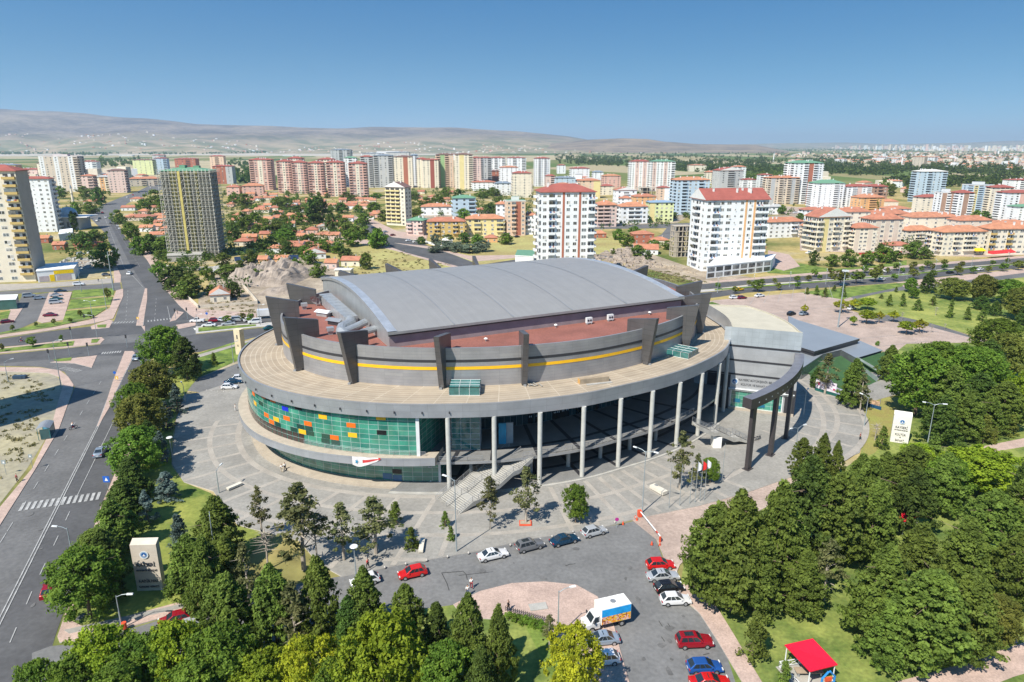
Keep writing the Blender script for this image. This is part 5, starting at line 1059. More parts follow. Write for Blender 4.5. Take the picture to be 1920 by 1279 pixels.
for (a,b,vt,vb,rt,ra,x0,x1,x2) in [(474,516,300,357,6,.7,'pink','rose','maroon'),(525,553,303,363,4,.9,'pink','cream','maroon'),(552,580,305,364,6,.8,'pink','cream','maroon'),(582,612,306,367,6,.8,'pink','cream','maroon'),(616,650,305,369,6,.8,'pink','cream','maroon'),(657,692,307,371,6,.8,'pink','cream','maroon'),(546,572,297,352,0,.8,'pink','pink','maroon'),(602,630,299,352,0,.8,'pink','pink','maroon')]:
    E_.append((a,b,vt,vb,rt,ra,x0,'hip',x2,'bWcWb','bw','in the far pink row','pink and cream tower','cream',None,2.5))
for (a,b,vt,vb,wl,ac,f,rc,ad) in [(624,662,281,330,'grey','white','wwbwb','slate','grey tower at the very back'),(649,672,296,350,'white','rose','wbw','green','white tower with green roof'),(679,702,294,352,'grey','white','bwb','maroon','grey tower with maroon roof'),(703,740,292,352,'grey','white','bwwb','slate','grey and white tower with dark roof'),(741,776,294,352,'cream','brick','wwCw','brown','cream tower with brick stripe'),(772,786,291,348,'white','cream','wb','slate','narrow white tower'),(783,802,298,352,'cream','pink','wC','maroon','cream and rose tower'),(792,824,300,353,'cream','maroon','wwCw','maroon','cream tower with maroon stripe'),(818,852,290,352,'peach','green','bCbw','brown','peach tower with green stripe'),(853,888,290,356,'cream','yellow','wCwb','brown','tall cream tower with yellow stripe'),(885,902,296,344,'rose','maroon','bw','maroon','narrow rose tower'),(898,922,296,342,'grey','white','bwb','maroon','grey balcony tower'),(918,948,296,336,'white','grey','wbwb','maroon','white and grey balcony tower'),(950,986,296,332,'white','brick','wbwb','maroon','white tower with red roof edge'),(1001,1030,297,350,'white','brick','wbwbw','maroon','white and brick tower standing apart'),(680,720,288,310,'grey','white','wwww','slate','low dark block behind the row'),(725,770,286,312,'grey','white','wwww','slate','low slate roofed block behind'),(830,860,289,300,'white','rose','www','maroon','block just visible behind')]:
    E_.append((a,b,vt,vb,5,.7,wl,'hip',rc,f,'bwb','in the far tower row',ad,ac,None,1.8))
for (a,b,vt,vb,wl,ac,f,rc,ad) in [(915,952,321,340,'brick','cream','wwbw','brown','brick red frame block'),(936,972,314,345,'white','pink','wwww','tile','white gabled block with pink roof side'),(960,996,325,371,'cream','white','wsws','maroon','cream tower with dark window columns'),(884,930,342,358,'white','rose','wwwww','tile','long white block with red roof'),(927,958,344,367,'white','blue','www','slate','plain white block with slate roof'),(1022,1040,330,352,'rose','white','wb','maroon','rose block behind the tall tower'),(1036,1078,334,352,'blue','white','wwww','slate','blue grey roofed block'),(1068,1104,316,340,'white','rose','wwww','maroon','white and rose block with maroon roofs'),(1084,1124,339,372,'peach','yellow','wwC','tile','peach block with yellow side wall'),(1110,1130,323,345,'white','slate','ww','slate','small white block with slate roof'),(1128,1162,330,352,'pink','rose','wwww','tile','pink block with red roof'),(1126,1148,349,366,'cream','brown','ww','maroon','cream block with dark roof behind'),(1178,1216,303,356,'white','rose','wcwcw','maroon','left twin white and maroon tower'),(1216,1261,303,358,'white','rose','cwwcwb','green','right twin white and maroon tower'),(1320,1340,323,345,'cream','white','wb','tile','small cream tower beyond'),(1370,1395,313,340,'white','rose','wbw','tile','white tower with pink roof beyond')]:
    E_.append((a,b,vt,vb,6,.6,wl,'hip',rc,f,'bwb','in the middle distance',ad,ac,None,2.2))
for (a,b,vt,vb,wl,ac,ad) in [(1566,1585,298,306,'white','rose','white hall'),(1645,1660,295,308,'white','rose','white tower'),(1672,1682,298,310,'white','blue','pale tower'),(1712,1734,294,316,'beige','rose','beige tower'),(1733,1754,295,308,'white','cream','white tower'),(1480,1505,300,306,'cream','beige','cream block'),(1620,1640,300,308,'cream','beige','cream block'),(1770,1786,297,308,'cream','beige','cream tower')]:
    E_.append((a,b,vt,vb,6,.6,wl,'hip','tile','wwb','w','among the distant trees on the right',ad,ac,None,2))
for (a,b,vt,vb,wl,ac,f,rc,ad) in [(1040,1070,346,362,'white','rose','www','tile','low white block with red roof'),(1092,1112,346,362,'cream','rose','ww','tile','small cream block'),(1160,1182,372,390,'white','rose','ww','tile','small white block with tiled roof'),(1326,1346,392,414,'white','rose','ww','maroon','white block peeping left of the grey gabled tower'),(1404,1426,376,394,'white','rose','ww','maroon','small white block with maroon roof'),(1616,1656,350,386,'brown','beige','wwbw','maroon','brown block behind the bright orange one'),(1652,1700,392,410,'white','rose','wwww','tile','long white row with tiled roof'),(1700,1760,404,420,'cream','rose','wwwww','tile','long cream row with tiled roof'),(1852,1925,420,436,'cream','beige','wwwww','tile','cream row with tiled roof behind the awnings'),(1500,1540,394,412,'white','rose','www','tile','white row with tiled roof'),(1440,1466,388,402,'white','grey','ww','grey','small white flat block'),(1655,1690,340,352,'white','rose','ww','tile','tiny white block by the trees'),(1290,1322,310,322,'cream','beige','ww','tile','tiny cream block in the trees'),(860,884,330,345,'white','rose','ww','tile','small white block at the tower feet'),(1044,1060,310,326,'white','rose','ww','maroon','small white tower beyond')]:
    E_.append((a,b,vt,vb,6,.6,wl,'hip',rc,f,'bw','filling the middle distance',ad,ac,None,2.0))
for t in E_: apt(*t)
# low blocks near the towers: podium of the right tower, shops of the left one
def solid(name,px,h,mat,label,cat,roofm=None,inset=0):
    pts=[at(*p) for p in px]; c=sum(pts,Vector())/len(pts); e=empty(name,(c.x,c.y,0),0,label,cat)
    P(MB().prism([p-c for p in pts],0,h,mat,mat,),'wall',parent=e) if 0 else MB().prism([p-c for p in pts],0,h,mat,mat).build('wall',e)
    MB().prism([(p-c)*1.02 for p in pts],h+.002,h+.45,roofm or mat,mat).build('roof',e); return e,c
e,c=solid('shop_podium',[(1324,523),(1444,509),(1452,498),(1340,507)],5.6,wm('white'),'two storey white glazed podium at the foot of the right tower','podium')
a,b=at(1324,523)-c,at(1444,509)-c; dd=(b-a); Lp=dd.length; dd/=Lp; ang=math.atan2(dd.y,dd.x)
for k in range(8):
    for z in (.5,3.2):
        m=MB(); T=Matrix.Translation(a+dd*(Lp*(k+.12)/8))@Matrix.Rotation(ang,4,'Z'); m.box(0,Lp/8*.8,-.06,0,z,z+2.0,gla,T); m.build('shop_window',e)
e,c=solid('shop_building',[(72,530),(142,524),(150,512),(80,516)],5,wm('white'),'low white shop with yellow sign band beside the cream tower','shop')
a,b=at(72,530)-c,at(142,524)-c; dd=(b-a); Lp=dd.length; dd/=Lp; ang=math.atan2(dd.y,dd.x); T=Matrix.Translation(a)@Matrix.Rotation(ang,4,'Z')
MB().box(Lp*.45,Lp*.98,-.15,0,3.2,4.9,M('sign_yellow',(.75,.52,.0),.4),T).build('sign_band',e); MB().box(Lp*.32,Lp*.45,-.15,0,.2,3.1,MATS['sign_yellow'],T).build('sign_panel',e)
for k in range(2): MB().box(Lp*(.04+k*.46),Lp*(.30+k*.6),-.06,0,.3,2.7,M('shop_glass',(.42,.36,.38),.2),T).build('shop_window',e)
e,c=solid('shop_podium',[(112,452),(138,448),(138,440),(114,443)],4,wm('white'),'low white flat roofed annex beside the white and grey tower','annex')
e,c=solid('shed',[(-30,583),(33,580),(37,570),(-30,572)],3.4,M('kiosk_glass',(.03,.10,.10),.2,spec=.7),'dark glazed kiosk with white flat roof at the left edge','kiosk',wm('white'))
e,c=solid('annex_building',[(315,492),(382,489),(382,478),(318,480)],3.2,concrete,'low concrete annex at the foot of the scaffolded tower','annex')
e,c=solid('canopy_building',[(966,498),(1000,500),(1003,488),(970,487)],5,wm('white'),'small white building with green roof just behind the arched roof','building',RC['green'])
# red shop awnings
p,q=at(1850,484),at(1925,478); e=empty('shop_awning',p,math.atan2(q.y-p.y,q.x-p.x),'long red shop awning below the cream block at the right edge','awning'); m=MB(); m.hexa([(0,-3,2.5),(19,-3,2.5),(19,0,2.6),(0,0,2.6),(0,-3,2.7),(19,-3,2.7),(19,0,3.9),(0,0,3.9)],M('awning_red',(.55,.03,.03),.7)); m.build('canvas',e)
p=at(1831,478); e=empty('shop_awning',p,.1,'small yellow shop awning under the cream block','awning'); MB().hexa([(-3,-3,2.5),(3,-3,2.5),(3,0,2.6),(-3,0,2.6),(-3,-3,2.7),(3,-3,2.7),(3,0,3.9),(-3,0,3.9)],MATS['sign_yellow']).build('canvas',e)
# scaffolded tower
p=at(380,484); dep=depth(p); w=(427-337)*dep/FP*.93; h=hat(p,321); d=15; c=Vector((p.x*1.03,p.y+d/2,0)); tw=empty('scaffolded_tower',c,R(6),'dark unfinished tower wrapped in scaffolding with yellow hoist strip and green roof','tower')
shd=M('tower_raw_wall',(.17,.17,.14),.9,var=.35,scale=.3,fine=.4); m=MB(); m.box(-w/2,w/2,-d/2,d/2,0,h,shd)
fl=15
for k in range(fl):
    z=k*h/fl
    m.box(-w/2-.2,w/2+.2,-d/2-.2,d/2+.2,z,z+.25,concrete)
m.build('wall',tw)
for x0,x1,mt in ((-w*.30,-w*.18,MATS.get('ochre_strip') or M('ochre_strip',(.27,.25,.11),.9,var=.1)),(-w*.02,w*.1,M('ochre_strip',(.27,.25,.11),.9)),(w*.2,w*.27,MATS['ochre_strip'])): MB().box(x0,x1,-d/2-.4,-d/2-.22,0,h-.1,mt).build('facade_strip',tw)
MB().box(-w*.12,-w*.07,-d/2-1.9,-d/2-1.5,0,h,M('hoist_yellow',(.50,.42,.13),.6)).build('hoist_mast',tw)
sc=M('scaffold_tube',(.62,.60,.52),.6); m=MB(); sc2=MB()
for ix in range(15):
    x=-w/2-1+ (w+2)*ix/14
    for y in (-d/2-1.6,-d/2-.7): m.box(x-.06,x+.06,y-.06,y+.06,0,h+1,sc)
for k in range(int(h/2)+1):
    z=k*2.0; m.box(-w/2-1.2,w/2+1.2,-d/2-1.65,-d/2-1.55,z,z+.1,sc); m.box(-w/2-1,w/2+1,-d/2-1.5,-d/2-.8,z-.06,z,M('scaffold_board',(.38,.33,.24),.9))
    for s in (-1,1):
        x=s*(w/2+1.2); m.box(x-.05,x+.05,-d/2-1,d/2+1,z,z+.1,sc); m.box(x-.5,x+.3,-d/2-.6,d/2+.6,z-.06,z-.0,MATS['scaffold_board'])
for k in range(0,int(h/2)-1,2):
    for ix in (1,6,10):
        x=-w/2-1+(w+2)*ix/14; m.tube([(x,-d/2-1.75,k*2),(x+(w+2)/14*1.3,-d/2-1.75,k*2+3.4)],.07,sc,4)
for s in (-1,1):
    for y in [(-d/2-1)+i*(d+2)/7 for i in range(8)]: m.box(s*(w/2+1.2)-.06,s*(w/2+1.2)+.06,y-.06,y+.06,0,h+1,sc)
m.build('scaffolding',tw)
m=MB(); roofmesh(m,'hip',w,d,h,RC['green'],1.6,.4); m.box(-4,-1,-2,2,h+.6,h+3,RC['green']); m.box(3,6,-1,2,h+.6,h+2.6,RC['green']); m.build('roof',tw)
# concrete frames
def frame(uL,uR,vt,vb,fl,label,rot=8):
    p=at((uL+uR)/2,vb); w=(uR-uL)*depth(p)/FP*.8; d=w*.7; h=hat(p,vt); e=empty('concrete_frame',(p.x,p.y+d/2,0),R(rot),label,'unfinished building')
    m=MB(); raw=wm('raw')
    for k in range(fl+1): m.box(-w/2,w/2,-d/2,d/2,k*h/fl-.25 if k else 0,k*h/fl+.02,raw)
    m.build('floor_slabs',e)
    for i in range(5):
        for y in (-d/2+.2,0,d/2-.6): MB().box(-w/2+(w-.5)*i/4,-w/2+(w-.5)*i/4+.5,y,y+.4,0,h,raw).build('pillar',e)
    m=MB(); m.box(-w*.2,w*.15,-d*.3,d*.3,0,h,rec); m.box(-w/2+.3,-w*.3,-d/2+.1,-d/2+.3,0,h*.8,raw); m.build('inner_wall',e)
frame(1256,1296,424,482,6,'raw concrete building frame left of the right white tower')
frame(1190,1234,352,372,3,'low grey concrete frame beyond the orange block',4)
# mosque
p=at(122,432); k_=depth(p)/FP; e=empty('mosque',(p.x,p.y+10,0),R(8),'grey stone mosque with pale blue dome beside the white and grey tower','mosque'); ms=wm('grey')
MB().box(-11,9,-9,9,0,9,ms).box(-12,15,-10,10,9,9.6,frm).build('wall',e)
m=MB(); prev=None
for j in range(7):
    r=6.2*math.cos(j*PI/13); z=9.6+5*math.sin(j*PI/13)+(1.5 if j else 0); ring=[(r*math.cos(2*PI*i/16)-2,r*math.sin(2*PI*i/16),z) for i in range(16)]
    if prev:
        for i in range(16): m.face([prev[i],prev[(i+1)%16],ring[(i+1)%16],ring[i]],M('dome_lead',(.36,.44,.48),.4))
    prev=ring
m.face(prev,MATS['dome_lead']); m.build('dome',e,smooth=True)
for i in range(4): MB().box(-9+i*4.6,-7.4+i*4.6,-9.06,-9,2,6,gla).build('arched_window',e)
p=at(141,402); hh=hat(p,345); e=empty('minaret',p,0,'slender cream minaret rising beside the blue domed mosque','minaret'); MB().tube([(0,0,0),(0,0,hh*.7),(0,0,hh*.86)],[1.1,.9,.7],wm('cream'),10).build('shaft',e); MB().tube([(0,0,hh*.68),(0,0,hh*.71)],[1.3,1.6],wm('cream'),10).build('balcony',e); MB().tube([(0,0,hh*.86),(0,0,hh)],[.95,.05],RC['slate'],10).build('spire',e)
for (u,vt,vb,lab) in ((1450,284,304,'slender white minaret far off above the trees left of centre right'),(1661,288,306,'slender pale minaret beside the distant white tower'),(1690,290,312,'slender minaret between distant towers on the right')):
    p=at(u,vb); hh=hat(p,vt); e=empty('minaret',p,0,lab,'minaret'); MB().tube([(0,0,0),(0,0,hh*.8)],[2,1.6],wm('white'),6).tube([(0,0,hh*.8),(0,0,hh)],[1.8,.1],RC['slate'],6).build('shaft',e)
# village houses
def house(u,vr,wpx,rot,kind,wall,zone,adj='house with terracotta roof',rc='tile',fl=1,ratio=.75,rise=1.7):
    """vr: image row of the roof's middle"""
    p=at(u,vr,3.4*fl+.3); w=wpx*depth(p)/FP/(1+.12); d=w*ratio; h=2.9*fl; c=Vector((p.x,p.y,0)); e=empty('house',c,R(rot))
    MB().box(-w/2+.4,w/2-.4,-d/2+.4,d/2-.4,0,h+.15,wm(wall)).build('wall',e); m=MB(); roofmesh(m,kind,w-.8,d-.8,h,RC[rc],rise,.4); r=m.build('roof',e)
    MB().box(w*.15,w*.15+.6,d*.1,d*.1+.6,h+.4,h+rise+.9,concrete).build('chimney',r)
    n=max(2,int(w/3.6))
    for f in range(fl):
        for i in range(n):
            q=bpy.data.objects.new('window' if i or f else 'door',WME); COL.objects.link(q); q.parent=e; q.location=(-w/2+.4+(w-.8)*(i+.5)/n,-d/2+.39,f*2.9+(1.5 if i or f else 1.05)); q.scale=(1.1 if i or f else .9,1,1.1 if i or f else 2.0)
    if w>7:
        for y in (-d*.2,d*.2): q=bpy.data.objects.new('window',WME); COL.objects.link(q); q.parent=e; q.location=(w/2-.39,y,1.5); q.rotation_euler=(0,0,PI/2); q.scale=(1.0,1,1.0)
    BLDG.append((e,adj,zone)); return e
ZL_='left of the scaffolded tower'; ZR_='right of the scaffolded tower'
hs=[(257,371,24,5,'hip','cream',ZL_),(242,387,28,12,'gx','white',ZL_),(265,404,58,4,'hip','beige',ZL_),(291,387,24,8,'gx','beige',ZL_),(276,424,28,6,'gx','white',ZL_),(317,425,32,5,'hip','pink',ZL_),(296,437,30,14,'gx','white',ZL_),(328,455,16,0,'hip','cream',ZL_),(314,394,14,0,'hip','cream',ZL_),(268,380,18,10,'gx','yellow',ZL_),(300,402,22,3,'gx','cream',ZL_),(170,376,26,15,'hip','cream',ZL_),(187,374,16,10,'gx','cream',ZL_),(165,454,46,4,'hip','brick',ZL_),(112,456,26,6,'gx','brick',ZL_),(82,444,28,6,'gx','brick',ZL_),
(442,411,16,5,'gx','white',ZR_),(445,372,20,5,'gx','pink',ZR_),(482,370,24,4,'hip','white',ZR_),(506,369,26,10,'gx','cream',ZR_),(433,381,16,0,'hip','pink',ZR_),(502,383,18,4,'gx','white',ZR_),(493,391,33,2,'gx','cream',ZR_),(521,405,29,8,'hip','brick',ZR_),(571,407,22,-4,'gx','pink',ZR_),(474,420,40,-6,'hip','pink',ZR_),(537,424,20,2,'gx','cream',ZR_),(498,436,24,3,'gx','orange',ZR_),(559,435,25,-2,'gx','cream',ZR_),(604,422,24,20,'gy','white',ZR_),(609,437,40,-2,'hip','cream',ZR_),(673,434,34,-5,'gx','cream',ZR_),(457,449,36,4,'hip','cream',ZR_),(553,455,42,-3,'gx','white',ZR_),(529,482,30,-3,'gx','orange',ZR_),(494,483,22,-3,'gx','orange',ZR_),(622,383,24,-4,'gx','cream',ZR_),(643,388,22,-8,'gx','pink',ZR_),(673,371,28,-14,'hip','pink',ZR_),(684,384,22,-6,'gx','rose',ZR_),(699,374,15,0,'gx','cream',ZR_),(702,399,27,0,'hip','pink',ZR_),(675,361,16,0,'gx','pink',ZR_),(434,435,12,0,'gx','pink',ZR_),(660,484,42,-4,'gx','cream',ZR_),(622,489,28,-4,'gx','rose',ZR_),(470,362,20,5,'gx','pink',ZR_),(455,378,14,0,'gx','white',ZR_),
(783,367,22,3,'hip','pink','beyond the slim cream tower'),(796,375,26,5,'gx','brick','beyond the slim cream tower'),(812,367,24,-4,'hip','pink','beyond the slim cream tower'),(836,372,18,4,'gx','pink','beyond the slim cream tower'),(844,359,20,0,'gx','pink','beyond the slim cream tower'),(790,358,16,0,'gx','cream','beyond the slim cream tower'),(860,350,18,0,'hip','pink','beyond the slim cream tower'),(900,392,16,0,'gx','cream','beyond the slim cream tower'),(706,397,16,0,'gx','cream','beyond the slim cream tower'),
(921,443,28,3,'hip','orange','in front of the pale yellow block'),
(1124,435,28,6,'hip','brick','between the two white towers'),(1236,447,38,-4,'hip','cream','between the two white towers'),(1424,461,24,8,'hip','orange','between the two white towers'),(1075,362,22,0,'hip','orange','between the two white towers'),
(1682,456,52,4,'hip','cream','in front of the cream estate')]
for a in hs: house(*a)
rh=random.Random(21); cnt_=0; pv_=[at(*q) for q in [(225,415),(330,356),(440,350),(700,362),(720,398),(662,408),(640,460),(500,478),(440,470)]]; HP=[b[0].location.copy() for b in BLDG]+[t[0].location.copy() for t in TREES if t[3]>7]
while cnt_<64:
    u,v=rh.uniform(225,720),rh.uniform(354,476); p=at(u,v)
    if not inpoly(p,pv_) or (325<u<440 and v>330) or min((q-p).length for q in HP)<10.5: continue
    HP.append(p); cnt_+=1; house(u,v,rh.uniform(8,12)*FP/depth(p),rh.uniform(-8,14),rh.choice(['hip','gx','gx']),rh.choice(['cream','white','pink','rose','brick']),'in the rows of the old village')
house(1204,434,46,4,'hip','brick','between the two white towers','two storey pink brick house with terracotta roof',fl=2)
house(1211,463,52,-8,'gx','white','between the two white towers','wide low house with bright red roof',rise=2.4)
house(590,471,46,18,'gy','white',ZR_,'white house with gabled terracotta roof',rise=2.6)
house(546,383,26,3,'gx','grey',ZR_,'house with pale grey roof',rc='grey')
house(412,546,42,20,'gy','cream','by the soil heap','small cream house with gabled terracotta roof',rise=2.4,ratio=1.0)
house(838,448,24,12,'hip','grey','below the ochre block','hut with pale grey pyramid roof',rc='pale')
house(645,502,36,-4,'gx','cream','close behind the arched roof','flat cream house with tan walls',rc='pale',rise=.3)
house(1020,360,26,3,'hip','white','between the two white towers','white house with red roof behind the tall tower',fl=2)
# long pale sheds far behind
for (u,v,wpx,lab,hh) in ((726,288,40,'large white arched hangar beyond the far towers',12),(693,291,32,'long pale low hangar left of the white hangar',6),(540,293,20,'small blue roofed shed by the runway',4),(236,293,24,'long pale shed beyond the runway',4),(955,288,26,'long pale shed beyond the tower row',4)):
    p=at(u,v); w=wpx*depth(p)/FP; e=empty('hangar',p,0,lab,'hangar'); MB().box(-w/2,w/2,0,w*.4,0,hh,wm('white')).build('wall',e); m=MB(); roofmesh(m,'gx',w,w*.4,hh,RC['pale'],hh*.35,1); o=m.build('roof',e); o.location.y=w*.2
# ---------------- vehicles ----------------
tyre=M('tyre',(.02,.02,.02),.8,var=.1); rim=M('wheel_rim',(.45,.45,.46),.35,.6,var=.05); cgl=M('car_glass',(.02,.028,.035),.06,spec=.8,var=.1); lampw=M('headlight_glass',(.6,.6,.58),.15); lampr=M('tail_light',(.35,.02,.02),.2)
def paint(n,c): return M('paint_'+n,c,.16,.25,var=.03,spec=.6)
PC=dict(red=(.60,.015,.015),white=(.74,.74,.74),grey=(.16,.165,.175),silver=(.42,.44,.46),blue=(.02,.09,.32),navy=(.01,.045,.09),black=(.015,.015,.017),darkred=(.30,.01,.02),maroon=(.16,.012,.03),teal=(.01,.09,.10),yellow=(.75,.45,.01),steel=(.25,.30,.36))
CAR={}
def car_proto(kind,colr,far=False):
    key=(kind,colr,far)
    if key in CAR: return CAR[key]
    pm_=paint(colr,PC[colr])
    L,Wd,H={'hatch':(4.1,1.72,1.47),'sedan':(4.6,1.76,1.42),'suv':(4.45,1.82,1.65),'van':(4.6,1.85,1.85),'pickup':(4.9,1.8,1.7)}[kind]
    h=L/2; bl=H*.62
    prof={'hatch':[(-h,.32,bl*.80),(-h+.12,.28,bl*.98),(-h+.9,.28,bl),(.3,.28,bl),(h-1.05,.28,bl*.92),(h-.2,.28,bl*.78),(h,.32,bl*.6)],
    'sedan':[(-h,.32,bl*.8),(-h+.15,.28,bl*.97),(-h+.9,.28,bl),(.3,.28,bl),(h-1.15,.28,bl*.93),(h-.2,.28,bl*.78),(h,.32,bl*.6)]}.get(kind,[(-h,.36,bl*.85),(-h+.08,.3,bl),(-h+.9,.3,bl),(.3,.3,bl),(h-.95,.3,bl*.95),(h-.15,.3,bl*.84),(h,.36,bl*.65)])
    m=MB(); prev=None
    for x,z0,z1 in prof:
        e=.90 if abs(x)>h-.25 else 1; y=Wd/2*e
        ring=[(x,-y,z0),(x,-y*1.02,(z0+z1)*.5),(x,-y*.94,z1-.03),(x,-y*.6,z1+.03),(x,y*.6,z1+.03),(x,y*.94,z1-.03),(x,y*1.02,(z0+z1)*.5),(x,y,z0)]
        if prev:
            for i in range(8): j=(i+1)%8; m.face([prev[i],ring[i],ring[j],prev[j]][::-1],pm_)
        else: m.face(ring,pm_)
        prev=ring
    m.face(prev[::-1],pm_)
    gx={'hatch':(-h+.1,-h+.75,.1,1.05),'sedan':(-h+.62,-h+1.5,.15,1.15),'suv':(-h+.06,-h+.4,.15,.95),'van':(-h+.04,-h+.15,.75,1.35),'pickup':(-.5,-.35,.5,1.15)}[kind]
    a,b,c,d=gx; yb,yt=Wd/2*.92,Wd/2*.70; zb=bl-.02; zt=H
    Q=[(a,-yb,zb),(d,-yb,zb),(d,yb,zb),(a,yb,zb),(b,-yt,zt),(c,-yt,zt),(c,yt,zt),(b,yt,zt)]
    k=len(m.v); m.v+=Q; 
    for f in [(4,5,6,7),(0,1,5,4),(1,2,6,5),(2,3,7,6),(3,0,4,7)]: m.f.append(tuple(k+i for i in f)); m.mi.append(m.m(pm_))
    if kind=='pickup': m.box(-h+.1,-.6,-Wd/2*.9,Wd/2*.9,bl*.8,bl*1.02,pm_)
    e=empty('car',(0,0,0)); bo=m.build('body',e)
    bb=bmesh.new(); bb.from_mesh(bo.data); bmesh.ops.remove_doubles(bb,verts=bb.verts,dist=.004); bb.to_mesh(bo.data); bb.free(); bo.data.polygons.foreach_set('use_smooth',[True]*len(bo.data.polygons))
    if not far: bv=bo.modifiers.new('bevel','BEVEL'); bv.width=.06; bv.segments=2; bv.limit_method='ANGLE'; bv.angle_limit=R(22); bv.harden_normals=True
    else: bo.data.polygons.foreach_set('use_smooth',[False]*len(bo.data.polygons))
    V=[Vector(q) for q in Q]
    def quad(i,j,k2,l,u0=.08,u1=.92,v0=.12,v1=.88,nm='window',off=.012):
        A,B,C,D=V[i],V[j],V[k2],V[l]; n=(B-A).cross(D-A).normalized()*off
        f=lambda u,v:(A.lerp(B,u)).lerp(D.lerp(C,u),v)+n
        return [f(u0,v0),f(u1,v0),f(u1,v1),f(u0,v1)]
    MB().face(quad(1,2,6,5),cgl).build('windscreen',e); MB().face(quad(3,0,4,7),cgl).build('rear_window',e)
    for i,j,k2,l in ((0,1,5,4),(2,3,7,6)):
        if far: MB().face(quad(i,j,k2,l),cgl).build('side_window',e)
        else:
            for u0,u1 in ((.08,.36),(.39,.63),(.66,.93)): MB().face(quad(i,j,k2,l,u0,u1),cgl).build('side_window',e)
    if kind in('suv','sedan') and not far: MB().face([V[4]+Vector((.5,.25,.012)),V[5]+Vector((-.35,.25,.012)),V[6]+Vector((-.35,-.25,.012)),V[7]+Vector((.5,-.25,.012))],cgl).build('sunroof',e)
    for x in (-h+.8,h-.85):
        for s in(-1,1):
            w=MB().tube([(x,s*(Wd/2-.2),.32),(x,s*(Wd/2+.03),.32)],.33,tyre,14).build('wheel',e)
            if not far: MB().tube([(x,s*(Wd/2-.0),.32),(x,s*(Wd/2+.045),.32)],.2,rim,10).build('rim',w)
    if not far:
        for s in(-1,1):
            MB().box(h-.16,h-.02,s*Wd*.36-.2,s*Wd*.36+.2,bl*.66,bl*.78,lampw).build('headlight',e); MB().box(-h-.01,-h+.1,s*Wd*.38-.16,s*Wd*.38+.16,bl*.72,bl*.9,lampr).build('tail_light',e)
            MB().box(.55,.72,s*(Wd/2)-.1 if s<0 else s*Wd/2-.08,s*(Wd/2)+.08 if s<0 else s*Wd/2+.1,bl,bl+.14,pm_).build('wing_mirror',e)
        MB().box(h-.03,h+.012,-.5,.5,.42,.58,blk).build('grille',e); MB().box(-h-.015,-h+.02,-.25,.25,.5,.62,white).build('number_plate',e)
    e.location=(0,0,-500); CAR[key]=[e,False]; return CAR[key]
def car(kind,colr,rear,front,label,far=None,z=.1,group=None):
    a,b=at(*rear),at(*front); c=(a+b)/2; d=b-a; far=c.length>200 if far is None else far
    pr=car_proto(kind,colr,far)
    if pr[1]: e=copy_tree(pr[0])
    else: e=pr[0]; pr[1]=True
    kids(pr[0])
    e.location=(c.x,c.y,z); e.rotation_euler=(0,0,math.atan2(d.y,d.x)); tag(e,label,'car' if kind not in('van','pickup') else kind,group); return e
GA='cars parked along the plaza kerb'; GB='cars parked in the row by the big pines'
car('hatch','red',(798,1075),(748,1086),'bright red hatchback parked alone at left of the plaza kerb',group=GA)
car('sedan','white',(900,1052),(948,1041),'white saloon car with dark sunroof at the plaza kerb',group=GA)
car('suv','grey',(972,1035),(1014,1024),'dark grey estate car between the white and navy cars',group=GA)
car('sedan','navy',(1036,1024),(1079,1013),'navy blue saloon car parked at the plaza kerb',group=GA)
car('hatch','silver',(1096,1007),(1131,998),'small silver hatchback at the right end of the plaza kerb',group=GA)
car('hatch','white',(704,1090),(664,1100),'white car half hidden under pines beside the disc lamp')
car('hatch','darkred',(344,1165),(314,1172),'dark red car hidden under the trees at lower left')
car('hatch','silver',(362,1180),(335,1188),'pale car almost hidden by leaves below the dark red one')
car('hatch','red',(1217,1066),(1258,1064),'red hatchback at the top of the row by the big pines',group=GB)
car('sedan','silver',(1220,1088),(1264,1085),'silver saloon with glass roof second in the pine side row',group=GB)
car('hatch','black',(1236,1110),(1272,1106),'black car squeezed between silver and white cars',group=GB)
car('hatch','white',(1244,1132),(1287,1130),'white hatchback at the end of the row by the pines',group=GB)
car('suv','darkred',(1274,1211),(1328,1209),'dark red crossover with black sunroof on the branch road')
car('hatch','blue',(1294,1259),(1346,1257),'bright blue hatchback near the bottom edge of the photo')
car('sedan','red',(1303,1288),(1357,1286),'red car cut by the bottom edge below the blue one')
car('sedan','steel',(1153,1203),(1099,1209),'grey saloon parked beside the delivery truck')
car('hatch','white',(1158,1240),(1101,1246),'white hatchback with black rear window under the yellow tree')
car('sedan','steel',(182,862),(196,842),'silver blue saloon driving up the avenue')
car('sedan','steel',(251,682),(260,666),'blue grey saloon waiting near the avenue junction')
car('hatch','darkred',(90,1124),(101,1100),'dark red car on the avenue at the left edge')
car('hatch','black',(274,676),(283,664),'dark car half behind the big tree at the junction')
GC='cars at the plaza left corner'
car('hatch','white',(417,730),(444,729),'white hatchback nearest in the three by the arena left end',far=False,group=GC)
car('sedan','navy',(425,721),(450,719),'navy saloon between two white cars at the arena left end',far=False,group=GC)
car('hatch','white',(439,714),(461,712),'white car furthest of three at the arena left end',far=False,group=GC)
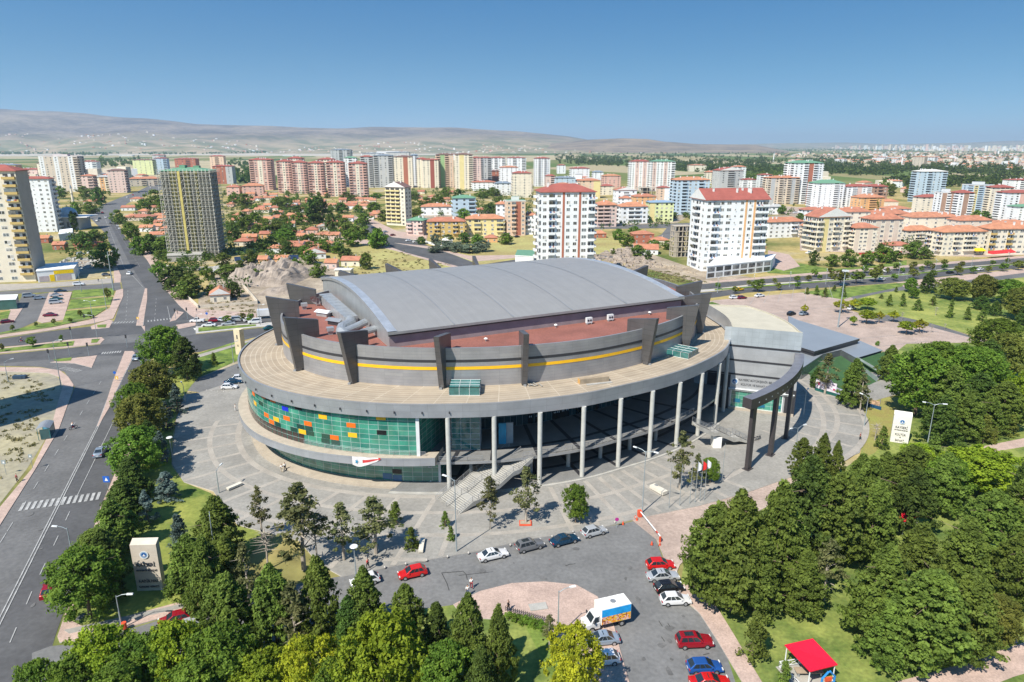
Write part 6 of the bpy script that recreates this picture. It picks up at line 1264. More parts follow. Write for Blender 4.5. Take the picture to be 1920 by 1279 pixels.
zc_=[('suv','white',(138,536),(158,535),'white car on the service street by the yellow shop'),('van','steel',(49,558),(61,557),'blue van in the shade by the glazed kiosk'),('hatch','steel',(68,562),(80,561),'grey blue car in the shade right of the blue van'),('van','silver',(94,571),(116,569),'silver van parked nearest in the left paved bay'),('sedan','teal',(95,564),(117,562),'dark teal car behind the silver van'),('sedan','silver',(93,557),(118,555),'silver car behind the teal one in the paved bay'),('sedan','navy',(103,549),(124,547),'dark blue car in the shade at the top of the paved bay'),('sedan','maroon',(83,594),(107,593),'maroon saloon alone in the paved bay'),('hatch','grey',(195,518),(205,517),'dark grey car by the small verge near the avenue'),('hatch','maroon',(6,607),(22,605),'dark car at the left edge in the small lawn corner'),
('hatch','white',(240,517),(248,513),'white car driving on the avenue beyond the junction'),('sedan','white',(197,411),(200,407),'small white car at the far bend of the avenue'),('hatch','grey',(206,422),(209,417),'small grey car following near the avenue bend'),('hatch','white',(222,428),(220,422),'white car parked nearest at the avenue bend'),('hatch','white',(225,433),(223,428),'second white car parked at the avenue bend'),('sedan','black',(214,497),(218,491),'black car in the shade at the avenue left side'),('sedan','black',(192,449),(199,447),'dark car parked where the avenue widens'),('van','white',(145,480),(157,478),'white van on the dirt yard beyond the yellow shop'),('van','white',(165,477),(178,475),'larger white van at right on the dirt yard'),('hatch','silver',(290,486),(300,482),'silver car parked beside the scaffold tower annex'),('hatch','navy',(184,412),(190,410),'dark blue car parked near the village street side'),('hatch','red',(190,401),(195,399),'red car parked at the far village street side'),('hatch','white',(180,416),(186,414),'white car at the village street side'),
('pickup','white',(392,604),(349,605),'white pickup first in the street queue right of the junction'),('hatch','darkred',(395,604),(411,603),'dark red car behind the white pickup'),('hatch','white',(411,603),(427,602),'white car behind the dark red one in the street queue'),('van','silver',(438,603),(456,602),'silver grey van in the street queue'),('hatch','white',(460,604),(476,602),'white car behind the small roadside tree'),('sedan','white',(405,612),(379,613),'white saloon in the near lane of the street queue'),('sedan','silver',(440,609),(416,611),'silver saloon in the near lane of the street queue'),('van','white',(490,606),(466,608),'white estate in the near lane beside the lamp'),('sedan','teal',(500,619),(514,617),'teal car just left of the big arena fins'),
('hatch','white',(1369,561),(1384,560),'white car in the car park beside the dark one'),('hatch','maroon',(1384,561),(1397,560),'dark car next to the white one in the car park'),('sedan','white',(1416,558),(1432,556),'white saloon alone by the street edge of the car park'),('hatch','black',(1476,593),(1491,589),'black car near the foyer roofs in the car park'),('hatch','steel',(1498,593),(1515,589),'grey blue car by the small yellow tree'),('hatch','white',(1587,583),(1605,579),'white car beneath the clipped round trees'),('sedan','yellow',(1377,546),(1394,544),'yellow taxi on the wide street near the right fins'),
('van','white',(1656,512),(1671,510),'white van on the far lane of the wide street'),('hatch','white',(1647,527),(1660,525),'white car on the near lane of the wide street'),('hatch','navy',(1575,537),(1588,535),'blue car on the near lane by the tall mast'),('sedan','black',(1774,514),(1788,512),'black car on the near lane of the wide street'),('sedan','white',(1831,508),(1844,506),'white car on the near lane further right'),('sedan','black',(1912,503),(1924,501),'black car at the right frame edge'),('pickup','white',(1509,477),(1525,475),'white truck parked below the cream gabled tower'),('hatch','maroon',(733,443),(741,442),'maroon car parked on the pink side street'),('hatch','silver',(719,437),(727,436),'silver car parked up the pink side street'),('hatch','navy',(696,429),(705,428),'blue car parked furthest up the side street'),('van','white',(774,456),(787,455),'white minibus by the ochre block street'),('sedan','white',(762,453),(772,452),'white car parked left of the minibus'),('hatch','black',(965,446),(974,445),'black car parked below the peach block'),('van','white',(1484,401),(1497,400),'white van far off by the right cluster')]
for k_,c_,a_,b_,l_ in zc_: car(k_,c_,a_,b_,l_)
for i in range(7):  # parked cars along the far avenue
    u=236+i*11; v=372-i*4.6; car('hatch',['white','red','navy','silver','white','grey','white'][i],(u,v),(u+5,v-2),'small %s car parked on the far avenue, %s of seven from left'%(['white','red','navy','silver','white','grey','white'][i],['first','second','third','fourth','fifth','sixth','seventh'][i]),group='cars parked along the far avenue')
def truck(rear,front,label,body=True):
    a,b=at(*rear),at(*front); c=(a+b)/2; d=b-a; e=empty('delivery_truck',(c.x,c.y,.1),math.atan2(d.y,d.x),label,'truck'); pw=paint('white',PC['white'])
    bx=MB().box(-3.2,1.0,-1.1,1.1,.95,3.25,pw if not body else M('truck_white_roof',(.76,.75,.71),.5)); bx.build('cargo_box',e)
    if body:
        m=MB(); m.uv=None; tb=M('truck_art_blue',(.01,.30,.68),.4,var=.25,scale=.4)
        for s in(-1,1): 
            MB().box(-3.15,.95,min(s*1.1,s*1.13),max(s*1.1,s*1.13),2.1,3.15,tb).build('blue_panel',e)
            mm=MB(); g=random.Random(4); cols=[M('art_orange',(.75,.28,.02),.5),M('art_yellow',(.75,.5,.05),.5),M('art_brown',(.30,.09,.03),.5),M('art_pink',(.68,.42,.36),.5)]
            for i in range(24):
                for j in range(7):
                    if j>5 and g.random()<.5: continue
                    x=-3.15+i*.17; z=1.0+j*.18; y0,y1=(1.105,1.12+.004*((i+j)%3)); mm.box(x,x+.17,min(s*y0,s*y1),max(s*y0,s*y1),z,z+.18,cols[min(3,int(g.random()*4))])
            mm.build('fruit_picture',e)
        MB().tube([(-1.1,0,3.25),(-1.1,0,3.38)],[.36,.36],metal,16).build('roof_fan',e)
    m=MB(); k=0
    m.hexa([(1.1,-1,.5),(3.0,-.95,.5),(3.0,.95,.5),(1.1,1,.5),(1.1,-1,1.35),(3.0,-.9,1.15),(3.0,.9,1.15),(1.1,1,1.35)],pw); Q=[(1.15,-.97,1.33),(2.35,-.93,1.25),(2.35,.93,1.25),(1.15,.97,1.33),(1.2,-.85,2.25),(1.75,-.8,2.2),(1.75,.8,2.2),(1.2,.85,2.25)]; m.hexa(Q,pw); m.build('cab',e)
    V=[Vector(q) for q in Q]
    def f(i,j,k2,l,nm):
        A,B,C,D=V[i],V[j],V[k2],V[l]; n=(B-A).cross(D-A).normalized()*.015; g=lambda u,v:A.lerp(B,u).lerp(D.lerp(C,u),v)+n; MB().face([g(.1,.1),g(.9,.1),g(.9,.88),g(.1,.88)],cgl).build(nm,e)
    f(1,2,6,5,'windscreen'); f(0,1,5,4,'side_window'); f(2,3,7,6,'side_window')
    for x in(-2.0,2.2):
        for s in(-1,1): w=MB().tube([(x,s*.72,.42),(x,s*1.02,.42)],.42,tyre,14).build('wheel',e); MB().tube([(x,s*.9,.42),(x,s*1.04,.42)],.24,rim,10).build('rim',w)
    for s in(-1,1): MB().box(2.98,3.03,s*.7-.15,s*.7+.15,.75,.95,lampw).build('headlight',e); MB().box(1.95,2.1,min(s*1.0,s*1.3),max(s*1.0,s*1.3),1.5,1.85,blk).build('wing_mirror',e)
    MB().box(-3.1,1.1,-.5,.5,.55,.94,blk).build('chassis',e); return e
truck((1172,1163),(1093,1182),'white delivery truck with blue and orange fruit picture on its box')
truck((492,597),(510,596),'small white box truck behind the left fins on the street',False)
# ---------------- lamps, poles, flags ----------------
polem=M('lamp_pole_grey',(.33,.38,.40),.5,.4,var=.05); lampm=M('lamp_head',(.62,.64,.64),.35)
LAMPS=[]
def lamp(u,vt,vb,style,label,ang=0.,h=None):
    p=at(u,vb); h=h or max(4,hat(p,vt)); e=empty('street_lamp',p,ang,label,'street lamp','street lamps'); r=.09 if h<14 else .2
    MB().tube([(0,0,0),(0,0,h*.5),(0,0,h)],[r*1.4,r,r*.6],polem,8).build('pole',e); MB().box(-.2,.2,-.2,.2,0,.12,concrete).build('base_plate',e)
    if style=='disc': MB().tube([(0,0,h-.25),(0,0,h-.05),(0,0,h+.05)],[.15,.6,.5],lampm,18).build('lamp_head',e)
    elif style=='mast':
        MB().tube([(0,0,h-.6),(0,0,h-.4)],[.9,.9],polem,12).build('lamp_ring',e)
        for k in range(6): a=k*PI/3; MB().box(.8*math.cos(a)-.3,.8*math.cos(a)+.3,.8*math.sin(a)-.2,.8*math.sin(a)+.2,h-.5,h-.1,lampm).build('lamp_head',e)
    else:
        for s in ([1] if style=='one' else [1,-1]):
            L=1.5; MB().tube([(0,0,h-.2),(s*L*.5,0,h+.15),(s*L,0,h+.25)],[.05,.045,.04],polem,6).build('arm',e)
            m=MB(); m.hexa([(s*L-.1,-.11,h+.15),(s*(L+.75),-.16,h+.22),(s*(L+.75),.16,h+.22),(s*L-.1,.11,h+.15),(s*L-.1,-.1,h+.32),(s*(L+.7),-.1,h+.36),(s*(L+.7),.1,h+.36),(s*L-.1,.1,h+.32)],lampm); m.build('lamp_head',e)
    return e
for a in [(856,900,1036,'one','single arm lamp standing at the foot of the big staircase',2.6),(1204,846,963,'two','double arm lamp right of the plaza centre by the barrier',-.6),(408,968,1078,'one','lamp with pale head among pines near the gate sign',2.0),(668,1024,1086,'disc','short lamp with flat disc head by the plaza kerb',0),(138,990,1052,'one','avenue lamp with arm over the road above the corner tree',3.1),(411,882,926,'one','thin lamp near the long stone bench',1.5),(229,1117,1180,'one','thin teal lamp by the side path with orange bin',0),(1046,1108,1195,'one','lamp on the pink island near the truck',.3),(1738,758,838,'two','double arm lamp behind the white stone sign',-.3),(1571,506,614,'mast','tall floodlight mast in the car park',0),(1488,802,872,'two','double arm lamp beside the small pines at right plaza edge',.5),(116,640,731,'one','tall lamp on the left pavement by the vacant lot',.2),(16,678,717,'one','lamp at the left edge of the vacant lot',1),(271,677,716,'one','lamp hidden between avenue trees near junction',2.8),(348,722,756,'one','lamp by the blue spruces at the left plaza corner',2.2),(323,820,858,'disc','lamp between avenue spruces and plaza',0),(438,644,680,'one','lamp on the corner lawn left of the arena',1),(213,472,545,'one','lamp on the avenue left pavement beyond the junction',0),(153,504,548,'one','lamp by the service street near the yellow shop',0),(200,522,581,'one','tall lamp at the right end of the small lawns',0),(173,565,592,'two','double lamp in the middle of the small lawns',0),(370,590,612,'one','lamp near the street queue by the pickup',0),(488,572,610,'one','lamp in front of the white estate on the street',0),(1506,735,782,'one','lamp by the event panels near the turf bank',1),(1620,745,800,'one','slim lamp at the right plaza rim',2),(1697,516,541,'one','lamp by the bend of the park road',2),(1850,640,660,'one','lamp above the wood at the right car park corner',2.5)]: lamp(*a[:5],ang=a[5])
for i,(u,vb) in enumerate([(1345,549),(1412,543.5),(1480,538),(1548,532.6),(1616,527),(1684,521),(1752,514),(1820,507.5),(1888,501)]): lamp(u,vb-26,vb,'two','street lamp on the wide street median, %s of nine from left'%['first','second','third','fourth','fifth','sixth','seventh','eighth','ninth'][i],1.2)
for i,(u,vb,fl) in enumerate([(1254,954,None),(1274,950,None),(1293,946,None),(1303,943.6,'white'),(1312,942,'red'),(1320,939,'white'),(1353.5,905,None)]):
    p=at(u,vb); h=8.0; nm=['first','second','third','fourth','fifth','sixth','seventh'][i]
    e=empty('flagpole',p,0,['bare flagpole furthest left in the row beside the kerb','second bare flagpole from left in the kerb row','third bare flagpole from left in the kerb row','flagpole with white and blue flag in the kerb row','flagpole with drooping red flag in the kerb row','flagpole with white flag at the right of the kerb row','bare flagpole standing alone behind the small plaza tree'][i],'flagpole','flagpoles on the plaza')
    MB().tube([(0,0,0),(0,0,h)],[.06,.035],polem,6).build('pole',e)
    if fl:
        m=MB(); mt=M('flag_'+fl,(.55,.02,.02) if fl=='red' else (.62,.64,.68),.8)
        for k in range(5): x0,x1=.05+k*.14,.05+(k+1)*.14; y0,y1=.08*math.sin(k*1.3),.08*math.sin((k+1)*1.3); m.face([(x0,y0,h-2.0+.1*k),(x1,y1,h-1.9+.1*k),(x1,y1,h-.2-.12*k),(x0,y0,h-.1-.12*k)],mt)
        m.build('flag',e)
# signs and signals
def sign(u,vb,h,shape,mat,label,size=.45,pole=True):
    p=at(u,vb); e=empty('road_sign',p,0,label,'road sign'); MB().tube([(0,0,0),(0,0,h)],.04,polem,6).build('pole',e)
    if shape=='round': m=MB(); m.tube([(0,-.06,h),(0,-.02,h)],size,mat,16)
    elif shape=='tri': m=MB().face([(-size,-.06,h+size*.7),(size,-.06,h+size*.7),(0,-.06,h-size)],mat)
    else: m=MB().box(-size,size,-.08,-.03,h-size,h+size,mat)
    m.build('sign_plate',e); 
    if shape=='square': MB().face([(-size*.5,-.085,h-size*.5),(size*.5,-.085,h-size*.5),(0,-.085,h+size*.6)],white).build('symbol',e)
blu=M('sign_blue',(.02,.11,.45),.4); yls=MATS['yellow_panel']; pur=M('sign_purple_red',(.38,.03,.22),.4)
sign(204,923,2.6,'square',blu,'blue pedestrian crossing sign beside the avenue zebra',.6); sign(217,712,2.0,'round',blu,'blue round sign on the avenue median nose',.4); sign(220,715,1.0,'square',yls,'yellow marker board on the avenue median nose',.4); sign(1156,990,1.6,'round',pur,'round purple red no parking sign at the plaza kerb',.32); sign(367,628,2.0,'tri',white,'white triangular give way sign by the cross street',.5); sign(389,600,2.4,'round',blu,'round blue sign on the pavement behind the queue',.45); sign(260,608,2.2,'square',yls,'yellow marker on the far median nose',.4); sign(12,890,2.6,'square',polem,'grey back of a sign at the left vacant lot',.4); sign(62,880,2.8,'square',polem,'thin sign pole on the left pavement below the shelter',.35)
def signal(u,vb,h,label,arm=0):
    p=at(u,vb); e=empty('traffic_light',p,0,label,'traffic light','traffic lights at the junction'); MB().tube([(0,0,0),(0,0,h)],.08,polem,6).build('pole',e); MB().box(-.2,.2,-.2,.1,h-.9,h+.2,blk).build('signal_head',e)
    if arm: MB().tube([(0,0,h-.1),(arm,0,h+.3)],.06,polem,6).build('arm',e); MB().box(arm-.2,arm+.2,-.2,.1,h-.7,h+.4,blk).build('signal_head',e)
for a in [(239,652,4,'traffic light on the nose of the near median'),(183,637,8,'tall traffic pole on the left island with long mast',-3),(131,667,4,'traffic light on the left lower refuge',0),(167,668,4,'traffic light nearer the junction on the lower refuge',0),(93,676,3.2,'short traffic light left of the lower refuge',0),(330,600,4,'traffic light on the right triangular island',0),(352,598,4,'traffic light right of the triangular island',0),(135,636,4,'traffic light on the upper median end',0)]: signal(*a)
# bollards, benches, barrier
for i in range(13):
    t=i/12; u=722+t*470; v=1067-94*t+5*math.sin(t*3.1); p=at(u,v+0); p.z=ZP; e=empty('bollard',p,0,'small stone bollard on the plaza kerb, number counted from left: %s'%['one','two','three','four','five','six','seven','eight','nine','ten','eleven','twelve','thirteen'][i],'bollard','bollards along the plaza kerb')
    MB().tube([(0,0,0),(0,0,.2),(0,0,.34)],[.15,.16,.07],curb,10).build('ball',e); MB().tube([(0,0,0),(0,0,.05)],.18,blk,10).build('foot',e)
for i,(u,v) in enumerate([(388,733),(398,734),(409,735),(420,736)]):
    p=at(u,v); e=empty('bollard',p,0,'low stone bollard by the white cars, %s of four from left'%['first','second','third','fourth'][i],'bollard','bollards by the three parked cars'); MB().tube([(0,0,0),(0,0,.2),(0,0,.34)],[.15,.16,.07],curb,10).build('ball',e)
def bench(a,b,w,h,label):
    A,B=at(*a),at(*b); d=B-A; L=d.length; c=(A+B)/2; e=empty('stone_bench',(c.x,c.y,ZP),math.atan2(d.y,d.x),label,'bench'); MB().hexa([(-L/2,-w/2,.18),(L/2,-w/2,.18),(L/2,w/2,.18),(-L/2,w/2,.18),(-L/2,-w/2,h),(L/2,-w/2,h),(L/2,w/2,h),(-L/2,w/2,h)],M('bench_stone',(.58,.54,.46),.8,var=.06)).build('seat',e)
    for s in(-1,1): MB().box(s*L*.35-.2,s*L*.35+.2,-w*.4,w*.4,0,.18,concrete).build('leg',e)
bench((427,922),(453,911),.8,.55,'long pale stone bench at the left of the plaza'); bench((789,1040),(793,1016),.7,.55,'pale stone bench beside the small bushy pines'); bench((1222,917),(1247,931),1.2,.8,'beige stone block bench right of the double lamp')
p=at(1199,970); q=at(1237,1018); d=q-p; e=empty('barrier_gate',(p.x,p.y,ZP),math.atan2(d.y,d.x),'red and white raised barrier arm across the plaza entrance','barrier')
MB().box(-.35,.35,-.3,.3,0,1.1,M('barrier_red',(.62,.08,.03),.5)).build('motor_box',e); MB().box(d.length-.1,d.length+.15,-.12,.12,0,.95,MATS['barrier_red']).build('rest_post',e)
m=MB(); n=10
for k in range(n): m.box(.3+(d.length-.3)*k/n,.3+(d.length-.3)*(k+1)/n,-.07,.07,.95,1.1,white if k%2 else M('arm_red',(.6,.06,.04),.5) if k>6 else white)
m.build('arm',e)
for i,(u,v) in enumerate([(1191,973),(1168,984),(1222,1022),(1237,1024),(1194,976)]):
    p=at(u,v); e=empty('traffic_cone',p,0,'orange traffic cone near the barrier, %s of five from left'%['third','first','fourth','fifth','second'][[1191,1168,1222,1237,1194].index(u) if 0 else i] if 0 else 'orange traffic cone near the barrier, %s'%['just left of its box','further left along the kerb','left of the far end','at the far end','touching the barrier box'][i],'traffic cone','traffic cones by the barrier'); MB().tube([(0,0,.04),(0,0,.7)],[.2,.04],MATS['barrier_red'],10).build('cone',e); MB().box(-.25,.25,-.25,.25,0,.05,blk).build('base',e)
p=at(230,1182); e=empty('litter_bin',p,0,'orange bin at the foot of the thin teal lamp','bin'); MB().tube([(.3,0,.3),(.3,0,1.2)],.3,MATS['barrier_red'],10).build('drum',e); MB().box(.2,.4,-.1,.1,0,.3,metal).build('foot',e)
p=at(1902,1208); e=empty('litter_bin',p,0,'dark blue bin beside the path at the right edge','bin'); MB().tube([(0,0,.4),(0,0,1.2)],[.3,.34],M('bin_blue',(.02,.06,.15),.5),10).build('drum',e); MB().tube([(0,0,0),(0,0,.4)],.05,metal,6).build('post',e)
p=at(985,1016); e=empty('planter_box',at(985,984),0,'flat red planter at the foot of the sparse plaza pine','planter'); MB().box(-1,1,-.7,.7,ZP,.45,MATS['barrier_red']).box(-.85,.85,-.55,.55,.45,.47,soil).build('box',e)
e=empty('utility_cover',at(1009,1140),.2,'pale square concrete cover on the pink island','cover'); MB().box(-1.2,1.2,-.7,.7,.1,.28,concrete).build('slab',e)
e=empty('fountain_post',at(808,901,.5),0,'white drinking post with bowl before the lower green glass','post'); MB().tube([(0,0,0),(0,0,.15),(0,0,.2),(0,0,2.6)],[.4,.4,.14,.12],white,10).build('pedestal',e); MB().tube([(0,0,2.6),(0,0,2.9),(0,0,3.0)],[.15,.6,.5],white,12).build('bowl',e)
# bus shelter
p=at(88,818); e=empty('bus_shelter',p,R(-68),'teal bus shelter with curved grey roof on the left pavement','bus shelter'); tg=M('teal_frame',(.03,.16,.16),.4)
m=MB()
for k in range(6): a,b=k/6,(k+1)/6; y0,y1=-1.3+2.6*a,-1.3+2.6*b; z0,z1=2.5+.45*math.sin(PI*a),2.5+.45*math.sin(PI*b); m.face([(-2.2,y0,z0),(2.2,y0,z0),(2.2,y1,z1),(-2.2,y1,z1)],metal)
m.build('roof',e); MB().box(-2.1,2.1,1.1,1.16,.2,2.4,M('shelter_glass',(.03,.09,.10),.1,spec=.8)).build('back_panel',e); MB().box(-2.14,-2.08,-1,1.1,.2,2.4,M('advert_blue',(.10,.32,.48),.3)).build('advert_panel',e); MB().box(2.08,2.14,-.6,1.1,.2,2.4,MATS['shelter_glass']).build('side_panel',e)
for x in(-2.1,2.1):
    for y in(-1.0,1.15): MB().box(x-.05,x+.05,y-.05,y+.05,0,2.6,tg).build('post',e)
MB().box(-1.6,1.6,.5,.95,.42,.5,concrete).build('bench',e)
p=at(38,710); e=empty('container',p,.1,'small dark blue box lying on the vacant lot','container'); MB().box(-1.6,1.6,-.6,.6,.15,.9,M('container_blue',(.03,.06,.10),.5)).build('box',e); MB().box(-1.5,1.5,-.65,.65,0,.15,blk).build('skid',e)
# event panels by the turf bank
e=empty('event_panels',at(1578,748),math.atan2(at(1612,757).y-at(1540,736).y,at(1612,757).x-at(1540,736).x),'row of picture panels, white and pink then orange, under two pines','display'); 
for k,(x0,x1,z0,z1,mt) in enumerate([(-7,-1.6,1.0,3.4,M('panel_white',(.62,.58,.66),.6)),(-1.6,1.6,.9,2.4,M('panel_lilac',(.36,.38,.52),.6)),(1.6,5.5,.9,2.1,M('panel_orange',(.70,.30,.03),.6)),(5.5,9,.9,2.0,M('panel_mixed',(.45,.30,.20),.6,var=.5,scale=1.5)),(-7,1.5,0,1.0,M('panel_green_base',(.01,.09,.08),.5)),(1.5,9.5,0,.9,M('panel_blue_base',(.01,.06,.14),.5))]): MB().box(x0,x1,-.05,.05,z0,z1,mt).build('panel',e)
m=MB(); 
for x,z,w,h in ((-6.4,1.9,.5,.8),(-5.4,2.0,.4,.3),(-4.6,1.8,1.4,.18),(-3,2.7,1,.3),(-4.6,2.3,.8,.15),(-2.4,1.5,.5,.5)): m.box(x,x+w,-.07,-.05,z,z+h,M('panel_mark',(.40,.03,.12),.6) if w<.6 else M('panel_text',(.22,.16,.28),.6))
m.build('panel_print',e); MB().hexa([(-5.2,-.06,3.4),(-2.6,-.06,3.4),(-2.6,.06,3.4),(-5.2,.06,3.4),(-4.1,-.06,4.6),(-3.7,-.06,4.6),(-3.7,.06,4.6),(-4.1,.06,4.6)],MATS['panel_white']).build('panel_peak',e)
for x in(-6.9,-1.5,1.6,5.5,9): MB().box(x-.06,x+.06,.05,.2,0,2.6,metal).build('post',e)
# picnic shelters
redc=M('canopy_red',(.66,.01,.035),.45,var=.05); rl=MATS['white_frame']
def shelter(px,z,label,full=True):
    P4=[at(u,v,z+dz) for (u,v),dz in zip(px,(0,.35,.0,-.1))]; c=sum(P4,Vector())/4; e=empty('picnic_shelter',(c.x,c.y,0),0,label,'shelter','red roofed shelters in the park'); Q=[p-Vector((c.x,c.y,0)) for p in P4]
    m=MB(); m.hexa([tuple(q-Vector((0,0,.12))) for q in Q]+[tuple(q) for q in Q],redc); m.build('canopy',e)
    for q in Q: w=q*.9; MB().tube([(w.x,w.y,0),(w.x,w.y,q.z-.1)],.07,rl,6).build('post',e)
    if full:
        fl=[Vector((q.x*1.05-.5,q.y*1.05-.7,0)) for q in Q]; MB().prism([(p.x*1.1,p.y*1.15) for p in fl],.09,.16,M('shelter_floor',(.34,.33,.29),.8)).build('floor',e)
        for a,b in ((0,3),(3,2),(0,1)):
            A,B=fl[a],fl[b]; L=(B-A).length; n=max(3,int(L/1.1)); m=MB()
            for z0 in(.35,1.05): m.tube([A+Vector((0,0,z0)),B+Vector((0,0,z0))],.045,rl,5)
            for k in range(n+1): p=A.lerp(B,k/n); m.tube([p+Vector((0,0,.1)),p+Vector((0,0,1.05))],.04,rl,5)
            for k in range(n): p,q=A.lerp(B,k/n),A.lerp(B,(k+1)/n); m.tube([p+Vector((0,0,.35)),q+Vector((0,0,1.05))],.025,rl,4); m.tube([p+Vector((0,0,1.05)),q+Vector((0,0,.35))],.025,rl,4)
            m.build('railing',e)
        MB().box(-1.6,1.6,-.5,.5,.7,.78,MATS['weathered_timber']).box(-1.4,-1.2,-.4,.4,.16,.7,metal).box(1.2,1.4,-.4,.4,.16,.7,metal).build('table',e)
    return e
shelter([(1471,1209),(1524,1197),(1571,1246),(1519,1259)],2.9,'large bright red flat roofed picnic shelter with white railing at bottom right')
shelter([(1682,965),(1700,960),(1724,967),(1696,978)],2.6,'small red shelter roof glimpsed among the right hand pines',False)
shelter([(1508,1024),(1518,1021),(1532,1038),(1520,1042)],2.4,'orange red shelter roof edge glimpsed between the pines',False)
b0=at(1549,1300); e=empty('play_frame',b0,.2,'bright blue steel play frame in front of the red shelter','play frame'); bs=M('blue_steel',(.02,.20,.52),.35)
for x in(-.8,.8): MB().tube([(x,0,0),(x,0,2.2),(x*.1,0,3.0)],.12,bs,8).build('leg',e)
MB().tube([(-.8,0,1.4),(.8,0,1.4)],.07,bs,6).build('crossbar',e); MB().box(-.4,.4,-.1,.1,1.7,2.2,MATS['barrier_red']).build('panel',e)
# low hedge with fence beside the pink island
e=empty('garden_fence',at(985,1160),0,'low dark picket fence with clipped hedge behind the pink island','fence'); A=at(948,1147)-at(985,1160); B=at(1028,1168)-at(985,1160)
for k in range(22): p=A.lerp(B,k/21); MB().box(p.x-.04,p.x+.04,p.y-.04,p.y+.04,0,.9,blk).build('picket',e)
MB().tube([A+Vector((0,0,.7)),B+Vector((0,0,.7))],.03,blk,5).build('rail',e)
for k in range(8): p=at(955+k*10,1152+k*2.8); tree('shrub',p-Vector((0,.9,0)),.9,1.5,'along the low fence by the pink island')
# boundary walls
def bwall(pts,h,label,mat=None,t=.25):
    P_=[at(*p) for p in pts]; c=P_[0]; e=empty('boundary_wall',c,0,label,'wall')
    for a,b in zip(P_,P_[1:]):
        d=(b-a); L=d.length; T=Matrix.Translation(a-c)@Matrix.Rotation(math.atan2(d.y,d.x),4,'Z'); MB().box(0,L,-t/2,t/2,0,h,mat or M('plaster_wall',(.55,.49,.40),.9),T).build('wall_run',e)
bwall([(372,578),(352,560),(352,558)],1.4,'cream garden wall beside the corner pavement'); bwall([(376,578),(483,570)],1.2,'long low cream wall along the bare street lot'); bwall([(483,570),(462,545),(455,538)],1.6,'cream wall running back beside the small cream house'); bwall([(300,500),(330,508),(400,506)],1.8,'low stone wall among the bushes near the scaffolded tower',concrete)
bwall([(797,455),(830,465),(842,470)],1.4,'white roadside wall beside the silvery trees',wm('white')); bwall([(1610,478),(1690,475)],1.2,'red low wall below the cream estate',M('red_wall',(.45,.06,.05),.8)); bwall([(440,490),(560,486)],2.4,'dark blue hoarding behind the soil heap',M('blue_hoarding',(.02,.05,.13),.5))
# ---------------- people ----------------
skin=M('skin',(.45,.27,.19),.6,var=.05)
def skinned(name,vs,es,rs,mat,parent):
    me=bpy.data.meshes.new(name); me.from_pydata(vs,es,[]); me.materials.append(mat); o=bpy.data.objects.new(name,me); COL.objects.link(o); o.parent=parent
    md=o.modifiers.new('skin','SKIN'); md.use_smooth_shade=True
    for i,r in enumerate(rs): d=me.skin_vertices[0].data[i]; d.radius=(r,r); d.use_root=(i==0)
    sm=o.modifiers.new('subd','SUBSURF'); sm.levels=1; sm.render_levels=1; return o
def person(p,shirt,trs,rz,label,step=.25,bend=0,cat='person'):
    e=empty('person',p,rz,label,cat); s=step
    V=[(0,0,.95),(0,0,1.15),(0,0,1.38),(0,0,1.5),(0,0,1.6),(0,.01,1.72), (-.1,0,.9),(-.11,s*.5,.5),(-.11,s*.2,.08),(-.11,s*.2+.16,.04),(.1,0,.9),(.11,-s*.3,.5),(.11,-s,.1),(.11,-s+.15,.04),(-.19,0,1.4),(-.25,-s*.4,1.12),(-.24,s*.1,.88),(-.24,s*.2,.78),(.19,0,1.4),(.25,s*.4,1.12),(.24,s*.8,.92),(.24,s*.9,.83)]
    E=[(0,1),(1,2),(2,3),(3,4),(4,5),(0,6),(6,7),(7,8),(8,9),(0,10),(10,11),(11,12),(12,13),(2,14),(14,15),(15,16),(16,17),(2,18),(18,19),(19,20),(20,21)]
    Rr=[.13,.12,.14,.055,.095,.085,.09,.062,.045,.04,.09,.062,.045,.04,.06,.045,.034,.03,.06,.045,.034,.03]
    skinned('body',V,E,Rr,skin,e)
    ms=M('cloth_'+shirt,CWC[shirt],.85); mt=M('cloth_'+trs,CWC[trs],.85)
    skinned('shirt',[V[0],V[1],V[2],V[14],V[15],V[18],V[19]],[(0,1),(1,2),(2,3),(3,4),(2,5),(5,6)],[.15,.145,.165,.075,.06,.075,.06],ms,e)
    skinned('trousers',[V[0],V[6],V[7],V[8],V[10],V[11],V[12]],[(0,1),(1,2),(2,3),(0,4),(4,5),(5,6)],[.15,.105,.078,.062,.105,.078,.062],mt,e)
    skinned('hair',[(0,-.03,1.70),(0,-.02,1.79)],[(0,1)],[.1,.085],M('hair_dark',(.03,.02,.015),.7),e); return e
CWC=dict(white=(.7,.7,.68),red=(.5,.05,.05),black=(.02,.02,.022),blue=(.05,.12,.3),grey=(.2,.2,.2),beige=(.5,.42,.3),darkred=(.22,.03,.04),denim=(.06,.09,.16))
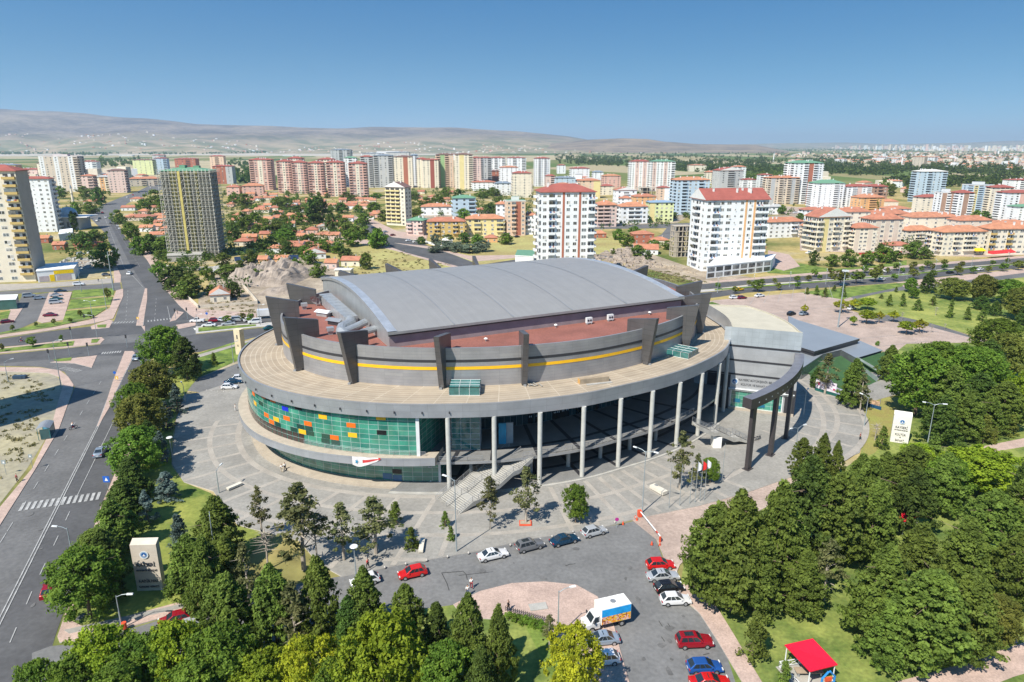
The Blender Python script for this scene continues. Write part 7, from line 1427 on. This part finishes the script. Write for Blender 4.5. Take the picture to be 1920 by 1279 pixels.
for (u,v,sh,tr,rz,lab) in [(529,887,'white','beige',.5,'person in white walking on the plaza left of another walker'),(535,884,'white','black',.7,'person in pale top and black trousers walking on the plaza'),(442,772,'white','white',2,'person dressed in white near the left end of the arena'),(884,1104,'white','darkred',.3,'person in white shirt and dark red trousers crossing the access road'),(877,1118,'white','denim',.3,'person in white shirt close behind at the island edge'),(953,1147,'black','black',1,'person in black standing by the low fence'),(33,905,'darkred','black',2.5,'person in dark clothes on the left pavement'),(784,899,'white','grey',2,'person in white outside the lower green glass'),(314,868,'white','denim',0,'person in white beside the avenue spruces'),(185,529,'black','denim',1,'person in black by the service street'),(1612,826,'darkred','black',1,'person in dark red at the right plaza rim'),(369,586,'black','grey',1,'person in black at the corner pavement'),(333,590,'black','grey',2,'person on the triangular island beyond the junction'),(690,1068,'red','black',1,'person in red at the shaded kerb by the disc lamp')]:
    p=at(u,v,.5 if u==784 else 0); p.z=.5 if u==784 else (ZP if 440<u<1000 and v<1100 else .1); person(p,sh,tr,rz,lab)
def bike(u,v,rz,label,rider=None,motor=True):
    p=at(u,v); p.z=.1; e=empty('motorcycle' if motor else 'bicycle',p,rz,label,'motorcycle' if motor else 'bicycle')
    for x in(-.6,.6):
        m=MB(); n=16; 
        for i in range(n):
            a,b=2*PI*i/n,2*PI*(i+1)/n; m.tube([(x+.3*math.cos(a),0,.33+.3*math.sin(a)),(x+.3*math.cos(b),0,.33+.3*math.sin(b))],.055 if motor else .025,tyre,5,cap=False)
        m.build('wheel',e)
    MB().tube([(-.6,0,.33),(-.1,0,.75),(.4,0,.8),(.6,0,.33)],.05 if motor else .025,metal,6).tube([(-.6,0,.33),(0,0,.35),(.4,0,.8)],.05 if motor else .025,metal,6).build('frame',e)
    MB().tube([(-.45,0,.82),(.1,0,.82)],[.1,.12],blk,8).build('seat',e); MB().tube([(.42,-.3,1.0),(.42,.3,1.0)],.025,blk,5).build('handlebar',e)
    if motor: MB().box(-.25,.3,-.14,.14,.35,.72,M('motor_red',(.4,.03,.03),.3)).build('engine',e)
    return e
bike(138,805,R(62),'motorcycle ridden up the avenue centre by a rider in white'); bike(41,642,R(20),'motorcycle on the upper cross street carriageway'); bike(243,467,R(100),'motorcycle far up the avenue')
for (u,v,rz,sh,lab) in ((138,805,R(62),'white','person in white riding the motorcycle up the avenue'),(41,642,R(20),'black','person in black riding on the cross street'),(243,467,R(100),'grey','person riding far up the avenue')):
    e=empty('person',at(u,v)+Vector((0,0,.1)),rz-PI/2,lab,'person'); V=[(0,-.25,.9),(0,-.2,1.12),(0,-.05,1.35),(0,0,1.46),(0,.02,1.56),(0,.03,1.66),(-.1,-.2,.88),(-.2,.2,.72),(-.17,.05,.32),(-.17,.2,.28),(.1,-.2,.88),(.2,.2,.72),(.17,.05,.32),(.17,.2,.28),(-.2,-.03,1.36),(-.3,.2,1.15),(-.28,.42,1.05),(.2,-.03,1.36),(.3,.2,1.15),(.28,.42,1.05)]
    skinned('body',V,[(0,1),(1,2),(2,3),(3,4),(4,5),(0,6),(6,7),(7,8),(8,9),(0,10),(10,11),(11,12),(12,13),(2,14),(14,15),(15,16),(2,17),(17,18),(18,19)],[.13,.12,.14,.055,.11,.1,.09,.062,.045,.04,.09,.062,.045,.04,.06,.045,.034,.06,.045,.034],skin,e)
    skinned('shirt',[V[0],V[1],V[2],V[14],V[15],V[17],V[18]],[(0,1),(1,2),(2,3),(3,4),(2,5),(5,6)],[.15,.145,.165,.075,.06,.075,.06],M('cloth_'+sh,CWC[sh],.85),e)
    skinned('trousers',[V[0],V[6],V[7],V[8],V[10],V[11],V[12]],[(0,1),(1,2),(2,3),(0,4),(4,5),(5,6)],[.15,.105,.078,.062,.105,.078,.062],M('cloth_denim',CWC['denim'],.85),e)
for i,(u,v) in enumerate([(1415,828),(1420,826),(1424,825)]): bike(u,v,.4+i*.3,['bicycle leaning at left of the group below the curved beam','middle bicycle of the group below the curved beam','bicycle at right of the group below the curved beam'][i],motor=False)
# ---------------- soil heap, rubble, far country, air ----------------
from mathutils import noise as NZ
def mound(name,px,hmax,mat,label,cat,seed=0,nu=40,nv=16,kind=None):
    A,B,C,D=[at(*p) for p in px]; m=MB(); idx={}
    c=(A+B+C+D)/4
    for j in range(nv+1):
        for i in range(nu+1):
            s,t=i/nu,j/nv; p=A.lerp(B,s).lerp(D.lerp(C,s),t); e=(1-(2*s-1)**4)*(1-(2*t-1)**4)
            z=hmax*e*(.55+.55*NZ.noise(Vector((p.x*.07+seed,p.y*.07,0)))+.3*NZ.noise(Vector((p.x*.3+seed,p.y*.3,1)))+.12*NZ.noise(Vector((p.x*1.1,p.y*1.1,2))))
            m.v.append((p.x-c.x,p.y-c.y,max(-.1,z)))
    for j in range(nv):
        for i in range(nu): k=j*(nu+1)+i; m.f.append((k,k+1,k+nu+2,k+nu+1)); m.mi.append(m.m(mat))
    o=m.build(name,loc=(c.x,c.y,0)); tag(o,label,cat,None,kind); return o
heapm=M('soil_heap',(.25,.205,.165),.95,var=.18,scale=.25,fine=.5,col2=(.30,.25,.205))
mound('soil_heap',[(415,541),(545,536),(608,508),(440,504)],9,heapm,'long grey brown soil heap behind the left fins','soil heap',3)
mound('soil_heap',[(478,556),(548,552),(560,540),(500,541)],2.5,heapm,'small soil heap in front of the long one','soil heap',8,20,10)
mound('soil_heap',[(392,512),(412,510),(420,500),(398,502)],2,concrete,'pale gravel heap left of the long soil heap','soil heap',5,14,8)
rg=random.Random(9); m=MB()
def rocks(px,n,s0,s1,mat):
    Q=[at(*p) for p in px]; xs=[p.x for p in Q]; ys=[p.y for p in Q]; k=0
    while k<n:
        p=Vector((rg.uniform(min(xs),max(xs)),rg.uniform(min(ys),max(ys)),0))
        if not inpoly(p,Q): continue
        s=rg.uniform(s0,s1); T=Matrix.Translation(p)@Matrix.Rotation(rg.uniform(0,6),4,'Z')@Matrix.Rotation(rg.uniform(-.5,.5),4,'X'); m.hexa([(-s,-s*.6,-.2),(s*.9,-s*.7,-.2),(s,s*.6,-.2),(-s*.8,s*.7,-.2),(-s*.6,-s*.4,s*.7),(s*.6,-s*.5,s*.6),(s*.5,s*.4,s*.8),(-s*.5,s*.5,s*.6)],mat,T); k+=1
rocks([(1092,482),(1175,466),(1215,486),(1240,500),(1190,508),(1130,497)],260,.5,2.0,heapm); rocks([(110,488),(205,478),(210,500),(130,512)],130,.4,1.6,concrete); rocks([(1160,478),(1290,505),(1310,517),(1200,495)],90,.3,1.0,soil)
m.build('rubble',kind='stuff')
# weeds on the bare lots and verge: tufts
def scatter(px,n,s,rs):
    Q=[at(*p) for p in px]; xs=[p.x for p in Q]; ys=[p.y for p in Q]; o=[]
    while len(o)<n:
        p=(rs.uniform(min(xs),max(xs)),rs.uniform(min(ys),max(ys)))
        if inpoly(p,Q): o.append((p[0],p[1],s*.4))
    return o
cen=np.array(scatter([(0,700),(70,705),(100,730),(60,860),(-40,940)],90,.25,rg)+scatter([(1100,505),(1260,510),(1330,530),(1200,530)],220,.5,rg)+scatter([(640,475),(760,470),(870,506),(650,515)],160,.5,rg)+scatter([(380,565),(470,560),(480,590),(390,592)],60,.4,rg))
tuft=bpy.data.objects.new('dry_weeds',leafmesh('dry_weeds',cen,np.full(len(cen),.9),leafmat('weeds',(.20,.20,.08),(.33,.29,.13)),14,.3,.35)); COL.objects.link(tuft); tuft['kind']='stuff'
# distant trees as woods
def wood(name,areas,mat,leaf,per,seed,h0,h1):
    g=random.Random(seed); cs=[];sz=[]
    for px,n,thr in areas:
        Q=[at(*p) for p in px]; k=0; tries=0
        us=[p[0] for p in px]; vs=[p[1] for p in px]
        while k<n and tries<n*12:
            tries+=1; u,v=g.uniform(min(us),max(us)),g.uniform(min(vs),max(vs))
            p=at(u,v)
            if not inpoly((u,v),px): continue
            if NZ.noise(Vector((p.x*.0035,p.y*.0018,seed)))<thr: continue
            h=g.uniform(h0,h1)*(1.5 if g.random()<.12 else 1); cs.append((p.x,p.y,h*.5)); sz.append(h*.52); k+=1
    me=leafmesh(name,np.array(cs),np.array(sz),mat,per,leaf,1.0,.5); o=bpy.data.objects.new(name,me); COL.objects.link(o); o['kind']='stuff'
dm=lm['dark']; gm=lm['pine']
wood('far_wood',[([(1040,283),(1400,282),(1920,286),(1960,300),(1960,345),(1640,340),(1400,325),(1240,318),(1040,305)],1500,-.12),([(1240,300),(1440,296),(1440,330),(1260,322)],260,-.5),([(1480,300),(1900,296),(1930,335),(1560,330)],420,-.3),([(1040,296),(1160,293),(1170,312),(1050,310)],160,-.4),([(1640,335),(1900,335),(1920,352),(1660,352)],160,-.2)],dm,2.4,26,1,8,14)
wood('far_wood',[([(190,281),(310,278),(316,288),(200,288)],260,-.9),([(-20,283),(110,281),(120,289),(-20,291)],260,-.8),([(120,287),(500,283),(500,288),(120,292)],420,-.25),([(560,279),(1040,277),(1040,286),(560,284)],700,-.35),([(1040,277),(1920,276),(1920,284),(1040,283)],900,-.3),([(180,300),(260,298),(270,312),(190,315)],40,-.5),([(430,300),(500,298),(470,345),(430,340)],50,-.6)],dm,4.2,18,2,9,16)
wood('garden_bushes',[([(215,420),(330,355),(440,352),(700,365),(720,400),(660,412),(640,470),(500,495),(440,482),(330,530),(300,505)],750,-.3),([(130,440),(200,440),(210,500),(110,480)],50,-.5),([(150,350),(215,350),(190,400),(120,400)],110,-.6),([(740,352),(1000,350),(1000,440),(780,400)],420,-.4),([(1120,400),(1260,405),(1250,480),(1120,480)],60,-.2),([(1260,395),(1500,385),(1500,480),(1430,480)],70,-.3),([(1500,470),(1760,452),(1840,470),(1560,500)],90,-.4),([(380,530),(480,505),(560,492),(620,485),(420,560)],30,-.6)],dm,.6,36,6,2.5,6)
wood('orchard_rows',[([(1390,318),(1470,312),(1560,340),(1500,350),(1400,345)],260,-.6)],gm,1.8,22,4,6,9)
for nm,mt,px in (('estate_yard',pinkd,[(1500,470),(1600,474),(1840,482),(1925,478),(1925,430),(1700,425),(1500,420)]),('estate_yard',soil,[(1420,408),(1500,400),(1920,398),(1920,425),(1420,440)]),('estate_yard',soil,[(760,428),(800,446),(950,444),(1000,436),(1000,398),(860,392),(790,400)]),('estate_yard',soil,[(1112,424),(1270,418),(1300,400),(1230,372),(1120,380)]),('school_yard',pinkd,[(1320,398),(1480,388),(1600,392),(1600,398),(1420,404),(1330,408)])):
    flat(nm,px,mt,z=.012+.002*len(mt.name)%.006)
# distant houses
def town(name,px,n,seed,w0,w1,h0,h1,tall=0,thr=-2):
    g=random.Random(seed); m=MB(); ws=[wm('white'),wm('cream'),wm('beige'),wm('rose')]; k=0
    us=[p[0] for p in px]; vs=[p[1] for p in px]; tr=0
    while k<n and tr<n*10:
        tr+=1; u,v=g.uniform(min(us),max(us)),g.uniform(min(vs),max(vs))
        if not inpoly((u,v),px): continue
        p=at(u,v)
        if NZ.noise(Vector((p.x*.0015,p.y*.0008,seed)))<thr: continue
        w=g.uniform(w0,w1); h=g.uniform(h0,h1)*(g.uniform(1.5,3) if g.random()<tall else 1); d=w*g.uniform(.6,1); T=Matrix.Translation(p)@Matrix.Rotation(g.uniform(-.3,.6),4,'Z')
        m.box(-w/2,w/2,-d/2,d/2,0,h,ws[int(g.random()*4)],T); r=RC['tile'] if g.random()<.75 else RC['grey']
        if h<14: m.hexa([(-w/2-.5,-d/2-.5,h),(w/2+.5,-d/2-.5,h),(w/2+.5,d/2+.5,h),(-w/2-.5,d/2+.5,h),(-w/4,-.2,h+2.4),(w/4,-.2,h+2.4),(w/4,.2,h+2.4),(-w/4,.2,h+2.4)],r,T)
        k+=1
    m.build(name,kind='stuff')
town('distant_city',[(1500,276),(1600,272.9),(1960,272.8),(1960,284),(1640,283)],700,1,18,34,14,26,.5,-.2)
town('distant_town',[(1440,290),(1620,285),(1960,285),(1960,330),(1720,312),(1560,306)],520,2,9,20,4,9,.15,-.1)
town('distant_town',[(860,278),(1120,276),(1130,283),(880,284)],260,3,12,26,4,8,.1,-.1)
town('distant_town',[(-20,276),(480,274),(620,276),(600,282),(200,287),(-20,289)],420,4,12,26,4,8,.05,-.05)
town('distant_town',[(1060,340),(1140,338),(1130,352),(1060,352)],18,5,10,16,5,9,.2)
town('distant_town',[(40,330),(240,318),(290,335),(200,352),(60,356)],60,6,10,18,5,10,.3,-.2)
town('distant_town',[(1480,345),(1560,342),(1900,385),(1900,395),(1520,385)],22,7,10,18,5,9,.2)
# hills: a ridge read off the skyline, folded by gullies
def ridge(name,prof,d0,d1,back,mat,seed,amp,dots=0):
    m=MB(); nu=150; nv=22; u0,u1=prof[0][0],prof[-1][0]
    def sky_(u):
        for (a,va),(b,vb) in zip(prof,prof[1:]):
            if a<=u<=b: f=(u-a)/(b-a); f=f*f*(3-2*f)*.5+f*.5; return va+(vb-va)*f
        return prof[-1][1]
    hv=272.0
    for j in range(nv+1):
        t=j/nv
        for i in range(nu+1):
            u=u0+(u1-u0)*i/nu; th=(u-960)/FP; D=d0+(d1-d0)*min(1,t*1.25)+(back*max(0,t*1.25-1))
            H_=max(0,(hv-sky_(u))/FP*(d1)*CP*1.04+HC)*min(1,(u1-u)/((u1-u0)*.13),(u-u0)/((u1-u0)*.05)+.02)
            s=min(1,t*1.25); prf=s**1.35*(1-(max(0,t-.8)/.2)**2*.7); x=th*D; y=D
            n=NZ.fractal(Vector((x*.0011,y*.0005,seed)),1,2.1,5)*amp*.55*math.sin(PI*min(1,s))**.8*(1.15-s)+NZ.noise(Vector((x*.003,0,seed+3)))*amp*.03*s
            m.v.append((x,y,max(-2,H_*prf+n*H_/300 if t>0 else -2)))
    for j in range(nv):
        for i in range(nu): k=j*(nu+1)+i; m.f.append((k,k+1,k+nu+2,k+nu+1)); m.mi.append(m.m(mat))
    m.build(name,smooth=True,kind='structure')
    if dots:
        g=random.Random(seed); b=MB(); ws=[wm('white'),wm('cream'),RC['tile'],wm('rose')]
        for k in range(dots):
            cl=g.choice(range(14)); i=int(min(nu-1,max(1,(cl*nu/14+g.gauss(0,4))))); j=g.choice([1,2,3,3,4,5,6]); v=Vector(m.v[j*(nu+1)+i]); v=v.lerp(Vector(m.v[(j+1)*(nu+1)+i+1]),g.random()); w=g.uniform(9,20); T=Matrix.Translation(v+Vector((g.uniform(-60,60),0,0))); b.box(-w/2,w/2,-6,6,-12,g.uniform(3,7),ws[int(g.random()*4)],T)
        b.build('hillside_town',kind='stuff')
hm=M('hill_scrub',(.085,.072,.068),1,var=.1,scale=.0013,col2=(.235,.19,.145),fine=.75,spec=.1)
def zmix(m,lo,hi,z0,z1):
    n=m.node_tree.nodes; L=m.node_tree.links; b=n['Principled BSDF']; src=b.inputs['Base Color'].links[0].from_socket
    g=n.new('ShaderNodeNewGeometry'); sp=n.new('ShaderNodeSeparateXYZ'); L.new(g.outputs['Position'],sp.inputs[0]); mr=n.new('ShaderNodeMapRange'); mr.inputs[1].default_value=z0; mr.inputs[2].default_value=z1; L.new(sp.outputs['Z'],mr.inputs[0])
    no=n.new('ShaderNodeTexNoise'); no.inputs['Scale'].default_value=.004; no.inputs['Detail'].default_value=6; L.new(g.outputs['Position'],no.inputs['Vector']); r=n.new('ShaderNodeValToRGB'); r.color_ramp.elements[0].position=.4; r.color_ramp.elements[0].color=lo+(1,); r.color_ramp.elements[1].position=.6; r.color_ramp.elements[1].color=hi+(1,); L.new(no.outputs['Fac'],r.inputs['Fac'])
    mx=n.new('ShaderNodeMixRGB'); L.new(mr.outputs[0],mx.inputs[0]); L.new(r.outputs[0],mx.inputs[1]); L.new(src,mx.inputs[2]); L.new(mx.outputs[0],b.inputs['Base Color'])
zmix(hm,(.34,.27,.18),(.15,.16,.09),60,190)
hm2=M('pale_hill',(.17,.135,.105),1,var=.2,scale=.003,col2=(.24,.185,.13),fine=.4,spec=.1)
ridge('hills',[(-900,232),(-500,215),(-200,205),(0,207),(150,213),(290,225),(350,229),(400,236),(520,238),(640,243),(720,240),(850,241),(960,247),(1050,255),(1110,264),(1200,270),(1420,272)],5200,9500,4000,hm,1.3,210,650)
ridge('hills',[(1000,272),(1060,266),(1100,262),(1160,260),(1200,261),(1240,266),(1300,270),(1460,272)],5600,7600,1500,hm2,5.1,40)
ridge('hills',[(1150,272),(1350,270.5),(1470,268),(1560,267),(1640,270),(1760,268),(1860,264),(2000,262),(2400,266)],13000,17000,3000,hm,8.2,80)
# the tower outside the left edge whose shadow lies on the vacant lot
tip=at(188,737); hh=44.; c=tip-Vector((.616,.788,0))*hh/math.tan(SUN_EL); th=math.atan2(at(188,737).y-at(115,724).y,at(188,737).x-at(115,724).x)
e=empty('apartment_block',c,th,'tall white tower just outside the left edge casting its shadow on the vacant lot','apartment block'); MB().box(-15,0,-20,0,0,hh,wm('white')).build('wall',e); MB().box(-15.4,.2,-20.4,.2,hh,hh+.6,RC['maroon']).build('roof',e)
# ---------------- air ----------------
hz_=bpy.data.materials.new('haze_air'); hz_.use_nodes=True; n=hz_.node_tree.nodes; n.remove(n['Principled BSDF']); pv=n.new('ShaderNodeVolumePrincipled'); pv.inputs['Color'].default_value=(.52,.68,.9,1); pv.inputs['Density'].default_value=HAZE; pv.inputs['Anisotropy'].default_value=.2
hz_.node_tree.links.new(pv.outputs[0],n['Material Output'].inputs['Volume'])
if HAZE: MB().box(-48000,48000,-160,46000,-3,640,hz_).build('haze',kind='stuff')
# ---------------- labels for the repeats ----------------
ORD=['first','second','third','fourth','fifth','sixth','seventh','eighth','ninth','tenth','eleventh','twelfth','thirteenth','fourteenth','fifteenth','sixteenth','seventeenth','eighteenth','nineteenth','twentieth']
def order(items):
    """items: (object, adjective, zone). Look-alikes of one zone are told apart by row and place from the left"""
    G={}
    for o,adj,zone in items: G.setdefault((adj,zone),[]).append(o)
    for (adj,zone),L in G.items():
        L.sort(key=lambda o:o.location.y); n=len(L)
        if n==1: yield L[0],'%s %s'%(adj,zone),zone; continue
        rows=1 if n<=9 else math.ceil(n/12); per=math.ceil(n/rows)
        for r in range(rows):
            q=sorted(L[r*per:(r+1)*per],key=lambda o:proj(o.location)[0])
            for i,o in enumerate(q):
                rn='' if rows==1 else ', %s row'%(['nearest','second','third','fourth','fifth','sixth','seventh','eighth'][r])
                yield o,'%s %s%s, %s from left'%(adj,zone,rn,ORD[i]),zone
for o,l,z in list(order([(e,(('tall ' if h>9 and k not in('poplar','minaret') else 'low ' if h<3 else '')+(a or ADJ[k])).replace('tall tall','tall').replace('low low','low'),z) for e,k,z,h,a in TREES])):
    tag(o,l,'shrub' if o.name.startswith('shrub') else 'tree','trees '+z)
for o,l,z in list(order(BLDG)): tag(o,l,'house' if o.name.startswith('house') else 'apartment block',('houses ' if o.name.startswith('house') else 'apartment blocks ')+z)
